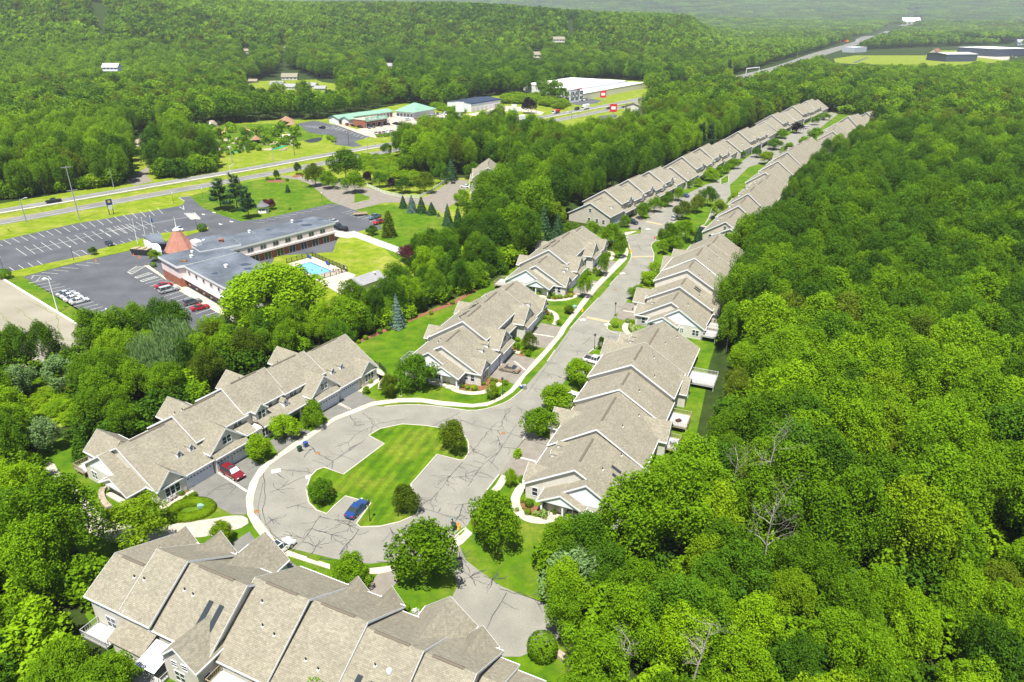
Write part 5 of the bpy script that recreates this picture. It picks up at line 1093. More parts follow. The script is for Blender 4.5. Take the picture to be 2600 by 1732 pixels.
def text(par, s, size, loc, rot, m, ext=.02, align='CENTER'):
    c = bpy.data.curves.new('lettering', 'FONT'); c.body = s; c.size = size; c.extrude = ext; c.align_x = align; c.align_y = 'CENTER'; c.materials.append(MATS[m]); c.resolution_u = 3
    o = bpy.data.objects.new('lettering', c); COL.objects.link(o); bpy.context.view_layer.update()
    me_ = bpy.data.meshes.new_from_object(o.evaluated_get(bpy.context.evaluated_depsgraph_get())); bpy.data.objects.remove(o); me_.name = 'lettering'
    o = ob('lettering', me_, par, loc); o.rotation_euler = rot; return o
text(sg, 'Woods', 2.3, (L*.3, -.62, 5.75), (R(71), 0, 0), 'white_paint'); text(sg, 'Acura', 2.3, (L*.74, -.62, 5.75), (R(71), 0, 0), 'white_paint')
block2('workshop', 'pale workshop with a dark roof edged in blue and tan brick bays', 'workshop', gz_(905, 745, t2), gz_(1100, 712, t2), 24, 6.5, 'siding_white', 'blue_roof', roof='gable', rise=1.2, ov=.3, fascia='sign_blue', doors=7, doorm='stucco_pink')
s1 = block2('storage_hall', 'long white flat roofed self storage hall beside the highway', 'hall', at(t2, 1630, 655), at(t2, 1925, 600), 62, 9, 'siding_white', 'white_roof', wins=24)
s2 = block2('storage_block', 'long low storage block with a white roof and beige wall along the grass bank', 'storage block', at(t2, 1640, 668), at(t2, 2050, 588), 16, 5.5, 'metal_siding', 'white_roof')
s3 = block2('office_block', 'white corner office with tall dark windows and red lettering at the end of the storage hall', 'office', at(t2, 1560, 682), at(t2, 1625, 672), 26, 10.5, 'siding_white', 'white_roof', wins=3)
for z in (3.0, 7.2):
    for i in range(3): window(s3, -.01, 3+i*6, z, 4.0, 2.8, '-x', 2, 1)
    for i in range(3): window(s3, 3.5+i*7, -.02, z, 4.6, 2.8, '-y', 2, 1)
sb = MB(); sb.box(10, -.5, 9.9, 17, -.25, 11.0); sb.obj('sign_board', ['sign_red'], s3)
block2('dealer_house', 'cream two storey dealer office at the right end of the car lot', 'office', at(t2, 2035, 775), at(t2, 2110, 745), 14, 7, 'siding', 'shingle', roof='gable', rise=2.5, wins=3)
block2('dealer_house', 'low cream annexe with a tan roof in front of the dealer office', 'annexe', at(t2, 1975, 840), at(t2, 2060, 800), 14, 4, 'siding', 'shingle', roof='gable', rise=2.5, wins=2)
block2('grey_shed', 'white metal shed among trees left of the miniature golf', 'shed', at(t1, 630, 945), at(t1, 722, 925), 20, 7, 'siding_white', 'white_roof', roof='gable', rise=2.2)
# far right trading estate
block2('warehouse', 'long dark blue warehouse with a pale roof beyond the field', 'warehouse', at(t3, 1830, 410), at(t3, 2035, 408), 45, 11, 'navy_siding', 'pale_metal', roof='gable', rise=2)
block2('warehouse', 'large dark warehouse with a white roof at the right edge', 'warehouse', at(t3, 2170, 378), at(t3, 2380, 372), 80, 13, 'navy_siding', 'white_roof')
block2('store_house', 'small brown house between parked vehicles beyond the field', 'house', at(t3, 1765, 362), at(t3, 1795, 360), 10, 6, 'siding_tan', 'terracotta', roof='gable', rise=4)
block2('plaza', 'low plaza with a cream hipped roof beside the far highway', 'shop', at(t3, 1470, 262), at(t3, 1570, 262), 50, 8, 'siding', 'shingle', roof='hip', rise=9)
block2('roadside_shop', 'pale blue roadside building under dark trees beside the far highway', 'shop', at(t3, 1225, 350), at(t3, 1305, 345), 25, 9, 'siding_grey', 'pale_metal')
# scattered houses among the hills
def hill_house(f, x, y, wpx, wm, rm, lb):
    px = f(x, y); base = 0.
    for _k in range(40): g = G(px[0], px[1], base); base = base*.5+float(hill(g.x, g.y))*.5
    k = FPX/float((np.array(g)-np.array([0, 0, CAM_H]))@_F); L = (f(x+wpx, y)[0]-px[0])/k
    w_ = f(x+wpx, y)[0]-px[0]; yy_ = px[1]+(px[1]-20)*.16+w_*.1; CLEAR.append([tuple(G(a, b, base))[:2] for a, b in ((px[0]-w_*.6, px[1]-w_*.15), (px[0]+w_*.6, px[1]-w_*.15), (px[0]+w_*.5, yy_), (px[0]-w_*.5, yy_))])
    block('house', lb, 'house', (g.x-L*.5, g.y-L*.2), rnd.uniform(-20, 20), L, L*.62, L*.2, wm, rm, roof='gable', rise=L*.2, wins=4, base=base)
for q in [(1840, 575, 85, 'siding_white', 'shingle_grey', 'white hillside house with a grey roof, left of the small lawn'), (1925, 590, 80, 'siding_white', 'shingle_grey', 'small white hillside garage with a grey roof beside the lawn'), (1925, 530, 100, 'siding', 'shingle', 'largest of the hillside houses, tan roof, uphill of the others'), (2065, 580, 75, 'siding_white', 'shingle_grey', 'grey roofed house in the middle of the hillside lawn'), (2125, 600, 70, 'siding_grey', 'shingle_grey', 'pale blue house at the right of the hillside lawn'), (1680, 548, 55, 'siding_tan', 'shingle_brown', 'brown roof peeping out left of the hillside houses'),
 (1880, 330, 60, 'siding', 'shingle', 'cream house with a dark tree before it on the upper left hill'), (700, 278, 100, 'siding_white', 'white_roof', 'white roofs in the wood of the upper left hill'), (900, 418, 45, 'siding_tan', 'terracotta', 'red roofed house deep in the left hill wood'), (1250, 525, 40, 'siding_white', 'shingle_grey', 'white gable alone in the left hill wood'), (945, 375, 30, 'siding', 'shingle', 'pale house just above the red roof on the left hill'), (1640, 350, 60, 'siding_tan', 'shingle_brown', 'brown house left of the cream house on the upper left hill'), (1340, 55, 25, 'siding_white', 'white_roof', 'tiny pale building near the top of the left hill'), (1845, 95, 25, 'siding_tan', 'shingle', 'tiny tan building near the top edge')]: hill_house(t1, *q)
for q in [(365, 455, 85, 'siding_white', 'shingle_grey', 'white house with a dark grey roof in the wood left of the workshop'), (1345, 380, 85, 'siding', 'shingle', 'cream gabled house in the middle of the wood'), (1490, 190, 75, 'siding', 'shingle', 'large pale house left of a pair on the skyline ridge'), (1562, 188, 65, 'siding', 'shingle_grey', 'large pale house right of a pair on the skyline ridge'), (1395, 176, 45, 'siding', 'shingle', 'pale house left of the pair on the skyline ridge'), (705, 102, 40, 'siding', 'white_roof', 'small white building on the far slope, centre left'), (90, 76, 25, 'siding', 'white_roof', 'tiny white building on the far slope, left'), (1780, 128, 22, 'siding', 'white_roof', 'tiny white building on the far slope, right'), (565, 16, 25, 'siding', 'white_roof', 'tiny white building near the horizon')]: hill_house(t2, *q)
for q in [(2180, 15, 60, 'siding', 'white_roof', 'white building on the horizon at the right'), (2010, 105, 120, 'siding_tan', 'terracotta', 'red roofed low building on the far right slope'), (700, 98, 20, 'siding', 'white_roof', 'tiny pale building in the grey distance, right of centre'), (1590, 165, 110, 'siding_tan', 'white_roof', 'long pale roofs beside the most distant highway'), (1380, 28, 60, 'siding', 'white_roof', 'row of white roofs just under the horizon'), (2340, 300, 90, 'siding_grey', 'shingle_grey', 'grey gabled house at the right edge')]: hill_house(t3, *q)
# ------------------------------------------------------------------ trees
def crown_arrays(kind, n, leaf, seed):
    """leaf faces of a crown; canonical crown is 1 m in radius horizontally and spans z 0..1 (scaled later)"""
    g = np.random.default_rng(seed)
    if kind == 'broad' or kind == 'street' or kind == 'clipped' or kind == 'willow' or kind == 'open':
        K = dict(broad=70, street=60, clipped=1, willow=20, open=34)[kind]
        th = g.uniform(0, 2*math.pi, K); zz = np.clip(g.uniform(.12, 1, K)**.8, 0, 1)
        prof = dict(broad=lambda z: np.sin(np.pi*np.clip(z*.86+.10, 0, 1))**.75, street=lambda z: np.sin(np.pi*np.clip(z*.82+.14, 0, 1))**.8, open=lambda z: np.sin(np.pi*np.clip(z*.8+.15, 0, 1))**.6, willow=lambda z: np.sin(np.pi*np.clip(z*.75+.25, 0, 1))**.5, clipped=lambda z: z*0)[kind]
        ph = g.uniform(0, 6.28, 3); rr = prof(zz)*.78*(1+.2*np.sin(2*th+ph[0])+.16*np.sin(3*th+ph[1]+zz*3))*g.uniform(.55, 1.12, K); c = np.stack([rr*np.cos(th), rr*np.sin(th), zz*.80+.06], 1); R_ = g.uniform(.13, .27, K)*(1.15 if kind == 'street' else 1)
        if kind == 'willow': R_ = g.uniform(.24, .4, K)
        if kind == 'open': R_ *= 1.05
        if kind == 'clipped': c = np.array([[0, 0, .5]]); R_ = np.array([1.0])
        w_ = R_**2; ki = g.choice(K, n, p=w_/w_.sum())
        d = g.normal(size=(n, 3)); d[:, 2] += .35; d /= np.linalg.norm(d, axis=1)[:, None]
        rad_ = R_[ki]*(1-np.abs(g.normal(0, .22 if kind != 'clipped' else .03, n))); P = c[ki]+d*rad_[:, None]*np.array([1, 1, .95 if kind != 'clipped' else .5])
        if kind == 'willow': P[:, 2] -= np.abs(g.normal(0, .16, n)); 
        if kind == 'clipped': P += g.normal(0, .015, (n, 3))
        nr = d+g.normal(0, .62 if kind != 'clipped' else .3, (n, 3))
        if kind == 'willow': nr[:, 2] *= .2
    elif kind == 'conifer' or kind == 'slim':
        z = 1-np.sqrt(g.uniform(0, 1, n)); th = g.uniform(0, 2*math.pi, n); lay = 11
        saw = .72+.28*(1-((z*lay) % 1)); wob = 1+.12*np.sin(th*5+z*13)+.1*np.sin(th*3+seed)
        r = (1-z)**(.85 if kind == 'conifer' else .6)*saw*wob*g.uniform(.72, 1, n); P = np.stack([r*np.cos(th), r*np.sin(th), z], 1)
        nr = np.stack([np.cos(th)*.6, np.sin(th)*.6, np.full(n, .7)], 1)+g.normal(0, .4, (n, 3))
    elif kind == 'pine':
        K = 15; th = np.cumsum(g.uniform(1.6, 3.0, K)); zz = np.linspace(.15, .97, K); L = (1-zz*.72)*g.uniform(.55, 1.05, K)
        ki = g.choice(K, n, p=L/L.sum()); t = np.sqrt(g.uniform(.05, 1, n)); sp = g.normal(0, .16, (n, 2)); 
        P = np.stack([np.cos(th[ki])*L[ki]*t-np.sin(th[ki])*sp[:, 0]*(.4+t), np.sin(th[ki])*L[ki]*t+np.cos(th[ki])*sp[:, 0]*(.4+t), zz[ki]+.05*t+sp[:, 1]*.22], 1)
        nr = np.stack([g.normal(0, .5, n), g.normal(0, .5, n), np.full(n, 1.0)], 1)
    nr /= np.linalg.norm(nr, axis=1)[:, None]+1e-9
    a = np.cross(nr, g.normal(size=(n, 3))); a /= np.linalg.norm(a, axis=1)[:, None]+1e-9; b = np.cross(nr, a)
    return P, a, b, g
def crown_mesh(name, kind, n, leaf, seed, m, sx, sz, z0=0):
    P, a, b, g = crown_arrays(kind, n, leaf, seed); P = P*np.array([sx, sx, sz])+np.array([0, 0, z0])
    s = leaf*g.uniform(.55, 1.25, n)[:, None]; el = g.uniform(.45, .8, n)[:, None]
    if kind == 'willow': a = np.tile([0, 0, 1.0], (n, 1))+.2*a; el = el*.45; s = s*1.3; b = b*np.array([1, 1, .1])
    v = np.stack([P-a*s, P-b*s*el+a*s*.15, P+a*s, P+b*s*el+a*s*.15], 1).reshape(-1, 3)
    me = bpy.data.meshes.new(name); me.vertices.add(4*n); me.vertices.foreach_set('co', v.ravel().astype(np.float32))
    me.loops.add(4*n); me.loops.foreach_set('vertex_index', np.arange(4*n, dtype=np.int32)); me.polygons.add(n)
    me.polygons.foreach_set('loop_start', np.arange(0, 4*n, 4, dtype=np.int32)); me.materials.append(m); me.update(calc_edges=True)
    return me
def trunk_mb(h, r, crown_r, z1, seed, n=6, mb=None, limbs=5):
    g = random.Random(seed); mb = mb or MB(); p = Vector((0, 0, -.2)); k = 4; pts = [p]
    for i in range(k): p = p+Vector((g.uniform(-.12, .12)*r*4, g.uniform(-.12, .12)*r*4, (h+.2)/k)); pts.append(p)
    for i in range(k): mb.tube(pts[i], pts[i+1], r*(1-i*.2), r*(1-(i+1)*.2), n)
    for j in range(limbs):
        q = pts[2].lerp(pts[4], j/limbs); a = j*2.4+seed; mb.tube(q, q+Vector((math.cos(a)*crown_r*.6, math.sin(a)*crown_r*.6, (z1-h)*.45)), r*.35, r*.08, 4)
    return mb
CM = {}
def crown(kind, col, v, lod=0):
    """shared crown meshes in real size: forest trees 11 m wide x 14 m, street trees 7 x 6.5 ..."""
    key = (kind, col, v, lod)
    if key in CM: return CM[key]
    spec = dict(forest=('broad', 6.2, 14.5, 5.0, 15000, .225), street=('street', 3.5, 6.4, 1.5, 7500, .17), shrub=('street', 1.0, 1.5, .02, 650, .15), clipped=('clipped', 1.0, 1.9, .0, 1500, .09), conifer=('conifer', 2.6, 9.0, .3, 3600, .24), slim=('slim', 1.6, 7.5, .3, 2400, .2),
                pine=('pine', 5.5, 15, 2.0, 5200, .34), willow=('willow', 6.5, 11, 1.0, 9000, .34), open=('open', 5.5, 9, 2.5, 6500, .22), big=('broad', 9.5, 15, 2.5, 24000, .30))[kind]
    n, lf = spec[4], spec[5]
    if lod == 1: n, lf = int(n*.16), lf*2.3
    if lod == 2: n, lf = int(n*.032), lf*4.9
    CM[key] = crown_mesh('crown', spec[0], n, lf, v*17+hash_(kind), LEAF[col], spec[1], spec[2], spec[3]); return CM[key]
def hash_(s): return sum(ord(c)*(i+3) for i, c in enumerate(s)) % 997
TM = {}
def trunk(kind, v):
    key = (kind, v)
    if key not in TM:
        h, r, cr, z1 = dict(forest=(11, .32, 5, 17), street=(3.4, .14, 3, 6.5), conifer=(7, .16, .5, 8), slim=(6, .12, .5, 7), pine=(14, .28, .6, 15), willow=(6, .4, 5, 10), open=(5, .2, 4, 9), big=(8, .5, 7, 15), shrub=(.6, .05, .5, 1), clipped=(.5, .12, .4, 1))[kind]
        TM[key] = trunk_mb(h, r, cr, z1, v).mesh('trunk', ['bark'])
    return TM[key]
DIM = dict(forest=(12.4, 19.5), street=(7.0, 7.9), shrub=(2.0, 1.5), clipped=(2.0, 1.9), conifer=(5.2, 9.3), slim=(3.2, 7.8), pine=(11, 17), willow=(13, 12), open=(11, 11.5), big=(19, 17.5))
def tree(label, kind, col, P, width, height, v=0, rz=None, group=None, name='tree', cat='tree', lod=0, z=0):
    W, H = DIM[kind]; t = thing(name, label, cat, (P[0], P[1], z), rnd.uniform(0, 6.28) if rz is None else rz, group); ex = rnd.uniform(.88, 1.12) if kind in ('forest', 'street', 'open', 'shrub', 'big') else 1; t.scale = (width/W*ex, width/W/ex, height/H)
    ob('crown', crown(kind, col, v % 4, lod), t)
    if kind != 'shrub': ob('trunk', trunk(kind, v % 4), t)
    return t
def scale_at(px, py): return FPX/float((np.array(G(px, py))-np.array([0, 0, CAM_H]))@_F)
def ptree(label, kind, col, base, wpx, top, f=None, v=None, name='tree', group=None, cat='tree', lod=None, hs=1.0):
    b = f(*base) if f else base; k = scale_at(*b); wd = wpx/k; tp = f(0, top)[1] if f else top; g = G(*b); h = max(height_of(b, (b[0], tp)), wd*.45)*hs
    h = h if kind in ('conifer', 'slim', 'pine') else max(h*.96-wd*.12, wd*.55)
    if lod is None: lod = 0 if k > 4.2 else (1 if k > 2 else 2)
    return tree(label, kind, col, (g.x, g.y), wd*1.04, h, rnd.randrange(4) if v is None else v, name=name, group=group, cat=cat, lod=lod)
N = None
x9 = T(450, 280, 2.987); x10 = T(840, 240, 2.987); x5 = T(1250, 560, 3.584); x6 = T(1550, 580, 3.584); xb = T(600, 820, 5.227)
TL = [
 ('small dark round tree at the left tip of the traffic island', 'street', 'dark', (820, 1277), 74, 1208, N), ('rounded tree at the lower right edge of the traffic island, beside the blue car', 'street', 'olive', (1029, 1300), 73, 1226, N), ('rounded tree on the upper right lobe of the traffic island', 'street', 'olive', (1152, 1147), 77, 1059, N),
 ('largest full green tree in the middle of the bottom edge, between two drives', 'street', 'mid', (1080, 1482), 168, 1308, N), ('large dark green tree on the lawn by the end of the sidewalk', 'street', 'mid', (1256, 1398), 136, 1239, N), ('loose yellowish tree beside the sidewalk at the foot of the turning circle', 'open', 'bright', (893, 1486), 118, 1402, N),
 ('very young conical tree beside the curved garden path right of the road', 'street', 'bright', (1296, 1238), 31, 1186, N),
 ('uppermost of three round street trees right of the road, beside the pickup drive', 'street', 'bright', (1468, 980), 86, 904, N), ('middle one of three round street trees right of the road', 'street', 'bright', (1412, 1057), 96, 968, N), ('lowest of three round street trees right of the road', 'street', 'bright', (1372, 1112), 84, 1028, N),
 ('tiny bronze tree alone on a small lawn right of the road', 'street', 'olive', (1526, 888), 22, 853, N), ('small olive tree left of the fountain-like white box on the lawn', 'street', 'olive', (1445, 797), 26, 772, N),
 ('round topped small tree right of the street, highest of three in a row', 'street', 'bright', (1664, 698), 46, 659, N), ('broad round topped small tree right of the street, middle of three in a row', 'street', 'bright', (1650, 722), 58, 693, N), ('round topped small tree right of the street, lowest of three in a row', 'street', 'bright', (1618, 764), 44, 719, N),
 ('slim upright tree at the sidewalk in front of the second left row, nearest of two', 'street', 'mid', (1483, 758), 36, 687, N), ('slim upright tree at the sidewalk in front of the second left row, farther of two', 'street', 'mid', (1532, 701), 33, 636, N), ('tree at the bend of the street beside the yellow fire marker', 'street', 'mid', (1574, 656), 36, 588, N),
 ('broad tree behind the second left row, right of a smaller one', 'open', 'bright', (1552, 635), 62, 560, N), ('tree behind the end gable of the second left row', 'open', 'bright', (1501, 610), 48, 555, N), ('bushy tree left behind the second left row', 'open', 'mid', (1447, 602), 54, 556, N),
 ('big full tree at the near end of the left house row with a red front door', 'street', 'dark', (1058, 990), 106, 890, N), ('darker tree on the left of the big one, beside the garden path', 'street', 'olive', (988, 1006), 58, 946, N), ('small pale green round tree in the mulch bed beside the lamp', 'street', 'yellow', (1250, 1012), 36, 972, N), ('loose olive tree between two drives of the first left row', 'open', 'olive', (1343, 890), 50, 838, N),
 ('bright round tree in front of the long row, highest of three', 'street', 'bright', (799, 1082), 62, 1013, N), ('bright wide tree in front of the long row, middle of three', 'street', 'bright', (726, 1113), 84, 1045, N), ('bright round tree in front of the long row, lowest of three', 'street', 'bright', (658, 1170), 72, 1098, N),
 ('feathery wide tree between the gravel path and the foreground roof', 'open', 'yellow', (352, 1385), 190, 1262, N), ('small yellow green tree on the grass beside the sidewalk, left of the white car', 'street', 'yellow', (568, 1376), 66, 1320, N),
 ('huge light green spreading tree in front of the motel wing', 'big', 'bright', (700, 836), 262, 645, N),
 ('pale weeping tree at the corner of the dark car park', 'willow', 'silver', (440, 965), 170, 800, N), ('second pale weeping tree, right of the first', 'willow', 'silver', (560, 880), 120, 795, N),
 ('white pine, left one of the group on the inn lawn', 'pine', 'conifer', (562, 532), 70, 458, N), ('white pine, tallest of the group on the inn lawn', 'pine', 'conifer', (604, 535), 62, 445, N), ('white pine, lowest of the group, nearest the car park', 'pine', 'conifer', (632, 554), 56, 478, N),
 ('left one of two low red leaved trees beside the gazebo', 'street', 'purple', (674, 526), 24, 503, N), ('right one of two low red leaved trees beside the gazebo', 'street', 'purple', (691, 532), 26, 502, N), ('small tree in the mulch bed near the highway', 'street', 'dark', (703, 456), 20, 429, N), ('small dark tree at the start of the inn drive', 'street', 'dark', (756, 442), 22, 409, N), ('tiny conifer alone on the inn lawn', 'slim', 'conifer', (731, 489), 14, 468, N),
 ('dark tree left of a lighter one beside the inn drive', 'street', 'olive', (802, 474), 52, 408, N), ('lighter tree right of the dark one beside the inn drive', 'street', 'mid', (836, 480), 48, 427, N), ('biggest dark tree beside the inn drive', 'street', 'dark', (880, 460), 86, 366, N), ('round tree at the corner of the lawn beside the inn drive', 'street', 'mid', (902, 490), 60, 428, N),
 ('left one of two purple trees along the drive fence', 'street', 'black', (935, 468), 28, 431, N), ('green tree between the two purple trees', 'street', 'dark', (964, 476), 42, 431, N), ('right one of two purple trees along the drive fence', 'street', 'black', (996, 485), 33, 448, N), ('dark round tree right of the purple trees', 'street', 'dark', (1029, 491), 50, 443, N), ('large olive tree at the corner of the drive fence', 'street', 'olive', (1079, 491), 56, 430, N), ('tree behind the olive one, near the black car', 'open', 'dark', (1118, 468), 47, 403, N), ('bluish conifer behind the black car', 'conifer', 'conifer', (1146, 458), 38, 400, N), ('round tree left of the hidden house group', 'street', 'mid', (1202, 455), 48, 406, N),
 ('thin dark tree by the highway, left of three', 'open', 'dark', (984, 398), 32, 358, N), ('thin dark tree by the highway, middle of three', 'open', 'dark', (1014, 388), 34, 347, N), ('spindly tree by the highway, right of three', 'open', 'dark', (1046, 378), 22, 336, N), ('bushy tree above the green thicket, left', 'open', 'mid', (1030, 440), 60, 380, N), ('low tree above the green thicket, right', 'open', 'olive', (1068, 440), 36, 395, N),
 ('blue spruce at the left end of the row by the drive', 'conifer', 'conifer', (1024, 529), 24, 495, N), ('blue spruce, second of the row by the drive', 'conifer', 'blue', (1046, 539), 30, 495, N), ('dark spruce, third of the row by the drive', 'conifer', 'conifer', (1071, 541), 29, 498, N), ('dark spruce, fourth of the row by the drive', 'conifer', 'conifer', (1096, 545), 29, 512, N), ('very small pale blue spruce right of the row', 'conifer', 'blue', (1114, 550), 10, 539, N), ('dark spruce in front of the short drive, left', 'conifer', 'conifer', (1137, 574), 30, 516, N), ('dark spruce in front of the short drive, right', 'conifer', 'conifer', (1164, 590), 34, 520, N), ('round tree in front of the hidden house group', 'street', 'bright', (1173, 521), 50, 474, N), ('spruce near the hidden house group, lowest', 'conifer', 'conifer', (1205, 590), 34, 535, N),
 ('spruce behind the tree belt, left of a pair', 'conifer', 'conifer', (1380, 610), 46, 520, N), ('spruce behind the tree belt, right of a pair', 'conifer', 'conifer', (1415, 615), 40, 540, N), ('lime yellow round tree standing out before the dark wood', 'street', 'yellow', (1412, 570), 60, 505, N),
 ('tall pointed evergreen alone on the lawn right of the inn', 'slim', 'olive', (988, 601), 40, 532, N), ('dark round shrub tree at the corner of the inn car park', 'street', 'dark', (945, 597), 31, 568, N), ('purple leaved tree beside the end of the white panel fence', 'street', 'purple', (1039, 667), 62, 614, N), ('small tree beside the skip at the inn entrance', 'street', 'bright', (396, 664), 36, 630, N),
 ('black purple leaved tree in front of the workshop yard', 'street', 'black', (1341, 288), 38, 244, N), ('slim dark tree beside the highway, before the field', 'street', 'dark', (1331, 362), 32, 310, N), ('low round bush tree on the highway verge', 'street', 'dark', (1384, 331), 23, 308, N), ('loose tree beside the storage office', 'open', 'mid', (1428, 262), 40, 215, N), ('loose tree left of the one beside the storage office', 'open', 'mid', (1390, 258), 44, 215, N),
 ('tree on a driveway island of the far left street, first', 'street', 'mid', (1631, 556), 37, 508, N), ('tree on a driveway island of the far left street, second', 'street', 'mid', (1662, 539), 36, 495, N), ('tree on a driveway island of the far left street, third', 'street', 'mid', (1693, 525), 35, 482, N), ('tree on a driveway island of the far left street, fourth', 'street', 'mid', (1721, 511), 30, 471, N), ('small tree in front of the first gable of the far left street', 'street', 'mid', (1586, 578), 28, 543, N),
 ('round olive tree on the planted median, lowest', 'street', 'olive', (1731, 558), 49, 504, N), ('round olive tree on the planted median, middle', 'street', 'olive', (1768, 541), 42, 489, N), ('round dark tree on the planted median, highest', 'street', 'dark', (1795, 525), 44, 468, N), ('small round tree right of the far left row, beside the lawn', 'street', 'bright', (1746, 478), 23, 452, N), ('small yellow tree right of the far left row, beside the lawn', 'street', 'yellow', (1770, 474), 24, 449, N), ('wide tree leaning over the far street, lower', 'street', 'bright', (1803, 460), 46, 420, N), ('tree beside the far street, next to the wide one', 'street', 'mid', (1824, 449), 26, 418, N), ('small tree beside the far street', 'street', 'bright', (1843, 441), 26, 410, N), ('round tree beside the far street, upper', 'street', 'bright', (1862, 429), 37, 398, N),
 ('bright broad tree right of the far street, lower', 'street', 'yellow', (1825, 557), 58, 500, N), ('bright tree right of the far street, upper', 'street', 'yellow', (1864, 528), 46, 484, N),
 ('large tree on the corner of the street opening, left', 'street', 'mid', (1694, 628), 62, 558, N), ('large tree on the corner of the street opening, right', 'street', 'mid', (1738, 615), 62, 551, N), ('dark conifer on the corner of the street opening', 'conifer', 'conifer', (1771, 622), 30, 572, N), ('small bright tree beside the stop sign', 'street', 'bright', (1682, 645), 33, 602, N), ('tree right of the small one beside the stop sign', 'street', 'mid', (1710, 639), 56, 592, N), ('dark conifer in front of the first far right row', 'conifer', 'dark', (1838, 640), 34, 590, N),
 ('bright round tree beside the far street bend', 'street', 'yellow', (1949, 418), 48, 378, N), ('tree beyond the far street bend', 'street', 'bright', (1999, 402), 50, 356, N), ('small dark tree before the third far left row, left', 'street', 'dark', (1883, 402), 22, 378, N), ('small dark tree before the third far left row, right', 'street', 'dark', (1921, 400), 32, 371, N), ('dark tree in the middle of the far street', 'street', 'dark', (1964, 380), 47, 347, N), ('small bright tree in front of the third far left row', 'street', 'bright', (1984, 351), 38, 323, N), ('dark rounded tree in front of the fourth far left gables', 'street', 'black', (2021, 338), 40, 305, N), ('bright tree right of the far street, beside a dark one', 'street', 'bright', (2040, 382), 38, 341, N), ('dark tree right of the far street', 'street', 'mid', (2068, 361), 43, 318, N), ('tree in front of the last far left row, left', 'street', 'mid', (2069, 318), 25, 289, N), ('tree in front of the last far left row, right', 'street', 'mid', (2091, 305), 31, 283, N), ('pointed conifer in front of the third far left row', 'conifer', 'dark', (1859, 385), 28, 347, N),
 ('tree behind the row that closes the far street', 'street', 'bright', (2148, 290), 40, 275, N), ('low bright tree at the end gable of the second far right row', 'street', 'bright', (1926, 497), 24, 471, N), ('light feathery tree on the lawn edge below the right-hand row', 'open', 'bright', (1540, 1408), 135, 1300, N), ('big pale leaved tree at the lower edge of the striped lawn', 'street', 'silver', (1470, 1520), 210, 1378, N), ('tall tree beside the parking pad, right of the pale one', 'forest', 'mid', (1560, 1560), 180, 1430, N),
 ('low dark purple shrub tree at the lawn corner', 'street', 'purple', (1530, 1445), 60, 1385, N), ('spruce in the belt behind the lawn of the first left row', 'conifer', 'blue', (1010, 832), 42, 745, N), ('bright rounded tree of the belt left end, behind the pool house', 'street', 'bright', (885, 850), 120, 740, N),
 ('grey green bush tree beside the old car park', 'street', 'silver', (165, 985), 110, 895, N), ('second grey green bush tree left of the meadow', 'street', 'silver', (60, 1010), 90, 918, N), ('grey green bush tree between meadow and long row', 'street', 'silver', (125, 1150), 80, 1052, N), ('dark spruce left behind the long row', 'conifer', 'dark', (215, 1165), 60, 1085, N),
]
for L_, k, c, b, wp, tp, f in TL: ptree(L_, k, c, b, wp, tp, f)
rt = tree('clipped dense round tree at the corner of the parking pad', 'clipped', 'mid', tuple(G(1376, 1668))[:2], 78/scale_at(1376, 1668), 3.6, 1, name='clipped_tree')
# shrubs
def shrubs(lst, f, group, where, cat='shrub', col0='mid'):
    for i, it in enumerate(lst):
        x, y, wpx = it[:3]; col = it[3] if len(it) > 3 else col0; kind = it[4] if len(it) > 4 else 'clipped'; px = f(x, y); k = scale_at(*px); w = wpx/f(1, 0)[0] if False else wpx
        s = (f(x+wpx, y)[0]-px[0])/k; g = G(*px); desc = dict(mid='green', dark='dark green', bright='bright green', yellow='yellow green', hosta='pale leaved', flower='white flowering', orange='orange flowered', purple='purple leaved', olive='olive green', silver='grey green', conifer='evergreen')[col]
        tree('%s %s shrub %s' % (desc, 'clipped round' if kind == 'clipped' else 'loose', where[i] if isinstance(where, (list, tuple)) else where), kind, col, (g.x, g.y), s, s*.85, i, name='shrub', group=group, cat=cat, lod=0 if k > 5 else (1 if k > 2 else 2))
ws = T(1280, 1150, 5.6)
shrubs([(355, 760, 130, 'dark'), (265, 705, 70, 'yellow', 'shrub'), (335, 870, 105, 'mid'), (270, 795, 40), (450, 880, 80, 'hosta', 'shrub'), (560, 920, 160, 'hosta', 'shrub'), (805, 965, 95, 'bright'), (735, 960, 40), (850, 1020, 80, 'bright', 'shrub'), (920, 1035, 120, 'bright', 'shrub'), (1015, 1035, 80, 'bright'), (1135, 995, 85, 'mid'), (1110, 1060, 60, 'bright', 'shrub'), (510, 790, 60, 'flower', 'shrub'), (185, 830, 80, 'hosta', 'shrub')], ws, 'shrubs round the porch bed', ['left of the porch, darkest and roundest', 'against the wall left of the dark one', 'in the mulch by the curve of the path', 'smallest in the mulch', 'in the mulch, left part of the pale clump', 'in front of the porch step, big pale clump', 'first in the strip before the porch', 'tiny beside the first strip shrub', 'low, second in the strip before the porch', 'long low one in the middle of the strip', 'third round one in the strip before the porch', 'at the right end of the porch', 'in the grass edge right of the porch', 'beside the porch pillar', 'outside the path curve'])
shrubs([(1100, 0, 50), (1215, 75, 70, 'bright', 'shrub'), (1240, 240, 55, 'bright', 'shrub')][1:], t8, 'shrubs beside the drive', 'beside the lower right drive')
z4 = T(1200, 850, 7.84)
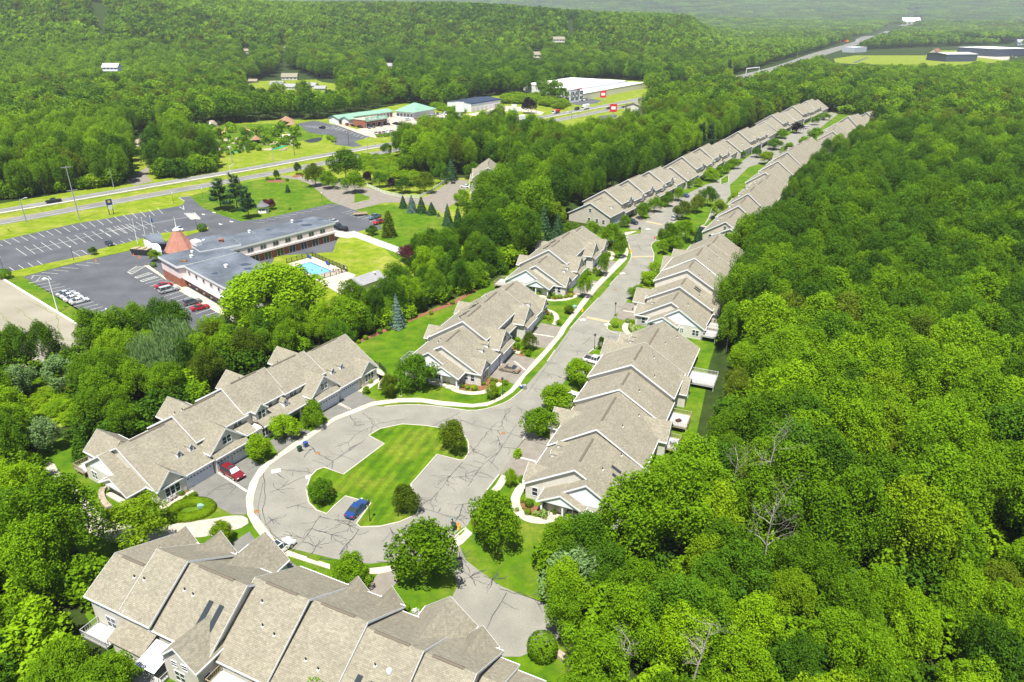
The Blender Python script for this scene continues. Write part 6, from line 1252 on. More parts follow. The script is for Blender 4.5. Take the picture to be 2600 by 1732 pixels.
shrubs([(45, 1100, 115, 'bright'), (130, 1120, 45, 'yellow'), (215, 1000, 90, 'mid'), (390, 925, 80, 'dark'), (290, 920, 30), (355, 970, 60, 'olive'), (470, 945, 90, 'yellow', 'shrub'), (410, 1000, 90, 'yellow', 'shrub'), (650, 1000, 130, 'bright', 'shrub'), (290, 1010, 40), (765, 150, 80, 'bright', 'shrub'), (890, 130, 110, 'mid'), (835, 220, 90, 'bright', 'shrub'), (920, 240, 90, 'bright', 'shrub'), (840, 290, 80, 'bright', 'shrub'), (905, 310, 90, 'mid', 'shrub'), (975, 375, 55, 'olive'), (1110, 420, 150, 'bright', 'shrub'), (750, 250, 60)], z4, 'shrubs in the beds of the first left row', 'in the mulch beds beside the tan sedan drive')
shrubs([(708, 1095, 25, 'mid', 'clipped'), (735, 1110, 30, 'olive', 'shrub'), (752, 1120, 25, 'yellow'), (820, 1140, 35, 'flower', 'shrub'), (850, 1135, 25), (880, 1145, 35), (925, 1150, 45, 'bright'), (210, 1175, 60, 'bright', 'shrub'), (270, 1075, 40, 'flower', 'shrub'), (190, 1120, 40, 'flower', 'shrub'), (235, 1105, 40, 'bright'), (260, 1040, 30)], t5, 'shrubs before the red front door', 'in the bed before the near end of the first left row')
shrubs([(1420, 545, 30, 'mid'), (1447, 528, 34, 'mid'), (1460, 550, 36, 'yellow', 'shrub'), (1493, 545, 36), (1565, 505, 36, 'mid'), (1535, 540, 28), (1565, 535, 36, 'yellow'), (1355, 525, 40, 'bright', 'shrub'), (1665, 385, 40), (1690, 385, 30, 'bright', 'shrub'), (1725, 375, 45, 'bright', 'shrub'), (1750, 395, 50, 'mid', 'shrub'), (1820, 260, 30, 'bright', 'shrub'), (1660, 380, 35)], t5, 'shrubs of the second left row', 'by the curved path of the second left row')
shrubs([(1410, 650, 35, 'orange', 'shrub'), (1395, 680, 30, 'bright', 'shrub'), (1425, 690, 40, 'bright', 'shrub'), (1435, 660, 30, 'hosta', 'shrub'), (1485, 718, 40, 'bright', 'shrub'), (1550, 640, 55, 'olive', 'shrub'), (1862, 735, 44, 'mid'), (1943, 705, 36, 'bright'), (1965, 750, 50, 'hosta', 'shrub'), (1985, 770, 60, 'hosta', 'shrub'), (1970, 720, 45, 'bright', 'shrub'), (2030, 765, 30, 'hosta', 'shrub')], t5, 'shrubs near the street middle', 'near the middle of the street')
shrubs([(205, 815, 36), (300, 775, 36), (355, 755, 36), (470, 705, 30), (520, 675, 30), (780, 580, 34), (1120, 365, 30), (1205, 320, 30), (640, 650, 30), (160, 840, 30)], t5, 'balls of box along the mulch strip', 'along the mulch strip of the back lawn')
shrubs([(235, 255, 0)][:0], t4, '', '')
yy = T(220, 1060, 5.227)
shrubs([(1265, 1030, 80, 'mid'), (1040, 1150, 90, 'flower', 'shrub'), (1110, 1110, 90, 'flower', 'shrub'), (1170, 1070, 80, 'flower', 'shrub'), (1320, 1110, 90, 'bright', 'shrub'), (1380, 1080, 90, 'bright', 'shrub'), (1440, 1050, 90, 'bright', 'shrub'), (1930, 610, 60, 'bright', 'shrub'), (230, 930, 110, 'yellow', 'shrub'), (200, 880, 80, 'yellow', 'shrub')], yy, 'shrubs at the near end of the long row', 'at the near end of the long row')
shrubs([(900+10*i, 1320+40*i, 120, 'mid', 'shrub') for i in range(3)], xb, 'shrubs before the long row', 'between the front trees of the long row')
shrubs([(470, 1095, 60, 'bright'), (455, 1150, 55, 'mid'), (510, 1160, 50, 'flower', 'shrub'), (540, 1120, 60, 'flower', 'shrub')], t8, 'shrubs behind the foreground roof', 'behind the foreground roof')
shrubs([(625, 255, 62, 'dark', 'street'), (1345, 98, 62, 'dark'), (38, 412, 80, 'dark'), (1020, 335, 40, 'mid'), (1922, 230, 26, 'dark'), (1952, 222, 26, 'dark'), (2058, 190, 16), (2090, 182, 26, 'dark'), (2197, 155, 22, 'dark')], t4, 'clipped shrubs of the inn', 'on the grounds of the inn')
shrubs([(685, 530, 30, 'dark'), (835, 540, 28, 'dark'), (705, 532, 20, 'bright'), (725, 532, 20, 'yellow'), (620, 775, 30, 'dark'), (680, 775, 20), (855, 755, 24), (1155, 225, 50, 'mid'), (1185, 242, 50, 'mid'), (910, 490, 24), (940, 492, 22)], x9, 'shrubs on the inn lawn and by the golf car park', 'on the inn lawn or by the golf car park')
shrubs([(170, 1060, 30, 'bright'), (200, 1085, 25, 'yellow')], T(0, 450, 7.84), 'shrubs on the far left verge', 'on the far left highway verge')
# clipped hedge in the shape of a ring beside the lower left drive
hg = thing('hedge', 'low wide clipped hedge in a loop beside the drive of the long row', 'hedge', tuple(G(*t7(1280, 430))), 0)
def hedge(par, px, f, wd, h, col='bright', n_per=420, seed=1, leaf=.09):
    g = np.random.default_rng(seed); P = smooth(polyG(px, f), 2); P = [(a-par.location.x, b-par.location.y) for a, b in P]; seg = [math.hypot(b[0]-a[0], b[1]-a[1]) for a, b in zip(P, P[1:])]; tot = sum(seg); n = int(tot*n_per)
    cum = np.concatenate([[0], np.cumsum(seg)]); s = g.uniform(0, tot, n); x = np.interp(s, cum, [p[0] for p in P]); y = np.interp(s, cum, [p[1] for p in P])
    dx = np.interp(s+.3, cum, [p[0] for p in P])-np.interp(s-.3, cum, [p[0] for p in P]); dy = np.interp(s+.3, cum, [p[1] for p in P])-np.interp(s-.3, cum, [p[1] for p in P]); l = np.hypot(dx, dy)+1e-6; nx, ny = -dy/l, dx/l
    th = g.uniform(-.2, math.pi+.2, n); oo = np.cos(th)*wd/2; zz = np.clip(np.sin(th), 0, 1)**.5*h*g.uniform(.9, 1.05, n)
    V = np.stack([x+nx*oo, y+ny*oo, zz], 1); nr = np.stack([nx*np.cos(th), ny*np.cos(th), np.sin(th)], 1)+g.normal(0, .4, (n, 3)); nr /= np.linalg.norm(nr, axis=1)[:, None]; a = np.cross(nr, g.normal(size=(n, 3))); a /= np.linalg.norm(a, axis=1)[:, None]; b = np.cross(nr, a); s_ = leaf*g.uniform(.7, 1.3, n)[:, None]
    v = np.stack([V-a*s_, V-b*s_*.7, V+a*s_, V+b*s_*.7], 1).reshape(-1, 3)
    me = bpy.data.meshes.new('foliage'); me.from_pydata(v.tolist(), [], [(4*i, 4*i+1, 4*i+2, 4*i+3) for i in range(n)]); me.materials.append(LEAF[col]); me.update(); return ob('foliage', me, par)
hedge(hg, [(1130, 470), (1180, 400), (1300, 375), (1390, 390), (1400, 430), (1330, 470), (1230, 490), (1130, 480)], t7, 1.9, .9, 'yellow', 700)
for lb, px, f, wd, h, col in (('long dark clipped hedge along the front car rows of the sales lot', [(480, 870), (600, 850), (740, 800), (880, 785)], t2, 5, 1.6, 'mid'), ('short clipped hedge before the cars at the lot entrance', [(275, 908), (345, 905), (415, 888)], t2, 5, 1.5, 'mid')):
    hh = thing('hedge', lb, 'hedge', tuple(G(*f(*px[0]))), 0); hedge(hh, px, f, wd, h, col, 90, 3, .35)
# dead trees: pale bare branches above the wood
def bare(label, base, top, seed):
    g = random.Random(seed); P = G(*base); H = height_of(base, (base[0], top)); t = thing('dead_tree', label, 'dead tree', tuple(P)); mb = MB()
    def br(p, d, L, r, dep):
        n = 5; q = p; r0 = r
        for i in range(n):
            d = (d+Vector((g.uniform(-.3, .3), g.uniform(-.3, .3), g.uniform(-.05, .15)))).normalized(); q2 = q+d*L/n; mb.tube(q, q2, r, r*.8, 5 if r > .06 else 3, cap=False); r *= .8
            if dep and i > 0:
                for k in range(g.randint(1, 2)): a = g.uniform(0, 6.28); br(q2, (d*.7+Vector((math.cos(a), math.sin(a), g.uniform(0, .4)))*.9).normalized(), L*g.uniform(.35, .6), r*.6, dep-1)
            q = q2
    q = Vector((0, 0, 0)); d = Vector((0, 0, 1)); r = .2
    for i in range(9):
        d = (d+Vector((g.uniform(-.13, .13), g.uniform(-.13, .13), .1))).normalized(); q2 = q+d*H/9; mb.tube(q, q2, r, r*.88, 6, cap=False); r *= .88; q = q2
        if i >= 4:
            for k in range(2): a = g.uniform(0, 6.28); br(q, Vector((math.cos(a), math.sin(a), g.uniform(.3, 1))).normalized(), H*g.uniform(.14, .26), r*.6, 2)
    mb.obj('branches', ['dead_wood'], t); return t
bare('tallest pale dead tree beside the backyard strip', (1925, 1345), 1095, 4); bare('twisted pale dead tree in the lower right wood', (1935, 1530), 1260, 9); bare('bare dead tree at the bottom edge, right of the parking pad', (1745, 1800), 1600, 2); bare('bare grey tree at the very bottom of the right wood', (1560, 1800), 1650, 5); bare('thin dead stem in the middle of the right wood', (1852, 1330), 1165, 12); bare('short dead stem beside the block wall', (1490, 1780), 1665, 21)
# ------------------------------------------------------------------ the woods
def blocked(x, y):
    r = np.zeros(x.shape, bool)
    for p in CLEAR:
        xs = [q[0] for q in p]; ys = [q[1] for q in p]; s = (x > min(xs)) & (x < max(xs)) & (y > min(ys)) & (y < max(ys))
        if s.any(): t = np.zeros(x.shape, bool); t[s] = inpoly(x[s], y[s], p); r |= t
    # highway corridor
    a = HCa[:-1]; b = HCa[1:]
    for i in range(len(a)):
        d = b[i]-a[i]; l2 = d@d; 
        if l2 < 1: continue
        t = np.clip(((x-a[i][0])*d[0]+(y-a[i][1])*d[1])/l2, 0, 1); dd = np.hypot(x-a[i][0]-t*d[0], y-a[i][1]-t*d[1]); r |= dd < (20 if a[i][1] < 700 else 24)
    return r
# keep a margin round every building
for o in list(SC.objects):
    if o.type == 'MESH' and o.name.startswith('wall') and o.parent and len(o.data.vertices) < 4000:
        bpy.context.view_layer.update()
        vs_ = [o.matrix_world@v.co for v in o.data.vertices]; xs = np.array([v.x for v in vs_]); ys = np.array([v.y for v in vs_])
        rz_ = o.matrix_world.to_euler().z; ca, sa = math.cos(rz_), math.sin(rz_); u_ = xs*ca+ys*sa; v_ = -xs*sa+ys*ca; m_ = 3.0
        q = [(u_.min()-m_, v_.min()-m_), (u_.max()+m_, v_.min()-m_), (u_.max()+m_, v_.max()+m_), (u_.min()-m_, v_.max()+m_)]
        CLEAR.append([(a*ca-b*sa, a*sa+b*ca) for a, b in q])
def scatter(step, dmin, dmax, azmax, jit=.42):
    n = int(2*dmax/step)+1; gx, gy = np.meshgrid(np.arange(-dmax, dmax, step), np.arange(20, dmax, step)); gx = gx.ravel()+rng.uniform(-jit, jit, gx.size)*step; gy = gy.ravel()+rng.uniform(-jit, jit, gy.size)*step
    d = np.hypot(gx, gy); az = np.abs(gx)/(gy+14); k = (d >= dmin) & (d < dmax) & (az < math.tan(azmax)); gx, gy = gx[k], gy[k]; k = ~blocked(gx, gy); return gx[k], gy[k]
CLEAR.append(polyG([(1325, 662), (1400, 575), (1440, 548), (1560, 545), (1600, 565), (1500, 600), (1420, 615)])); CLEAR.append(polyG([(1400, 1400), (1600, 1352), (1660, 1318), (1690, 1300), (1640, 1380), (1480, 1480)]))
LOWZ = polyG([(1830, 660), (1800, 600), (1830, 545), (1900, 480), (1990, 430), (2060, 390), (2140, 330), (2180, 270), (2330, 275), (2280, 350), (2150, 450), (2060, 530), (1960, 640), (1880, 700)])
X1, Y1 = scatter(6.2, 0, 230, R(42)); X2, Y2 = scatter(7.6, 230, 520, R(41)); X3, Y3 = scatter(9.0, 520, 1150, R(40)); X4, Y4 = scatter(11.5, 1150, 2150, R(39))
X5, Y5 = scatter(34, 2150, 4300, R(39)); X6, Y6 = scatter(70, 4300, 11000, R(38))
# near ground left and right of the camera seen at the bottom of the picture
DD = np.hypot(X1, Y1)
order = np.argsort(DD); NI = 300; ind = order[:NI]; rest = order[NI:]
def zone(x, y):
    px, py = PX((x, y, 10))
    if px > 1300: return ('wood right of the houses', 'in the %s of the right wood' % ('lower part' if y < 110 else 'middle' if y < 170 else 'upper part'))
    if py > 1400: return ('lower left wood', 'at the lower left corner')
    return ('belt behind the long row', 'in the belt between houses and inn')
CW = dict(mid='mid green', bright='fresh green', yellow='yellow green', dark='dark green', olive='olive green', silver='grey green')
patchy = lambda x, y: .5+.5*np.sin(x/23+1.7*np.sin(y/31))*np.cos(y/27+.6)
for i in ind:
    x, y = float(X1[i]), float(Y1[i]); p = patchy(x, y); r = rnd.random()
    col = 'bright' if r < .22+.3*p else 'yellow' if r < .25+.36*p and x > 0 else 'mid' if r < .80 else 'dark' if r < .93 else 'olive'
    grp, wh = zone(x, y); left = x < -8 and y > 60; hgt = rnd.uniform(7.5, 11) if (left and y > 80) else rnd.uniform(12, 17)
    if x < -30 and y < 66: hgt = rnd.uniform(6, 8.5)
    edge = float(inpoly(np.array([x-9]), np.array([y-1]), CLEAR[0])[0])
    if x > 0 and (edge or y < 75): hgt = rnd.uniform(8, 12)
    wd = max(7.0, hgt*rnd.uniform(.6, .85))
    tree('%s broadleaf tree %s' % (CW[col], wh), 'forest', col, (x, y), wd, hgt, rnd.randrange(4), name='forest_tree', group='%s trees: %s' % (CW[col], grp), lod=0)
# prototypes for the instanced rest
PC = bpy.data.collections.new('forest_prototypes'); protos = []
def proto(me_list, nm):
    mb = bpy.data.meshes.new(nm); vs_ = []; fs_ = []; mi = []; mats_ = []; k = 0
    for me_, sc in me_list:
        nv = len(me_.vertices); co = np.empty(nv*3, np.float32); me_.vertices.foreach_get('co', co); vs_.append(co.reshape(-1, 3)*np.array(sc)); 
        fs_ += [tuple(j+k for j in p.vertices) for p in me_.polygons]; mats_.append(me_.materials[0]); mi += [len(mats_)-1]*len(me_.polygons); k += nv
    mb.from_pydata(np.concatenate(vs_).tolist(), [], fs_)
    for m_ in mats_: mb.materials.append(m_)
    mb.polygons.foreach_set('material_index', mi); mb.update(); o = bpy.data.objects.new(nm, mb); PC.objects.link(o); protos.append(o); return len(protos)-1
cols = ['mid', 'bright', 'dark', 'olive', 'yellow', 'conifer']; IDX = {}
for lod in (0, 1, 2):
    for ci, c in enumerate(cols):
        for v in range(2):
            kd = 'pine' if c == 'conifer' else 'forest'
            IDX[(lod, c, v)] = proto([(crown(kd, c, v+(lod % 2), lod), (1, 1, 1)), (trunk(kd, v), (1, 1, 1))] if lod < 2 else [(crown(kd, c, v, lod), (1, 1, 1))], 'forest_tree_%02d' % len(protos))
def cluster(n, size, leaf, seed, col):
    g = np.random.default_rng(seed); V = []; 
    for i in range(n):
        cx, cy = g.uniform(-size/2, size/2, 2); r = g.uniform(4.5, 7); h = g.uniform(11, 17); m = int(60*(1 if leaf < 3 else .45)); d = g.normal(size=(m, 3)); d[:, 2] = np.abs(d[:, 2])+.1; d /= np.linalg.norm(d, axis=1)[:, None]
        P = d*np.array([r, r, h*.45])+np.array([cx, cy, h*.5]); nr = d+g.normal(0, .35, (m, 3)); nr /= np.linalg.norm(nr, axis=1)[:, None]; a = np.cross(nr, g.normal(size=(m, 3))); a /= np.linalg.norm(a, axis=1)[:, None]; b = np.cross(nr, a); s = leaf*g.uniform(.6, 1.2, m)[:, None]
        V.append(np.stack([P-a*s, P-b*s*.8, P+a*s, P+b*s*.8], 1).reshape(-1, 3))
    v = np.concatenate(V); me_ = bpy.data.meshes.new('cluster'); me_.from_pydata(v.tolist(), [], [(4*i, 4*i+1, 4*i+2, 4*i+3) for i in range(len(v)//4)]); me_.materials.append(LEAF[col]); me_.update(); return me_
CL = [proto([(cluster(22, 36, 1.8, s, c), (1, 1, 1))], 'forest_tree_%02d' % (len(protos))) for s, c in enumerate(['mid', 'dark', 'bright', 'mid', 'olive'])]
CL2 = [proto([(cluster(80, 74, 3.4, 10+s, c), (1, 1, 1))], 'forest_tree_%02d' % (len(protos))) for s, c in enumerate(['mid', 'dark', 'olive'])]
def gn_forest(name, P, idx, rot, scl):
    me_ = bpy.data.meshes.new(name); me_.from_pydata(P.tolist(), [], []); n = len(P)
    for nm, tp, arr in (('idx', 'INT', idx.astype(np.int32)), ('rz', 'FLOAT', rot.astype(np.float32))): at_ = me_.attributes.new(nm, tp, 'POINT'); at_.data.foreach_set('value', arr)
    at_ = me_.attributes.new('scl', 'FLOAT_VECTOR', 'POINT'); at_.data.foreach_set('vector', scl.astype(np.float32).ravel())
    o = ob(name, me_); md = o.modifiers.new('trees', 'NODES'); ng = bpy.data.node_groups.new('trees', 'GeometryNodeTree'); md.node_group = ng
    ng.interface.new_socket('Geometry', in_out='INPUT', socket_type='NodeSocketGeometry'); ng.interface.new_socket('Geometry', in_out='OUTPUT', socket_type='NodeSocketGeometry')
    N_, L_ = ng.nodes, ng.links; gi = N_.new('NodeGroupInput'); go = N_.new('NodeGroupOutput'); ci = N_.new('GeometryNodeCollectionInfo'); ci.inputs[0].default_value = PC; ci.inputs['Separate Children'].default_value = True; ci.inputs['Reset Children'].default_value = True
    ip = N_.new('GeometryNodeInstanceOnPoints'); ip.inputs['Pick Instance'].default_value = True
    def attr(nm, tp): a = N_.new('GeometryNodeInputNamedAttribute'); a.data_type = tp; a.inputs[0].default_value = nm; return a
    ai, ar, as_ = attr('idx', 'INT'), attr('rz', 'FLOAT'), attr('scl', 'FLOAT_VECTOR'); cx = N_.new('ShaderNodeCombineXYZ'); L_.new(ar.outputs[0], cx.inputs[2])
    e2r = N_.new('FunctionNodeEulerToRotation'); L_.new(cx.outputs[0], e2r.inputs[0])
    L_.new(gi.outputs[0], ip.inputs['Points']); L_.new(ci.outputs[0], ip.inputs['Instance']); L_.new(ai.outputs[0], ip.inputs['Instance Index']); L_.new(e2r.outputs[0], ip.inputs['Rotation']); L_.new(as_.outputs[0], ip.inputs['Scale']); L_.new(ip.outputs[0], go.inputs[0])
    tag(o, kind='stuff'); return o
def pick(x, y, lod, hmin=14, hmax=20.5, wr=(.55, .75)):
    n = len(x); p = patchy(x*.4+50, y*.4); q = patchy(x*.13, y*.13+40); r = rng.uniform(0, 1, n); idx = np.zeros(n, int); v = rng.integers(0, 2, n)
    cc = np.where(r < .36, 0, np.where(r < .46+.22*p, 1, np.where(r < .78, 2, np.where(r < .93, 3, np.where(r < .975, 4, 5))))); cc = np.where((q > .72) & (r > .3), 1, cc); cc = np.where((q < .2) & (r > .4), 2, cc)
    tab = np.array([[IDX[(lod, c, k)] for k in range(2)] for c in cols]); idx = tab[cc, v]; H = rng.uniform(hmin, hmax, n); W = H*rng.uniform(*wr, n); W = np.maximum(W, 8); return idx, rng.uniform(0, 6.28, n), np.stack([W/12.4*rng.uniform(.85, 1.2, n), W/12.4*rng.uniform(.85, 1.2, n), H/19.5], 1)
def P3(x, y): return np.stack([x, y, np.asarray(hill(x, y))-.3], 1)
xr, yr_ = X1[rest], Y1[rest]; i1, r1_, s1_ = pick(xr, yr_, 0); left = (xr < -8); s1_ *= .85; s1_[left] *= np.where(yr_[left] < 235, .75, 1.0)[:, None]
gn_forest('near_forest', P3(xr, yr_), i1, r1_, s1_)
i2, r2_, s2_ = pick(X2, Y2, 0); s2_[(X2 < 60) & (Y2 < 240)] *= .8
s2_[inpoly(X2, Y2, LOWZ)] *= .62; LOW2 = polyG([(560, 262), (900, 258), (1000, 268), (800, 300), (600, 300)])
gn_forest('middle_forest', P3(X2, Y2), i2, r2_, s2_)
i3, r3_, s3_ = pick(X3, Y3, 1, wr=(.65, .85)); s3_[inpoly(X3, Y3, LOW2)] *= .66
XU, YU = scatter(5.2, 0, 260, R(42)); nu = len(XU); su = rng.uniform(.8, 1.3, nu)[:, None]; gn_forest('understory', np.stack([XU, YU, np.full(nu, -2.2)], 1), rng.choice(np.array([IDX[(1, c, v)] for c in ('mid', 'dark', 'bright') for v in (0, 1)]), nu), rng.uniform(0, 6.28, nu), su*np.array([[.55, .55, .36]]))
gn_forest('valley_forest', P3(X3, Y3), i3, r3_, s3_)
i4, r4_, s4_ = pick(X4, Y4, 2, 15, 21, (.72, .95)); gn_forest('hill_forest', P3(X4, Y4), i4, r4_, s4_)
n5 = len(X5); gn_forest('far_forest', P3(X5, Y5), rng.choice(CL, n5), rng.uniform(0, 6.28, n5), rng.uniform(.85, 1.2, (n5, 1))*np.ones((1, 3)))
n6 = len(X6); gn_forest('horizon_forest', P3(X6, Y6), rng.choice(CL2, n6), rng.uniform(0, 6.28, n6), rng.uniform(.9, 1.3, (n6, 1))*np.ones((1, 3)))
print('TREES', len(X1), len(X2), len(X3), len(X4), n5, n6)
# undergrowth along the edges of the woods and in the thickets
def thicket(name, px, f, step, col, h=2.2, w=3.4, lod=1):
    p = polyG(px, f); xs = [q[0] for q in p]; ys = [q[1] for q in p]; gx, gy = np.meshgrid(np.arange(min(xs), max(xs), step), np.arange(min(ys), max(ys), step)); gx = gx.ravel()+rng.uniform(-.5, .5, gx.size)*step; gy = gy.ravel()+rng.uniform(-.5, .5, gy.size)*step
    k = inpoly(gx, gy, p); gx, gy = gx[k], gy[k]; n = len(gx)
    if n == 0: return
    ii = np.array([IDX[(lod, c, v)] for c in col for v in range(2)]); s = rng.uniform(.7, 1.2, n); gn_forest(name, np.stack([gx, gy, np.full(n, -h*.45)], 1), rng.choice(ii, n), rng.uniform(0, 6.28, n), np.stack([s*w/12.4*2, s*w/12.4*2, s*h/12], 1))
thicket('roadside_thicket', [(0, 1330), (0, 1230), (200, 1180), (420, 1160), (620, 1130), (830, 1120), (830, 1190), (760, 1230), (560, 1255), (420, 1270), (200, 1300)], t1, 3.4, ['bright', 'mid', 'yellow'], 6, 5)
thicket('roadside_thicket', [(1050, 1180), (1040, 1120), (1010, 1000), (1100, 960), (1240, 990), (1340, 1040), (1420, 1110), (1400, 1150), (1250, 1165), (1130, 1185)], t1, 3.4, ['mid', 'dark', 'bright'], 6, 5)
thicket('bramble_thicket', [(180, 1045), (400, 1040), (440, 1090), (640, 1090), (640, 1130), (560, 1200), (430, 1190), (240, 1160), (180, 1120)], t2, 2.6, ['bright', 'yellow'], 1.8, 3)
thicket('bank_thicket', [(640, 705), (700, 690), (860, 745), (860, 775), (760, 760)], t2, 4, ['bright'], 3, 4); thicket('bank_thicket', [(1110, 655), (1340, 650), (1560, 700), (1500, 725), (1330, 690), (1130, 690)], t2, 4, ['bright', 'yellow'], 4, 5)
thicket('meadow_thicket', [(30, 1010), (110, 960), (230, 960), (200, 1080), (100, 1110)], None, 2.4, ['yellow', 'bright'], 1.0, 2.0)
thicket('belt_undergrowth', [(860, 880), (905, 850), (1080, 780), (1210, 725), (1330, 655), (1320, 640), (1200, 700), (1080, 760), (900, 820)], None, 2.4, ['mid', 'dark'], 5, 3.6, 0)
# ------------------------------------------------------------------ vehicles
def paint(nm, c, metal=.2): return mat('paint_'+nm, c, .28, .02, 1, metal=metal, spec=.5, coat=.8)
PAINT = dict(blue=(.015, .06, .22), navy=(.012, .02, .04), red=(.42, .01, .02), crimson=(.20, .01, .02), tan=(.30, .25, .18), white=(.80, .80, .80), silver=(.48, .50, .52), grey=(.13, .14, .15), black=(.012, .012, .014), slate=(.10, .17, .24), rust=(.25, .08, .05), green=(.03, .07, .05))
for k_, c_ in PAINT.items(): paint(k_, c_)
SPEC = {  # L, half width, profile stations: x, z bottom, z belt, z roof (None = no cabin), cabin window sections
 'sedan': (4.75, .90, [(-2.37, .45, .78, None), (-2.2, .25, .98, None), (-1.55, .22, 1.02, None), (-.75, .2, .95, 1.42), (.35, .2, .93, 1.44), (1.05, .2, .93, None), (2.05, .22, .74, None), (2.37, .4, .58, None)]),
 'suv': (4.75, .95, [(-2.37, .5, 1.0, None), (-2.3, .3, 1.08, None), (-2.05, .28, 1.08, 1.68), (.25, .28, 1.04, 1.72), (1.0, .28, 1.04, None), (2.1, .3, .92, None), (2.37, .45, .7, None)]),
 'wagon': (5.6, 1.0, [(-2.8, .5, 1.05, None), (-2.72, .35, 1.12, None), (-2.5, .32, 1.12, 1.85), (.45, .32, 1.1, 1.88), (1.2, .32, 1.1, None), (2.5, .34, 1.02, None), (2.8, .5, .8, None)]),
 'pickup': (5.7, 1.0, [(-2.85, .5, 1.05, None), (-2.8, .4, 1.1, None), (-.95, .4, 1.1, None), (-.8, .4, 1.12, 1.8), (.55, .4, 1.12, 1.84), (1.25, .4, 1.12, None), (2.55, .42, 1.05, None), (2.85, .5, .8, None)]),
 'van': (5.6, 1.0, [(-2.8, .4, 1.2, None), (-2.75, .3, 1.2, 2.3), (1.4, .3, 1.15, 2.35), (2.1, .3, 1.12, None), (2.7, .32, .9, None), (2.8, .45, .75, None)])}
def car_meshes(kind, col, small):
    def f():
        L, hw, st = SPEC[kind]; B, Wd, Sd = MB(), MB(), MB(); pm = 'paint_'+col; rings = []
        for x, zb_, zt, zr in st:
            tap = hw*(1-.10*(abs(x)/(L/2))**3); rings.append([(x, -tap*.96, zb_), (x, -tap, zb_+.35*(zt-zb_)), (x, -tap*.93, zt), (x, tap*.93, zt), (x, tap, zb_+.35*(zt-zb_)), (x, tap*.96, zb_)])
        for i in range(len(rings)-1):
            a, b = rings[i], rings[i+1]; cab = st[i][3] is not None and st[i+1][3] is not None
            for j in range(5):
                if j == 2 and cab: continue
                B.add([a[j], b[j], b[j+1], a[j+1]], [(0, 1, 2, 3)])
            B.add([a[0], b[0], b[5], a[5]], [(0, 3, 2, 1)])
        B.add(rings[0], [tuple(range(6))]); B.add(rings[-1], [tuple(reversed(range(6)))])
        ci = [i for i, s in enumerate(st) if s[3]]; i0, i1 = ci[0], ci[-1]; xr0, xr1 = st[i0][0], st[i1][0]; zr0, zr1 = st[i0][3], st[i1][3]; hr = hw*.72
        xb0, zb0 = (st[i0-1][0], st[i0-1][2]) if kind != 'pickup' else (st[i0-1][0], st[i0-1][2]); xb1, zb1 = st[i1+1][0], st[i1+1][2]
        hb = hw*.91
        B.add([(xr0, -hr, zr0), (xr1, -hr, zr1), (xr1, hr, zr1), (xr0, hr, zr0), (xr0+.15, -hr*.8, zr0+.05), (xr1-.2, -hr*.8, zr1+.04), (xr1-.2, hr*.8, zr1+.04), (xr0+.15, hr*.8, zr0+.05)], [(0, 1, 5, 4), (1, 2, 6, 5), (2, 3, 7, 6), (3, 0, 4, 7), (4, 5, 6, 7)])
        front = MB(); front.add([(xb1, -hb, zb1+.01), (xb1, hb, zb1+.01), (xr1, hr, zr1), (xr1, -hr, zr1)], [(0, 1, 2, 3)])
        back = MB(); back.add([(xb0, hb, zb0+.01), (xb0, -hb, zb0+.01), (xr0, -hr, zr0), (xr0, hr, zr0)], [(0, 1, 2, 3)])
        sides = []
        for s_ in (-1, 1):
            m_ = MB(); zt0, zt1 = st[i0][2], st[i1][2]; m_.add([(xb0, s_*hb, zb0), (xr0, s_*hw*.93, zt0), (xr1, s_*hw*.93, zt1), (xb1, s_*hb, zb1), (xr1, s_*hr, zr1), (xr0, s_*hr, zr0)], [(0, 1, 5), (1, 2, 4, 5), (2, 3, 4)]); sides.append(m_)
            xm = (xr0+xr1)/2
            for xp in (xr0, xm, xr1): B.tube((xp, s_*hw*.935, (zt0+zt1)/2), (xp, s_*(hr+.012), (zr0+zr1)/2), .045, n=4)
            B.box(xr1+.15, s_*hw*.98-.06+s_*.08, zt1-.02, xr1+.35, s_*hw*.98+.06+s_*.08, zt1+.14)
        if kind == 'van': sides = []; [B.add([(xb0, s_*hb, zb0), (xr0, s_*hw*.93, st[i0][2]), (xr1, s_*hw*.93, st[i1][2]), (xr1, s_*hr, zr1), (xr0, s_*hr, zr0)], [(0, 1, 2, 3, 4)]) for s_ in (-1, 1)]
        out = [('body', B.mesh('body', [pm])), ('windscreen', front.mesh('windscreen', ['glass'])), ('rear_window', back.mesh('rear_window', ['glass' if kind != 'van' else pm]))]
        out += [('side_window', m_.mesh('side_window', ['glass'])) for m_ in sides]
        if kind == 'pickup': b_ = MB(); b_.box(-2.7, -.82, 1.02, -1.0, .82, 1.125); out.append(('load_bed', b_.mesh('load_bed', ['dark_metal'])))
        h_ = MB(); h_.box(L/2-.12, -hw*.85, .62, L/2-.02+.03, -hw*.5, .76); out.append(('headlight', h_.mesh('headlight', ['lamp_clear']))); h_ = MB(); h_.box(L/2-.12, hw*.5, .62, L/2-.02+.03, hw*.85, .76); out.append(('headlight', h_.mesh('headlight', ['lamp_clear'])))
        for s_ in (-1, 1): h_ = MB(); y0, y1 = sorted((s_*hw*.6, s_*hw*.9)); h_.box(-L/2-.03, y0, .72, -L/2+.22, y1, .90); out.append(('tail_light', h_.mesh('tail_light', ['lamp_red'])))
        return out
    return cached(('car', kind, col), f)
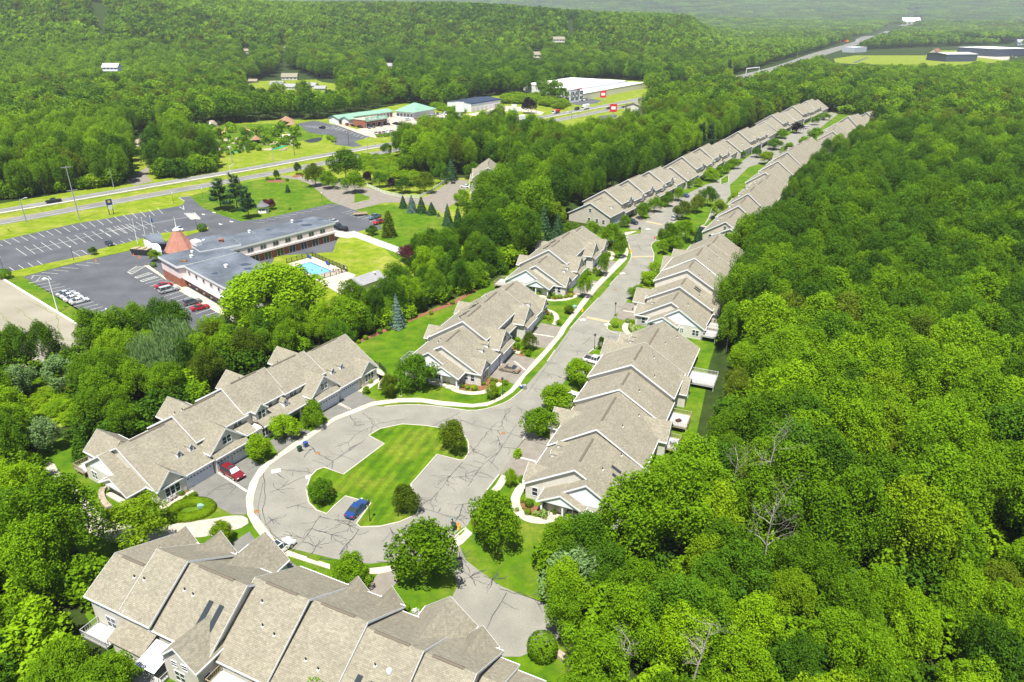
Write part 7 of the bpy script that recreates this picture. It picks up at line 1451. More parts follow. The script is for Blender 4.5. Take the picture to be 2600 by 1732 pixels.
def wheel_mesh(r):
    def f(): mb = MB(); mb.tube((0, -.11, 0), (0, .11, 0), r, n=14, mi=0); return mb.mesh('wheel', ['tyre'])
    def g(): mb = MB(); mb.tube((0, -.125, 0), (0, .125, 0), r*.6, n=10); return mb.mesh('rim', ['hubcap'])
    return cached(('wh', r), f), cached(('rim', r), g)
def car(label, kind, col, px, d, f=None, group=None, cat=None, z=.04, small=False, grd=True):
    p = f(*px) if f else px; q = (p[0]+d[0], p[1]+d[1]); g = G(*p); g2 = G(*q); an = math.atan2(g2.y-g.y, g2.x-g.x)
    return car_at(label, kind, col, (g.x, g.y, z), an, group, cat, small)
def car_at(label, kind, col, loc, an, group=None, cat=None, small=False):
    t = thing({'suv': 'parked_suv', 'sedan': 'parked_car', 'wagon': 'parked_suv', 'pickup': 'pickup_truck', 'van': 'van'}[kind], label, cat or {'pickup': 'pickup truck', 'van': 'van'}.get(kind, 'car'), loc, an, group)
    for nm, me_ in car_meshes(kind, col, small): ob(nm, me_, t)
    L, hw, st = SPEC[kind]; r = .33 if kind == 'sedan' else .37; wb = L*.295; wm, rm = wheel_mesh(r)
    for sx in (-1, 1):
        for sy in (-1, 1):
            w_ = ob('wheel', wm, t, (sx*wb, sy*(hw-.1), r))
            if not small: ob('rim', rm, w_)
    return t
c_ = car('dark blue sedan parked in the lower bay of the traffic island', 'sedan', 'blue', (907, 1299), (19, -20))
c_ = car('red crossover with a sunroof and a white sunshade on the drive of the long row', 'suv', 'crimson', (592, 1208), (26, 14))
mb = MB(); mb.box(-.5, -.45, 1.76, .1, .45, 1.79); mb.obj('sunroof', ['glass'], c_); mb = MB(); mb.add([(.98, -.78, 1.10), (.98, .78, 1.10), (.36, .64, 1.68), (.36, -.64, 1.68)], [(0, 1, 2, 3)]); mb.obj('sunshade', ['white_paint'], c_, (.03, 0, .02))
car('tan sedan parked nose in on the drive of the first left row', 'sedan', 'tan', (1294, 942), (-40, -8)); c_ = car('white crossover with dark sunroof leaving the foreground garage lane', 'suv', 'white', (711, 1400), (22, -15)); mb = MB(); mb.box(-1.3, -.55, 1.75, .1, .55, 1.78); mb.obj('sunroof', ['glass'], c_)
c_ = car('white pickup with a black bed cover on the drive right of the road', 'pickup', 'white', (1512, 923), (40, 10)); car('white crossover half hidden between street trees and the right-hand row', 'suv', 'white', (1467, 1020), (25, 9)); car('dark red car mostly hidden behind the lawn tree near the sidewalk', 'sedan', 'crimson', (1226, 1322), (20, -26))
for lb, kd, cl, px, d in (('upper red sedan parked beside the inn walk', 'sedan', 'red', (1090, 468), (44, -11)), ('long silver estate parked below the upper red sedan', 'wagon', 'silver', (1125, 498), (44, -11)), ('dark grey crossover parked beside the inn walk', 'suv', 'grey', (1280, 580), (44, -11)), ('lower red sedan parked beside the inn walk', 'sedan', 'red', (1330, 615), (44, -11)), ('white sedan nearest the camera in the group of four', 'sedan', 'white', (528, 572), (44, -11)), ('white sedan second from the camera in the group of four', 'sedan', 'white', (490, 556), (44, -11)), ('white sedan third from the camera in the group of four', 'sedan', 'white', (468, 538), (44, -11)), ('pale silver car farthest in the group of four', 'sedan', 'silver', (440, 524), (44, -11)),
   ('navy car alone in the upper car park', 'sedan', 'navy', (728, 190), (22, 13)), ('old silver sedan parked behind the steeple', 'sedan', 'silver', (1192, 92), (22, 13)), ('white car mostly hidden by trees at the lower end of the inn car park', 'sedan', 'white', (1515, 722), (40, -10))): car(lb, kd, cl, px, d, t4)
for lb, kd, cl, px, d in (('black crossover behind the inn, upper of a pair', 'suv', 'black', (570, 217), (-40, -8)), ('black crossover behind the inn, lower of a pair', 'suv', 'black', (630, 244), (-40, -8)), ('pale car partly hidden by the end of the inn', 'sedan', 'silver', (545, 172), (-40, -8)), ('slate blue pickup parked at the lawn edge behind the inn', 'pickup', 'slate', (940, 130), (-40, 12)), ('red pickup with a snow plough at the lawn edge behind the inn', 'pickup', 'red', (985, 178), (-40, 12))): car(lb, kd, cl, px, d, zq)
g = G(*zq(805, 100)); tr_ = thing('trailer', 'flat rusty trailer parked in a bay behind the inn', 'trailer', (g.x, g.y, .03), R(15)); mb = MB(); mb.box(-2.6, -1.1, .5, 2.6, 1.1, .65); [mb.box(-2.6, s*1.1-.04, .65, 2.6, s*1.1+.04, 1.0) for s in (-1, 1)]; mb.obj('bed', ['deck_wood'], tr_); [ob('wheel', wheel_mesh(.33)[0], tr_, (x, y, .33)) for x in (-.4, .5) for y in (-1.2, 1.2)]
def truck(label, px, d, f, col, boxc, L=9.5, dump=False):
    p = f(*px); g = G(*p); g2 = G(p[0]+d[0], p[1]+d[1]); an = math.atan2(g2.y-g.y, g2.x-g.x); t = thing('truck', label, 'truck', (g.x, g.y, .06), an)
    mb = MB(); mb.hexa([(L/2-2.2, -1.1, .6), (L/2, -1.1, .6), (L/2, 1.1, .6), (L/2-2.2, 1.1, .6)], [(L/2-2.2, -1.05, 2.7), (L/2-.7, -1.05, 2.7), (L/2-.7, 1.05, 2.7), (L/2-2.2, 1.05, 2.7)]); mb.obj('cab', ['paint_'+col], t)
    mb = MB(); mb.add([(L/2-.12, -1.0, 1.6), (L/2-.12, 1.0, 1.6), (L/2-.58, .98, 2.55), (L/2-.58, -.98, 2.55)], [(0, 1, 2, 3)]); mb.obj('windscreen', ['glass'], t, (.06, 0, .02))
    mb = MB()
    if dump: mb.hexa([(-L/2, -1.2, 1.3), (L/2-2.5, -1.2, 1.3), (L/2-2.5, 1.2, 1.3), (-L/2, 1.2, 1.3)], [(-L/2-.4, -1.25, 2.7), (L/2-2.4, -1.25, 2.9), (L/2-2.4, 1.25, 2.9), (-L/2-.4, 1.25, 2.7)])
    else: mb.box(-L/2, -1.25, 1.1, L/2-2.4, 1.25, 4.0)
    mb.obj('load_box', [boxc], t); mb = MB(); mb.box(-L/2, -.5, .6, L/2-1, .5, 1.1); mb.obj('chassis', ['dark_metal'], t); wm, rm = wheel_mesh(.5)
    for x in (-L/2+1.2, -L/2+2.4, L/2-1.2):
        for y in (-1.05, 1.05): ob('rim', rm, ob('wheel', wm, t, (x, y, .5)))
    return t
truck('white box truck on the highway, nearest of two', (1230, 805), (-60, 11), t2, 'white', 'white_paint'); truck('white box truck with a mark on its side beside the roadworks barrier', (1663, 728), (-60, 11), t2, 'white', 'white_paint'); truck('red dump truck on the highway', (1467, 754), (-60, 11), t2, 'white', 'sign_red', 8.5, True)
for lb, kd, cl, px, d, f in (('black pickup driving on the far left of the highway', 'pickup', 'black', (357, 1344), (-60, 9), t1), ('white car on the highway behind the red dump truck', 'sedan', 'white', (1557, 748), (-60, 11), t2), ('dark van on the highway beside the marked box truck', 'van', 'black', (1605, 731), (-60, 11), t2), ('black car on the highway left of a white one', 'suv', 'black', (1815, 725), (-60, 11), t2), ('white car on the highway right of the black one', 'sedan', 'white', (1847, 729), (-60, 11), t2), ('dark car farthest right before the highway enters the wood', 'sedan', 'navy', (1915, 715), (-60, 11), t2), ('dark car at the curve of the near carriageway beside the wood', 'sedan', 'black', (1060, 880), (60, -12), t2),
  ('red car on the far highway stretch', 'sedan', 'crimson', (740, 438), (-50, 18), t3), ('white car on the far highway stretch', 'sedan', 'white', (812, 418), (-50, 18), t3), ('dark car on the far highway stretch, upper', 'sedan', 'black', (868, 397), (-50, 18), t3), ('pair of tail lights dark car on the distant highway', 'suv', 'black', (1150, 302), (-50, 20), t3), ('white car on the distant highway', 'suv', 'white', (1078, 322), (-50, 20), t3), ('white van on the most distant highway stretch', 'van', 'white', (1410, 222), (-50, 20), t3),
  ('black car in the golf car park', 'suv', 'black', (2138, 854), (-50, -4), t1), ('black crossover parked before the hidden house group', 'suv', 'black', (785, 1214), (-10, -30), t2), ('navy crossover on the first drive of the far left street', 'suv', 'navy', (1975, 1484), (30, 8), t2), ('silver crossover driving beside the planted median', 'suv', 'silver', (818, 530), (25, -14), vv), ('blue car behind the driveway trees of the far left street', 'sedan', 'blue', (890, 357), (-25, -8), vv), ('dark car before the first far right row', 'sedan', 'navy', (1030, 620), (30, 10), vv), ('white car on the far street beside the dark rounded tree', 'suv', 'white', (858, 216), (-30, -4), ww), ('small grey car at the end of the far street', 'sedan', 'grey', (955, 162), (-30, -2), ww), ('white car before the hidden house group', 'sedan', 'white', (868, 1245), (-25, -3), t2), ('black car parked in shade before the second left row', 'suv', 'black', (1835, 190), (-20, -6), t5)):
    car(lb, kd, cl, px, d, f, small=True)
rowc = ['blue', 'navy', 'grey', 'silver', 'navy', 'black', 'blue', 'white', 'grey', 'silver', 'white', 'white', 'white']
for i in range(13):
    x = 728+(1060-728)*i/12; y = 303-(303-216)*i/12+2; car('%s car in the long front row of the sales lot, number %s from its left end' % (rowc[i], ['one', 'two', 'three', 'four', 'five', 'six', 'seven', 'eight', 'nine', 'ten', 'eleven', 'twelve', 'thirteen'][i]), 'sedan' if i % 3 else 'suv', rowc[i], (x, y), (20, 14), za, 'cars in the front row of the sales lot', small=True)
for i, (x, y, cl, kd, d) in enumerate([(145, 260, 'red', 'suv', (30, -2)), (200, 270, 'black', 'pickup', (40, 8)), (262, 284, 'black', 'pickup', (40, 8)), (355, 290, 'slate', 'sedan', (20, 12)), (402, 284, 'grey', 'sedan', (20, 12)), (478, 268, 'black', 'sedan', (20, 12)), (556, 255, 'navy', 'sedan', (22, 10)), (557, 222, 'white', 'sedan', (20, 8)), (628, 250, 'black', 'suv', (-30, -3)), (662, 258, 'black', 'suv', (-30, -3)), (757, 208, 'white', 'suv', (30, -4)), (846, 206, 'red', 'sedan', (20, 12)), (876, 200, 'navy', 'suv', (20, 12)), (905, 195, 'black', 'suv', (20, 12)), (945, 210, 'black', 'suv', (30, -4)), (951, 184, 'crimson', 'suv', (20, 12)), (984, 180, 'grey', 'suv', (20, 12)), (1008, 175, 'white', 'suv', (20, 12)),
   (1025, 145, 'grey', 'suv', (20, 12)), (1065, 145, 'navy', 'sedan', (20, 12)), (1105, 152, 'white', 'sedan', (20, 12)), (1147, 152, 'white', 'van', (20, 12)), (1210, 162, 'silver', 'suv', (20, 12)), (1115, 192, 'white', 'sedan', (30, -4)), (1275, 162, 'white', 'van', (20, 12)), (1195, 195, 'navy', 'sedan', (30, -4)), (1120, 210, 'navy', 'suv', (20, 12)), (1155, 203, 'grey', 'sedan', (20, 12)), (1235, 185, 'white', 'suv', (20, 12)), (1270, 183, 'silver', 'sedan', (20, 12)), (430, 353, 'silver', 'suv', (20, 14)), (468, 348, 'crimson', 'sedan', (20, 14)), (508, 342, 'grey', 'sedan', (20, 14)), (545, 335, 'white', 'sedan', (20, 14)), (583, 332, 'silver', 'sedan', (20, 14))]):
    nm_ = dict(suv='crossover', sedan='sedan', pickup='pickup', van='van')[kd]; wh = 'before the repair garage bays' if x < 700 and y < 300 else 'in the short row by the entrance hedge' if x < 620 else 'before the green roofed showroom' if x < 1012 and y > 170 else 'on the right part of the sales lot'
    car('%s %s %s, %s' % (cl, nm_, wh, ['left', 'middle', 'right'][(i) % 3]+' of its neighbours'), kd, cl, (x, y), d, za, 'cars standing on the sales lot', small=True)
for i, (x, y, cl, kd) in enumerate([(1040, 774, 'silver', 'sedan'), (1060, 769, 'red', 'sedan'), (1080, 766, 'navy', 'suv'), (1103, 760, 'white', 'van'), (975, 756, 'rust', 'pickup'), (1840, 830, 'navy', 'sedan'), (1866, 824, 'white', 'suv'), (1892, 816, 'slate', 'sedan'), (1910, 806, 'white', 'suv'), (1925, 800, 'grey', 'sedan'), (1650, 668, 'white', 'van'), (1668, 662, 'grey', 'pickup')]):
    car('%s %s parked %s' % (cl, dict(suv='crossover', sedan='sedan', pickup='pickup', van='van')[kd], 'in the workshop yard' if x < 1200 else 'in the dealer row' if x > 1700 else 'beside the storage office'), kd, cl, (x, y), (22, 10), t2, 'cars outside the shops', small=True)
for i, (x, y, cl) in enumerate([(1745, 352, 'white'), (1810, 356, 'white'), (1840, 356, 'silver'), (1880, 362, 'navy'), (1905, 362, 'red'), (1930, 362, 'black'), (2270, 375, 'white'), (2300, 385, 'silver')]): car('%s vehicle in the far trading yard' % cl, 'van' if i % 2 else 'suv', cl, (x, y), (22, 2), t3, 'vehicles in the far trading yard', small=True)
# excavators beside the far highway
g = G(*t3(1090, 278)); ex = thing('site_machine', 'orange machines standing in a row beside the far highway', 'machine', (g.x, g.y, 0)); mb = MB(); [mb.box(-40+i*9, -3, 0, -34+i*9, 3, 5) for i in range(9)]; mb.obj('body', ['orange'], ex)

# ------------------------------------------------------------------ lamps, poles, signs
def lamp(px, f, label, top=None, globe=False, h=4.0):
    p = f(*px) if f else px; g = G(*p); t = thing('street_lamp', label, 'street lamp', (g.x, g.y, 0)); mb = MB(); mb.lathe([(.13, 0), (.11, .5), (.06, .8), (.05, h-.5)], 8); mb.obj('post', ['dark_metal'], t)
    mb = MB(); mb.lathe([(.28, 0), (.28, .08)], 10); mb.obj('base', ['concrete'], t)
    mb = MB()
    if globe: mb.lathe([(.05, h-.5), (.22, h-.35), (.25, h-.15), (.15, h+.05), (.02, h+.1)], 8)
    else: mb.lathe([(.1, h-.5), (.2, h-.4), (.24, h-.05), (.28, h-.03), (.05, h+.25)], 6)
    mb.obj('lantern', ['lamp_clear' if globe else 'dark_metal'], t)
lamp((940, 1325), None, 'black lantern post on the traffic island beside the blue sedan'); lamp((830, 72), t8, 'black lantern post under the upper tree of the traffic island'); lamp((1112, 1185), t5, 'black lantern post beside the small round tree of the first left row'); lamp((437, 1190), t5, 'black lantern post under the big tree of the first left row'); lamp((1858, 668), t5, 'black lantern post at the drive right of the crossing patch'); lamp((1722, 885), t5, 'black lantern post beside the tiny bronze tree')
for px, lb in (((490, 290), 'middle of the grass strip of the inn car park'), ((25, 362), 'left end of the grass strip of the inn car park'), ((1310, 92), 'right end of the grass strip behind the steeple'), ((732, 722), 'lower bays of the inn car park among branches')): lamp(px, t4, 'dark globe lamp at the '+lb, globe=True, h=4.6)
for px, lb in (((1350, 1325), 'left corner of the inn lawn'), ((2140, 1352), 'right corner of the inn lawn'), ((1155, 1355), 'verge tip beside the highway entrance'), ((1525, 1410), 'pine group')): lamp(px, t1, 'globe lamp at the '+lb, globe=True, h=4.6)
g = G(147.6, 793.5); t = thing('light_pole', 'tall white light pole with one arm beside the old car park', 'light pole', tuple(g)); mb = MB(); mb.tube((0, 0, 0), (0, 0, 9.4), .14, .09, 8); mb.obj('pole', ['white_paint'], t); mb = MB(); mb.tube((0, 0, 9.2), (-.9, .1, 9.4), .06); mb.box(-1.5, -.3, 9.25, -.7, .4, 9.5); mb.obj('lamp_head', ['white_paint'], t)
for i, (px, lb) in enumerate((((350, 621), 'left'), ((372.7, 616.3), 'middle'), ((393.7, 612), 'right'))):
    g = G(*px); t = thing('flagpole', '%s one of three white flagpoles on the grass strip of the inn' % lb, 'flagpole', tuple(g)); mb = MB(); mb.tube((0, 0, 0), (0, 0, 8.6), .11, .05, 8); mb.lathe([(.12, 8.6), (.12, 8.75), (.03, 8.85)], 8); mb.obj('pole', ['white_paint'], t)
    if i == 2: mb = MB(); mb.add([(.06, 0, 6.6), (.5, .1, 6.2), (.6, .15, 7.6), (.06, 0, 8.2)], [(0, 1, 2, 3)]); mb.obj('flag', ['sign_blue'], t)
def upole(base, top, f, label, arms=1, m='bark', light=False, steel=False):
    b = f(*base); tp = f(*top); h = height_of(b, tp); g = G(*b); t = thing('utility_pole', label, 'pole', tuple(g), R(40)); mb = MB(); mb.tube((0, 0, 0), (0, 0, h), .2, .13, 6); mb.obj('pole', [m], t)
    for k in range(arms): mb = MB(); z = h-.7-k*(h*.42); mb.box(-1.7, -.09, z, 1.7, .09, z+.2); [mb.tube((x, 0, z+.2), (x, 0, z+.45), .06) for x in (-1.5, -.7, .7, 1.5)]; mb.obj('crossarm', [m], t)
    if light: mb = MB(); mb.tube((0, 0, h-.4), (1.8, 0, h+.1), .07); mb.box(1.4, -.2, h, 2.4, .2, h+.2); mb.obj('lamp_head', ['pale_metal'], t)
    return t
for a in [((175, 1475), (118, 1320), 'left edge of the near verge', 0, 'green', True), ((528, 1458), (447, 1100), 'near verge left, tallest with two crossarms', 2, 'grey_metal', False), ((755, 1245), (728, 1120), 'thicket edge left', 0, 'grey_metal', False), ((1037, 1165), (1015, 1020), 'dirt drive', 1, 'bark', False), ((1540, 1215), (1500, 1095), 'near verge, silver with a lamp arm', 0, 'pale_metal', True), ((1545, 1095), (1525, 970), 'golf slope left', 0, 'grey_metal', False), ((1955, 1030), (1945, 900), 'golf slope right, dark', 1, 'bark', False), ((1815, 1070), (1808, 985), 'golf slope middle, thin', 0, 'grey_metal', False), ((2315, 962), (2308, 865), 'golf car park corner', 1, 'bark', False)]:
    upole(a[0], a[1], t1, 'roadside pole at the '+a[2], a[3], 'grey_metal' if a[4] == 'green' else a[4], a[5])
for a in [((222, 1035), (212, 950), 'near verge by the sales lot', 0), ((375, 935), (370, 850), 'car lot grass', 0), ((450, 905), (445, 790), 'yard entrance', 0), ((785, 850), (780, 760), 'car lot hedge', 0), ((980, 812), (978, 730), 'workshop verge', 0), ((1068, 802), (1068, 690), 'workshop verge, dark', 1), ((1336, 755), (1340, 680), 'black purple tree', 0), ((1570, 790), (1570, 700), 'near carriageway beside the box trucks', 0), ((1705, 845), (1707, 790), 'field edge', 0), ((1805, 680), (1805, 610), 'storage bank', 0), ((1928, 770), (1930, 690), 'dealer entrance', 1)]:
    upole(a[0], a[1], t2, 'roadside pole near the '+a[2], a[3], 'bark' if a[3] else 'grey_metal')
for a in [((835, 455), (850, 345), 'far highway curve'), ((505, 525), (508, 472), 'sign gantry')]: upole(a[0], a[1], t3, 'pole near the '+a[2], 0, 'grey_metal')
g1, g2 = G(*t3(505, 505)), G(*t3(590, 495)); ga = thing('sign_gantry', 'steel sign gantry across the far highway before the wood', 'gantry', tuple(g1)); mb = MB(); d = g2-g1; mb.tube((0, 0, 0), (0, 0, 9), .4); mb.tube(d, d+Vector((0, 0, 9)), .4); mb.box(0, -.5, 8, d.x, .5, 9.2) if abs(d.y) < 1 else mb.tube((0, 0, 8.6), d+Vector((0, 0, 8.6)), .6); mb.obj('frame', ['pale_metal'], ga)
def road_sign(px, f, label, kind, h=2.3, face=0):
    p = f(*px) if f else px; g = G(*p); t = thing('road_sign', label, 'sign', tuple(g), face); mb = MB(); mb.tube((0, 0, 0), (0, 0, h), .04); mb.obj('post', ['grey_metal'], t); mb = MB(); n = 8 if kind != 'square' else 4; r = .48
    pts = [(r*math.cos(math.pi/8+2*math.pi*i/n), 0, h+r*math.sin(math.pi/8+2*math.pi*i/n)) for i in range(n)] if n == 8 else [(-.4, 0, h-.4), (.4, 0, h-.4), (.4, 0, h+.4), (-.4, 0, h+.4)]
    mb.hexa([(a, -.06, c) for a, b, c in pts], [(a, -.03, c) for a, b, c in pts]); mb.obj('plate', [dict(stop='sign_red', back='dark_metal', square='orange')[kind]], t)
    if kind == 'stop': text(t, 'STOP', .34, (0, -.075, h), (R(90), 0, 0), 'white_paint', .005)
road_sign((1662, 620), None, 'red octagonal stop sign at the mouth of the street', 'stop'); road_sign((1623, 596), None, 'dark back of an octagonal sign left of the road', 'back'); road_sign((2110, 175), t5, 'second plate', 'back') if False else None
g = G(*t1(742, 1425)); t = thing('inn_sign', 'tall two post sign board of the inn with a white lower panel, on the verge', 'sign', tuple(g), R(55)); mb = MB(); [mb.box(x-.1, -.1, 0, x+.1, .1, 5) for x in (-.8, .8)]; mb.obj('post', ['dark_metal'], t); mb = MB(); mb.box(-1.1, -.15, 3.9, 1.1, .15, 6.0); mb.obj('upper_panel', ['sign_blue'], t); mb = MB(); mb.box(-.8, -.12, 2.2, .8, .12, 3.8); mb.obj('lower_panel', ['white_paint'], t); mb = MB(); mb.box(-.5, -.2, 4.7, .5, -.15, 5.6); mb.obj('emblem', ['yellow'], t)
g = G(*t2(1190, 765)); t = thing('shop_sign', 'sign on a dark blue base before the workshop', 'sign', tuple(g)); mb = MB(); mb.box(-2, -.4, 0, 2, .4, 3.6); mb.obj('base', ['sign_blue'], t); mb = MB(); mb.box(-2, -.4, 3.6, 2, .4, 8); mb.obj('panel', ['pale_metal'], t)
for px, m, lb, w in (((1778, 680), 'sign_red', 'red upright sign board on the bank before the storage blocks', 2.6), ((1845, 780), 'sign_red', 'red and white sign of the car dealer', 2.6), ((832, 780), 'pale_metal', 'pale sign board on a post at the sales lot corner', 3.2)):
    g = G(*t2(*px)); t = thing('shop_sign', lb, 'sign', tuple(g)); mb = MB(); mb.box(-.4, -.2, 0, .4, .2, 5); mb.obj('post', ['grey_metal'], t); mb = MB(); mb.box(-w, -.3, 4, w, .3, 4+w*2.2); mb.obj('panel', [m], t); mb = MB(); mb.box(-w*.6, -.36, 4+w*.7, w*.6, -.3, 4+w*1.5); mb.obj('emblem', ['white_paint'], t)
# bins, hydrants, boxes
def wbin(px, f, label, m, rz=0):
    g = G(*(f(*px) if f else px)); t = thing('wheelie_bin', label, 'bin', (g.x, g.y, .03), R(rz)); mb = MB(); mb.hexa([(-.26, -.28, .05), (.26, -.28, .05), (.26, .28, .05), (-.26, .28, .05)], [(-.34, -.38, 1.0), (.34, -.38, 1.0), (.34, .38, 1.0), (-.34, .38, 1.0)]); mb.obj('body', [m], t); mb = MB(); mb.hexa([(-.37, -.41, 1.0), (.37, -.41, 1.0), (.37, .41, 1.0), (-.37, .41, 1.0)], [(-.33, -.36, 1.1), (.33, -.36, 1.1), (.33, .36, 1.08), (-.33, .36, 1.08)]); mb.obj('lid', [m], t); mb = MB(); [mb.tube((x-.04, .3, .12), (x+.04, .3, .12), .12, n=8) for x in (-.24, .24)]; mb.obj('wheel', ['tyre'], t)
wbin((1332, 989), None, 'grey wheelie bin on the kerb of the street bend', 'grey_metal', 30); wbin((1153, 1345), None, 'dark green wheelie bin beside the bending person', 'bin_green', 20); wbin(t7(1990, 38), None, 'dark wheelie bin beside the grass strip of the long row', 'bin_green', 45); wbin(t7(2030, 8), None, 'smaller bin next to the dark wheelie bin', 'bin_blue', 45)
g = G(1323, 986); t = thing('recycling_tub', 'round blue tub with white contents beside the grey bin', 'tub', tuple(g)); mb = MB(); mb.lathe([(.28, 0), (.36, .65)], 12); mb.obj('body', ['bin_blue'], t); mb = MB(); mb.lathe([(.3, .6), (.2, .75)], 8); mb.obj('contents', ['white_paint'], t)
def hydrant(px, f, lb): g = G(*(f(*px) if f else px)); t = thing('marker_box', lb, 'marker', tuple(g)); mb = MB(); mb.box(-.22, -.22, 0, .22, .22, .9); mb.obj('body', ['yellow'], t); mb = MB(); mb.lathe([(.25, .9), (.2, 1.05)], 6); mb.obj('cap', ['orange'], t)
hydrant((1642, 632), t5, 'yellow marker beside the sidewalk of the first left row'); hydrant((1962, 240), t5, 'yellow marker at the street bend'); hydrant((820, 550), t8, 'yellow crate beside the green bin')
g = G(*t5(1590, 612)); t = thing('utility_box', 'pale green utility box on the lawn beside the olive shrub', 'box', tuple(g), R(60)); mb = MB(); mb.box(-.6, -.5, 0, .6, .5, .9); mb.obj('body', ['green_metal_roof'], t)
g = G(*yy(1540, 1200)); t = thing('utility_box', 'low green utility box inside the clipped hedge', 'box', tuple(g), R(20)); mb = MB(); mb.box(-.7, -.4, 0, .7, .4, .7); mb.obj('body', ['green_metal_roof'], t)
for px, lb in ((z9(895, 815), 'right one of two traffic cones by the skip'), (z9(780, 780), 'left one of two traffic cones by the skip'), (z9(28, 890), 'traffic cone on the car park beside the white hatched bay')): g = G(*px); t = thing('traffic_cone', lb, 'cone', tuple(g)); mb = MB(); mb.lathe([(.3, 0), (.3, .05), (.18, .06), (.04, .8)], 8); mb.obj('body', ['orange'], t)
# flag on the foreground garage
t = thing('flag', 'striped red and white flag with a blue corner hanging from the foreground garage', 'flag', tuple(G(713, 1450))); t.location.z = 2.6; mb = MB(); mb.tube((0, 0, 0), (.9, .6, .9), .03); mb.obj('staff', ['grey_metal'], t)
for i in range(9): mb = MB(); mb.add([(.25+.1, .2, .1-.12*i), (1.0, .5, .25-.12*i), (1.0, .5, .13-.12*i), (.35, .2, -.02-.12*i)], [(0, 1, 2, 3)]); mb.obj('stripe', ['sign_red' if i % 2 == 0 else 'white_paint'], t)
mb = MB(); mb.add([(.34, .17, .11), (.62, .28, .17), (.62, .28, -.33), (.34, .17, -.4)], [(0, 1, 2, 3)]); mb.obj('canton', ['sign_blue'], t)
# porch furniture
M5 = B5.root.matrix_world if False else Matrix.Translation(B5.root.location)@Matrix.Rotation(B5.root.rotation_euler.z, 4, 'Z')
def onB5(x, y, z): p = M5@Vector((x, y, z)); return tuple(p)
for x, y, lb in ((-1.9, -8.1, 'left wicker chair on the porch'), (-1.9, -10.0, 'right wicker chair on the porch')):
    t = thing('wicker_chair', lb+' facing the lawn', 'chair', onB5(x, y, .3), B5.root.rotation_euler.z); mb = MB(); mb.box(-.35, -.35, .35, .35, .35, .5); mb.obj('seat', ['wicker'], t); mb = MB(); mb.box(.28, -.38, .5, .38, .38, 1.05); mb.obj('backrest', ['wicker'], t)
    for s_ in (-1, 1): mb = MB(); mb.box(-.35, s_*.36-.05, .35, .35, s_*.36+.05, .7); mb.obj('armrest', ['wicker'], t)
    for a in (-.3, .3):
        for b in (-.3, .3): mb = MB(); mb.box(a-.04, b-.04, 0, a+.04, b+.04, .35); mb.obj('leg', ['wicker'], t)
t = thing('porch_table', 'small dark table between the wicker chairs', 'table', onB5(-1.9, -9.05, .3), 0); mb = MB(); mb.box(-.3, -.3, .45, .3, .3, .5); mb.obj('tabletop', ['wicker'], t); mb = MB(); [mb.box(a-.03, b-.03, 0, a+.03, b+.03, .45) for a in (-.25, .25) for b in (-.25, .25)]; mb.obj('leg', ['wicker'], t)
for x, y, m in ((-2.6, -5.9, 'bright'), (11.5, -19.1, 'bright'), (13.2, -19.2, 'bright')):
    t = thing('potted_plant', 'potted plant %s' % ('beside the front door on the porch' if x < 0 else 'at the left rail of the first deck' if x < 12 else 'at the right rail of the first deck'), 'plant', onB5(x, y, .3 if x < 0 else 1.2)); mb = MB(); mb.lathe([(.15, 0), (.2, .35)], 8); mb.obj('pot', ['terracotta'], t); c = ob('foliage', crown('shrub', m, 1), t, (0, 0, .3)); c.scale = (.4, .4, .4)
for x, y, d0, lb, m in ((12.2, -18.0, 0, 'black deck chair on the first deck', 'dark_metal'), (23, -19.2, 1, 'covered grill on the second deck', 'grey_metal'), (31.5, -18.5, 0, 'brown table on the third deck', 'wicker')):
    t = thing('deck_furniture', lb, 'furniture', onB5(x, y, 1.2), .4); mb = MB(); mb.box(-.5, -.35, .3, .5, .35, .5 if d0 == 0 else .9); mb.obj('top', [m], t); mb = MB(); [mb.box(a-.04, b-.04, 0, a+.04, b+.04, .3) for a in (-.4, .4) for b in (-.3, .3)]; mb.obj('leg', [m], t)
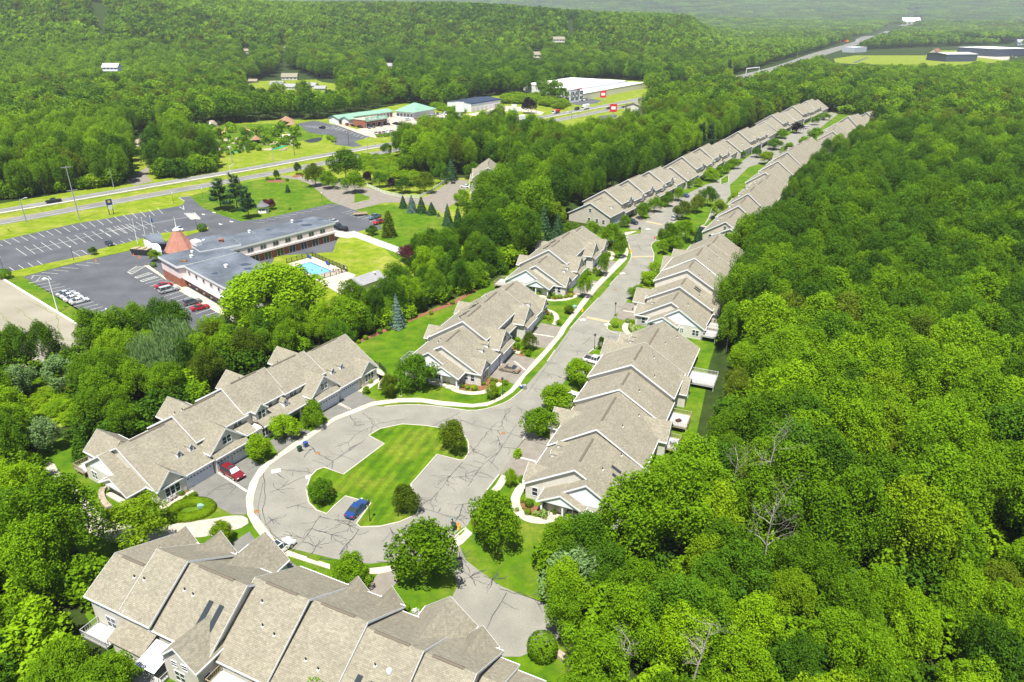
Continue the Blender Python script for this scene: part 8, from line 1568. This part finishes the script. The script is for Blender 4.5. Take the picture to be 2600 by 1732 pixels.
# ------------------------------------------------------------------ people: one continuous skinned body
def person(label, loc, rz, pose, shirt, trousers, hair=(.03, .02, .015), s=1.0):
    J = dict(stand=[(0, 0, .95), (0, 0, 1.2), (0, 0, 1.45), (0, 0, 1.55), (0, .02, 1.68), (-.19, 0, 1.42), (-.26, .02, 1.15), (-.25, .12, .92), (.19, 0, 1.42), (.26, .02, 1.15), (.25, .12, .92), (-.1, 0, .9), (-.11, .01, .5), (-.11, 0, .08), (-.11, .14, .04), (.1, 0, .9), (.11, .01, .5), (.11, 0, .08), (.11, .14, .04)],
             bend=[(0, 0, .95), (0, .14, 1.16), (0, .34, 1.32), (0, .43, 1.36), (0, .54, 1.40), (-.19, .34, 1.28), (-.24, .52, 1.06), (-.2, .66, .9), (.19, .34, 1.28), (.24, .52, 1.06), (.2, .66, .9), (-.1, 0, .9), (-.12, .06, .5), (-.12, -.02, .08), (-.12, .12, .04), (.1, 0, .9), (.12, .03, .5), (.12, -.08, .08), (.12, .06, .04)],
             sit=[(0, 0, .5), (0, -.04, .75), (0, -.04, 1.0), (0, -.03, 1.1), (0, 0, 1.23), (-.19, -.03, .97), (-.25, .08, .74), (-.2, .3, .62), (.19, -.03, .97), (.25, .08, .74), (.2, .3, .62), (-.1, .04, .48), (-.13, .42, .48), (-.13, .44, .08), (-.13, .56, .04), (.1, .04, .48), (.13, .42, .48), (.13, .44, .08), (.13, .56, .04)])[pose]
    E_ = [(0, 1), (1, 2), (2, 3), (3, 4), (2, 5), (5, 6), (6, 7), (2, 8), (8, 9), (9, 10), (0, 11), (11, 12), (12, 13), (13, 14), (0, 15), (15, 16), (16, 17), (17, 18)]
    RR = [.14, .13, .14, .06, .115, .07, .05, .04, .07, .05, .04, .1, .065, .05, .045, .1, .065, .05, .045]
    me_ = bpy.data.meshes.new('body'); me_.from_pydata(J, E_, []); o = ob('body', me_); o.modifiers.new('skin', 'SKIN'); o.modifiers.new('sub', 'SUBSURF').levels = 1
    sv = me_.skin_vertices[0].data
    for i, r in enumerate(RR): sv[i].radius = (r, r*.85)
    sv[0].use_root = True
    dg = bpy.context.evaluated_depsgraph_get(); ev = o.evaluated_get(dg); bm_ = bpy.data.meshes.new_from_object(ev); bpy.data.objects.remove(o)
    bm_.materials.clear()
    for c, nm in ((shirt, 'shirt'), (trousers, 'trousers'), ((.5, .32, .22), 'skin_tone'), ((.03, .03, .03), 'shoe'), (hair, 'hair')): bm_.materials.append(mat('cloth_%s_%d_%d_%d' % (nm, c[0]*99, c[1]*99, c[2]*99), c, .8))
    hd = Vector(J[4]); nk = Vector(J[3])
    for p in bm_.polygons:
        c = p.center; near = min(range(len(J)), key=lambda k: (c-Vector(J[k])).length)
        p.material_index = {0: 1, 1: 0, 2: 0, 3: 2, 4: 2, 5: 0, 6: 2, 7: 2, 8: 0, 9: 2, 10: 2, 11: 1, 12: 1, 13: 2, 14: 3, 15: 1, 16: 1, 17: 2, 18: 3}[near]
        if near == 4 and (c.z > hd.z+.04 or c.y < hd.y-.03): p.material_index = 4
        p.use_smooth = True
    t = thing('person', label, 'person', loc, rz); t.scale = (s, s, s); bm_.name = 'body'; ob('body', bm_, t)
    return t
g = G(1147, 1330); person('person in a teal shirt leaning over the green bin by the road', tuple(g+Vector((0, 0, .04))), R(200), 'bend', (.05, .32, .36), (.04, .05, .1))
for px, lb, sh_, tr_2, ps in (((548, 638), 'person in black sitting left in the group at the pool gate', (.02, .02, .02), (.03, .03, .05), 'sit'), ((596, 642), 'person in dark clothes sitting at the middle of the pool group', (.03, .03, .04), (.25, .05, .05), 'sit'), ((626, 636), 'person in a green top sitting in the pool group', (.2, .45, .05), (.03, .03, .05), 'sit'), ((650, 615), 'person in a bright blue shirt standing behind the pool group', (.02, .12, .6), (.05, .05, .06), 'stand'), ((668, 638), 'person in a pale top at the right of the pool group', (.6, .6, .6), (.04, .04, .04), 'stand'), ((570, 612), 'person in white lying back near the pool group', (.7, .7, .7), (.5, .5, .5), 'sit')):
    g = G(*zq(*px)); person(lb, (g.x, g.y, .05), R(160+px[0] % 60), ps, sh_, tr_2)
for px, lb in (((345, 625), 'bather standing in the pool'), ((435, 628), 'second bather nearer the right edge of the pool')): g = G(*zq(*px)); person(lb, (g.x, g.y, -.7), 0, 'stand', (.5, .3, .2), (.05, .05, .1))
for px, lb in (((322, 508), 'dark blue lounge chair at the upper pool corner'), ((495, 570), 'dark blue lounge chair beside the long pool edge')):
    g = G(*zq(*px)); t = thing('lounge_chair', lb, 'lounge chair', (g.x, g.y, .05), R(40)); mb = MB(); mb.box(-.35, -.9, .3, .35, .4, .38); mb.obj('seat', ['sign_blue'], t); mb = MB(); mb.hexa([(-.35, .4, .3), (.35, .4, .3), (.35, .48, .3), (-.35, .48, .3)], [(-.35, .8, 1.0), (.35, .8, 1.0), (.35, .86, .96), (-.35, .86, .96)]); mb.obj('backrest', ['sign_blue'], t)
    for a in (-.3, .3):
        for b in (-.8, .35): mb = MB(); mb.box(a-.03, b-.03, 0, a+.03, b+.03, .3); mb.obj('leg', ['dark_metal'], t)

# ------------------------------------------------------------------ miniature golf
zg = T(540, 300, 6.725); gr2 = random.Random(31)
sheet('golf_ground', polyG([(463, 342), (509, 394), (545, 392), (640, 378), (740, 360), (818, 352), (822, 340), (770, 325), (740, 312), (600, 316), (480, 326)]), .012, 'lawn')
for px in ([(40, 380), (200, 350), (330, 360), (300, 400), (120, 420)], [(380, 470), (560, 440), (690, 480), (560, 540), (400, 560)], [(820, 420), (1000, 400), (1340, 400), (1340, 440), (1000, 470), (860, 460)], [(500, 200), (700, 220), (860, 290), (840, 320), (620, 250)], [(840, 530), (1040, 500), (1180, 490), (1100, 530), (900, 560)]): sheet('golf_path', smooth(polyG(px+[px[0]], zg), 1), .02+gr2.random()*.004, 'dirt')
for px in ([(410, 490), (560, 470), (690, 480), (680, 500), (540, 510), (430, 510)], [(1000, 530), (1150, 470), (1300, 460), (1180, 510), (1020, 550)], [(1060, 440), (1250, 415), (1330, 420), (1100, 460)], [(370, 560), (420, 555), (420, 600), (380, 600)]): sheet('golf_green', polyG(px, zg), .04, 'turf_green')
wq = [(460, 345), (475, 360), (500, 395)]; pw = wall_strip('golf_wall', 'green painted wall along the left side of the miniature golf', [(462, 345), (480, 368), (502, 393)], None, .5, 2.6, 'turf_green', 'wall')
lake = sheet('golf_pond', smooth(polyG([(770, 358), (800, 350), (820, 350), (815, 358), (790, 364), (770, 358)]), 1), .03, 'dark_metal')
rows_ = [(105, 630), (150, 610), (30, 620), (265, 630), (340, 625), (460, 600), (510, 580), (590, 560), (610, 590), (655, 550), (730, 530), (800, 555), (605, 460)]
for i in range(150):
    if i < len(rows_): x, y = rows_[i]; wpx = 70; col = 'dark'
    else: x = gr2.uniform(-420, 1500); y = gr2.uniform(170, 560)+(-40 if x > 900 else 0); wpx = gr2.uniform(60, 150); col = gr2.choice(['mid', 'bright', 'dark', 'dark', 'bright', 'olive', 'yellow', 'mid'])
    p = zg(x, y); k = scale_at(*p); g = G(*p); s = wpx/6.725/k*1.0
    tree('%s rounded shrub of the miniature golf course' % CW[col] if col in CW else 'shrub', 'clipped' if gr2.random() < .5 else 'shrub', col, (g.x, g.y), s, s*.8, i, name='shrub', group='%s shrubs of the miniature golf' % CW[col], cat='shrub', lod=1)
for i in range(26):
    x = gr2.uniform(-350, 1400); y = gr2.uniform(200, 560); g = G(*zg(x, y)); r = gr2.uniform(.6, 1.6); t = thing('boulder', 'grey brown boulder beside a miniature golf path', 'boulder', (g.x, g.y, 0), gr2.uniform(0, 6), 'boulders of the miniature golf'); mb = MB(); mb.lathe([(r*.9, -.1), (r, r*.3), (r*.7, r*.7), (r*.2, r*.9)], 7); o = mb.obj('stone', ['rock'], t)
def giraffe(px, label, h=5.0, rz=0):
    g = G(*px); t = thing('giraffe_statue', label, 'statue', (g.x, g.y, 0), rz); mb = MB(); k = h/5
    for sx in (-.6, .6):
        for sy in (-.25, .25): mb.tube((sx*k, sy*k, 0), (sx*k, sy*k, 2.1*k), .1*k, .15*k, 6)
    mb.tube((-.8*k, 0, 2.1*k), (.75*k, 0, 2.5*k), .38*k, .5*k, 8); mb.tube((.7*k, 0, 2.5*k), (1.2*k, 0, 4.7*k), .3*k, .14*k, 8); mb.tube((1.1*k, 0, 4.7*k), (1.65*k, 0, 4.5*k), .2*k, .1*k, 6); mb.tube((-.85*k, 0, 2.2*k), (-1.0*k, 0, 1.4*k), .05*k)
    mb.obj('body', ['terracotta_light'], t)
mat('terracotta_light', (.62, .34, .2), .8, .2, 3)
giraffe(zg(195, 320), 'taller giraffe statue at the left of the miniature golf', 6.0, R(20)); giraffe(zg(620, 285), 'giraffe statue beside the thatched hut', 6.0, R(200)); giraffe(zg(45, 260), 'small giraffe statue at the left edge of the golf course', 3.2, 0)
def quad(px, label, m, L=2.4, nm='animal_statue'):
    g = G(*px); t = thing(nm, label, 'statue', (g.x, g.y, 0), R(10)); mb = MB(); k = L/2.4
    for sx in (-.7, .7):
        for sy in (-.3, .3): mb.tube((sx*k, sy*k, 0), (sx*k, sy*k, .9*k), .14*k, .18*k, 6)
    mb.tube((-1.0*k, 0, 1.2*k), (.9*k, 0, 1.25*k), .5*k, .55*k, 8); mb.tube((.9*k, 0, 1.4*k), (1.5*k, 0, 1.5*k), .38*k, .25*k, 7); mb.tube((1.45*k, 0, 1.4*k), (1.7*k, 0, .5*k), .13*k, .06*k, 5); mb.obj('body', [m], t); return t
q = quad(zg(1250, 370), 'white elephant statue with a yellow blanket', 'white_paint', 4.5); mb = MB(); mb.tube((-.8, 0, 2.25), (.8, 0, 2.3), 1.12, 1.12, 8, cap=True); mb.obj('blanket', ['yellow'], q); quad(zg(270, 535), 'white zebra like statue at the golf fence', 'white_paint', 2.4); quad(zg(40, 515), 'dark animal statue on the golf lawn', 'grey_metal', 2.4)
def hut(px, label, w, h, rise, m, wm='wicker', ov=1.3):
    g = G(*px); t = thing('hut', label, 'hut', (g.x, g.y, 0), R(15)); mb = MB(); [mb.box(x-.12, y-.12, 0, x+.12, y+.12, h) for x in (-w/2, w/2) for y in (-w/2, w/2)]; mb.box(-w/2, -w/2, 0, w/2, w/2, h*.55); mb.obj('wall', [wm], t); mb = MB(); mb.lathe([(w*.5*1.414*ov, h-.2), (w*.2, h+rise*.8), (.05, h+rise)], 8); mb.obj('roof', [m], t)
hut(zg(745, 425), 'hut with a cone thatched roof in the middle of the golf course', 3.6, 2.4, 2.2, 'thatch'); hut(zg(1270, 130), 'ticket hut with a wide straw coloured roof at the wood edge', 6.5, 3.5, 3, 'thatch'); hut(t1(1940, 855), 'small kiosk with a straw coloured roof beside the golf car park', 4, 3, 2, 'thatch')
g = G(*t1(1412, 850)); t = thing('rock_waterfall', 'artificial rock face with a waterfall at the back of the golf course', 'rockwork', tuple(g)); mb = MB(); mb.lathe([(4, 0), (3.6, 2.5), (2.2, 4.5), (.8, 5)], 7); mb.obj('rockwork', ['rock'], t); mb = MB(); mb.hexa([(-.6, -4.1, 0), (.6, -4.1, 0), (.6, -3.9, 0), (-.6, -3.9, 0)], [(-.5, -2.6, 4.2), (.5, -2.6, 4.2), (.5, -2.4, 4.2), (-.5, -2.4, 4.2)]); mb.obj('water', ['white_paint'], t)
panel_fence('drive_fence', 'long low white rail fence on the outer side of the inn drive', polyG([(215, 1235), (330, 1285), (450, 1310), (560, 1312), (640, 1275), (750, 1195)], t2), 1.2, 'white_paint', 'white_paint', 3, True)
panel_fence('garden_fence', 'black metal fence along the path at the end of the long row', polyG([(240, 985), (300, 1000), (345, 1045)], t5), 1.2, 'dark_metal', 'dark_metal', 1.6, True)

# ------------------------------------------------------------------ haze
hz = MB(); hz.box(-13500, -300, -1.5, 13500, 13500, 460); o = hz.obj('haze', []); o['kind'] = 'stuff'
m = bpy.data.materials.new('haze'); nt, N_, L_ = nodes_of(m); out = N_.new('ShaderNodeOutputMaterial'); v_ = N_.new('ShaderNodeVolumePrincipled'); v_.inputs['Color'].default_value = (.80, .88, .95, 1); v_.inputs['Density'].default_value = .00009; v_.inputs['Anisotropy'].default_value = .1; L_.new(v_.outputs[0], out.inputs['Volume']); o.data.materials.append(m)
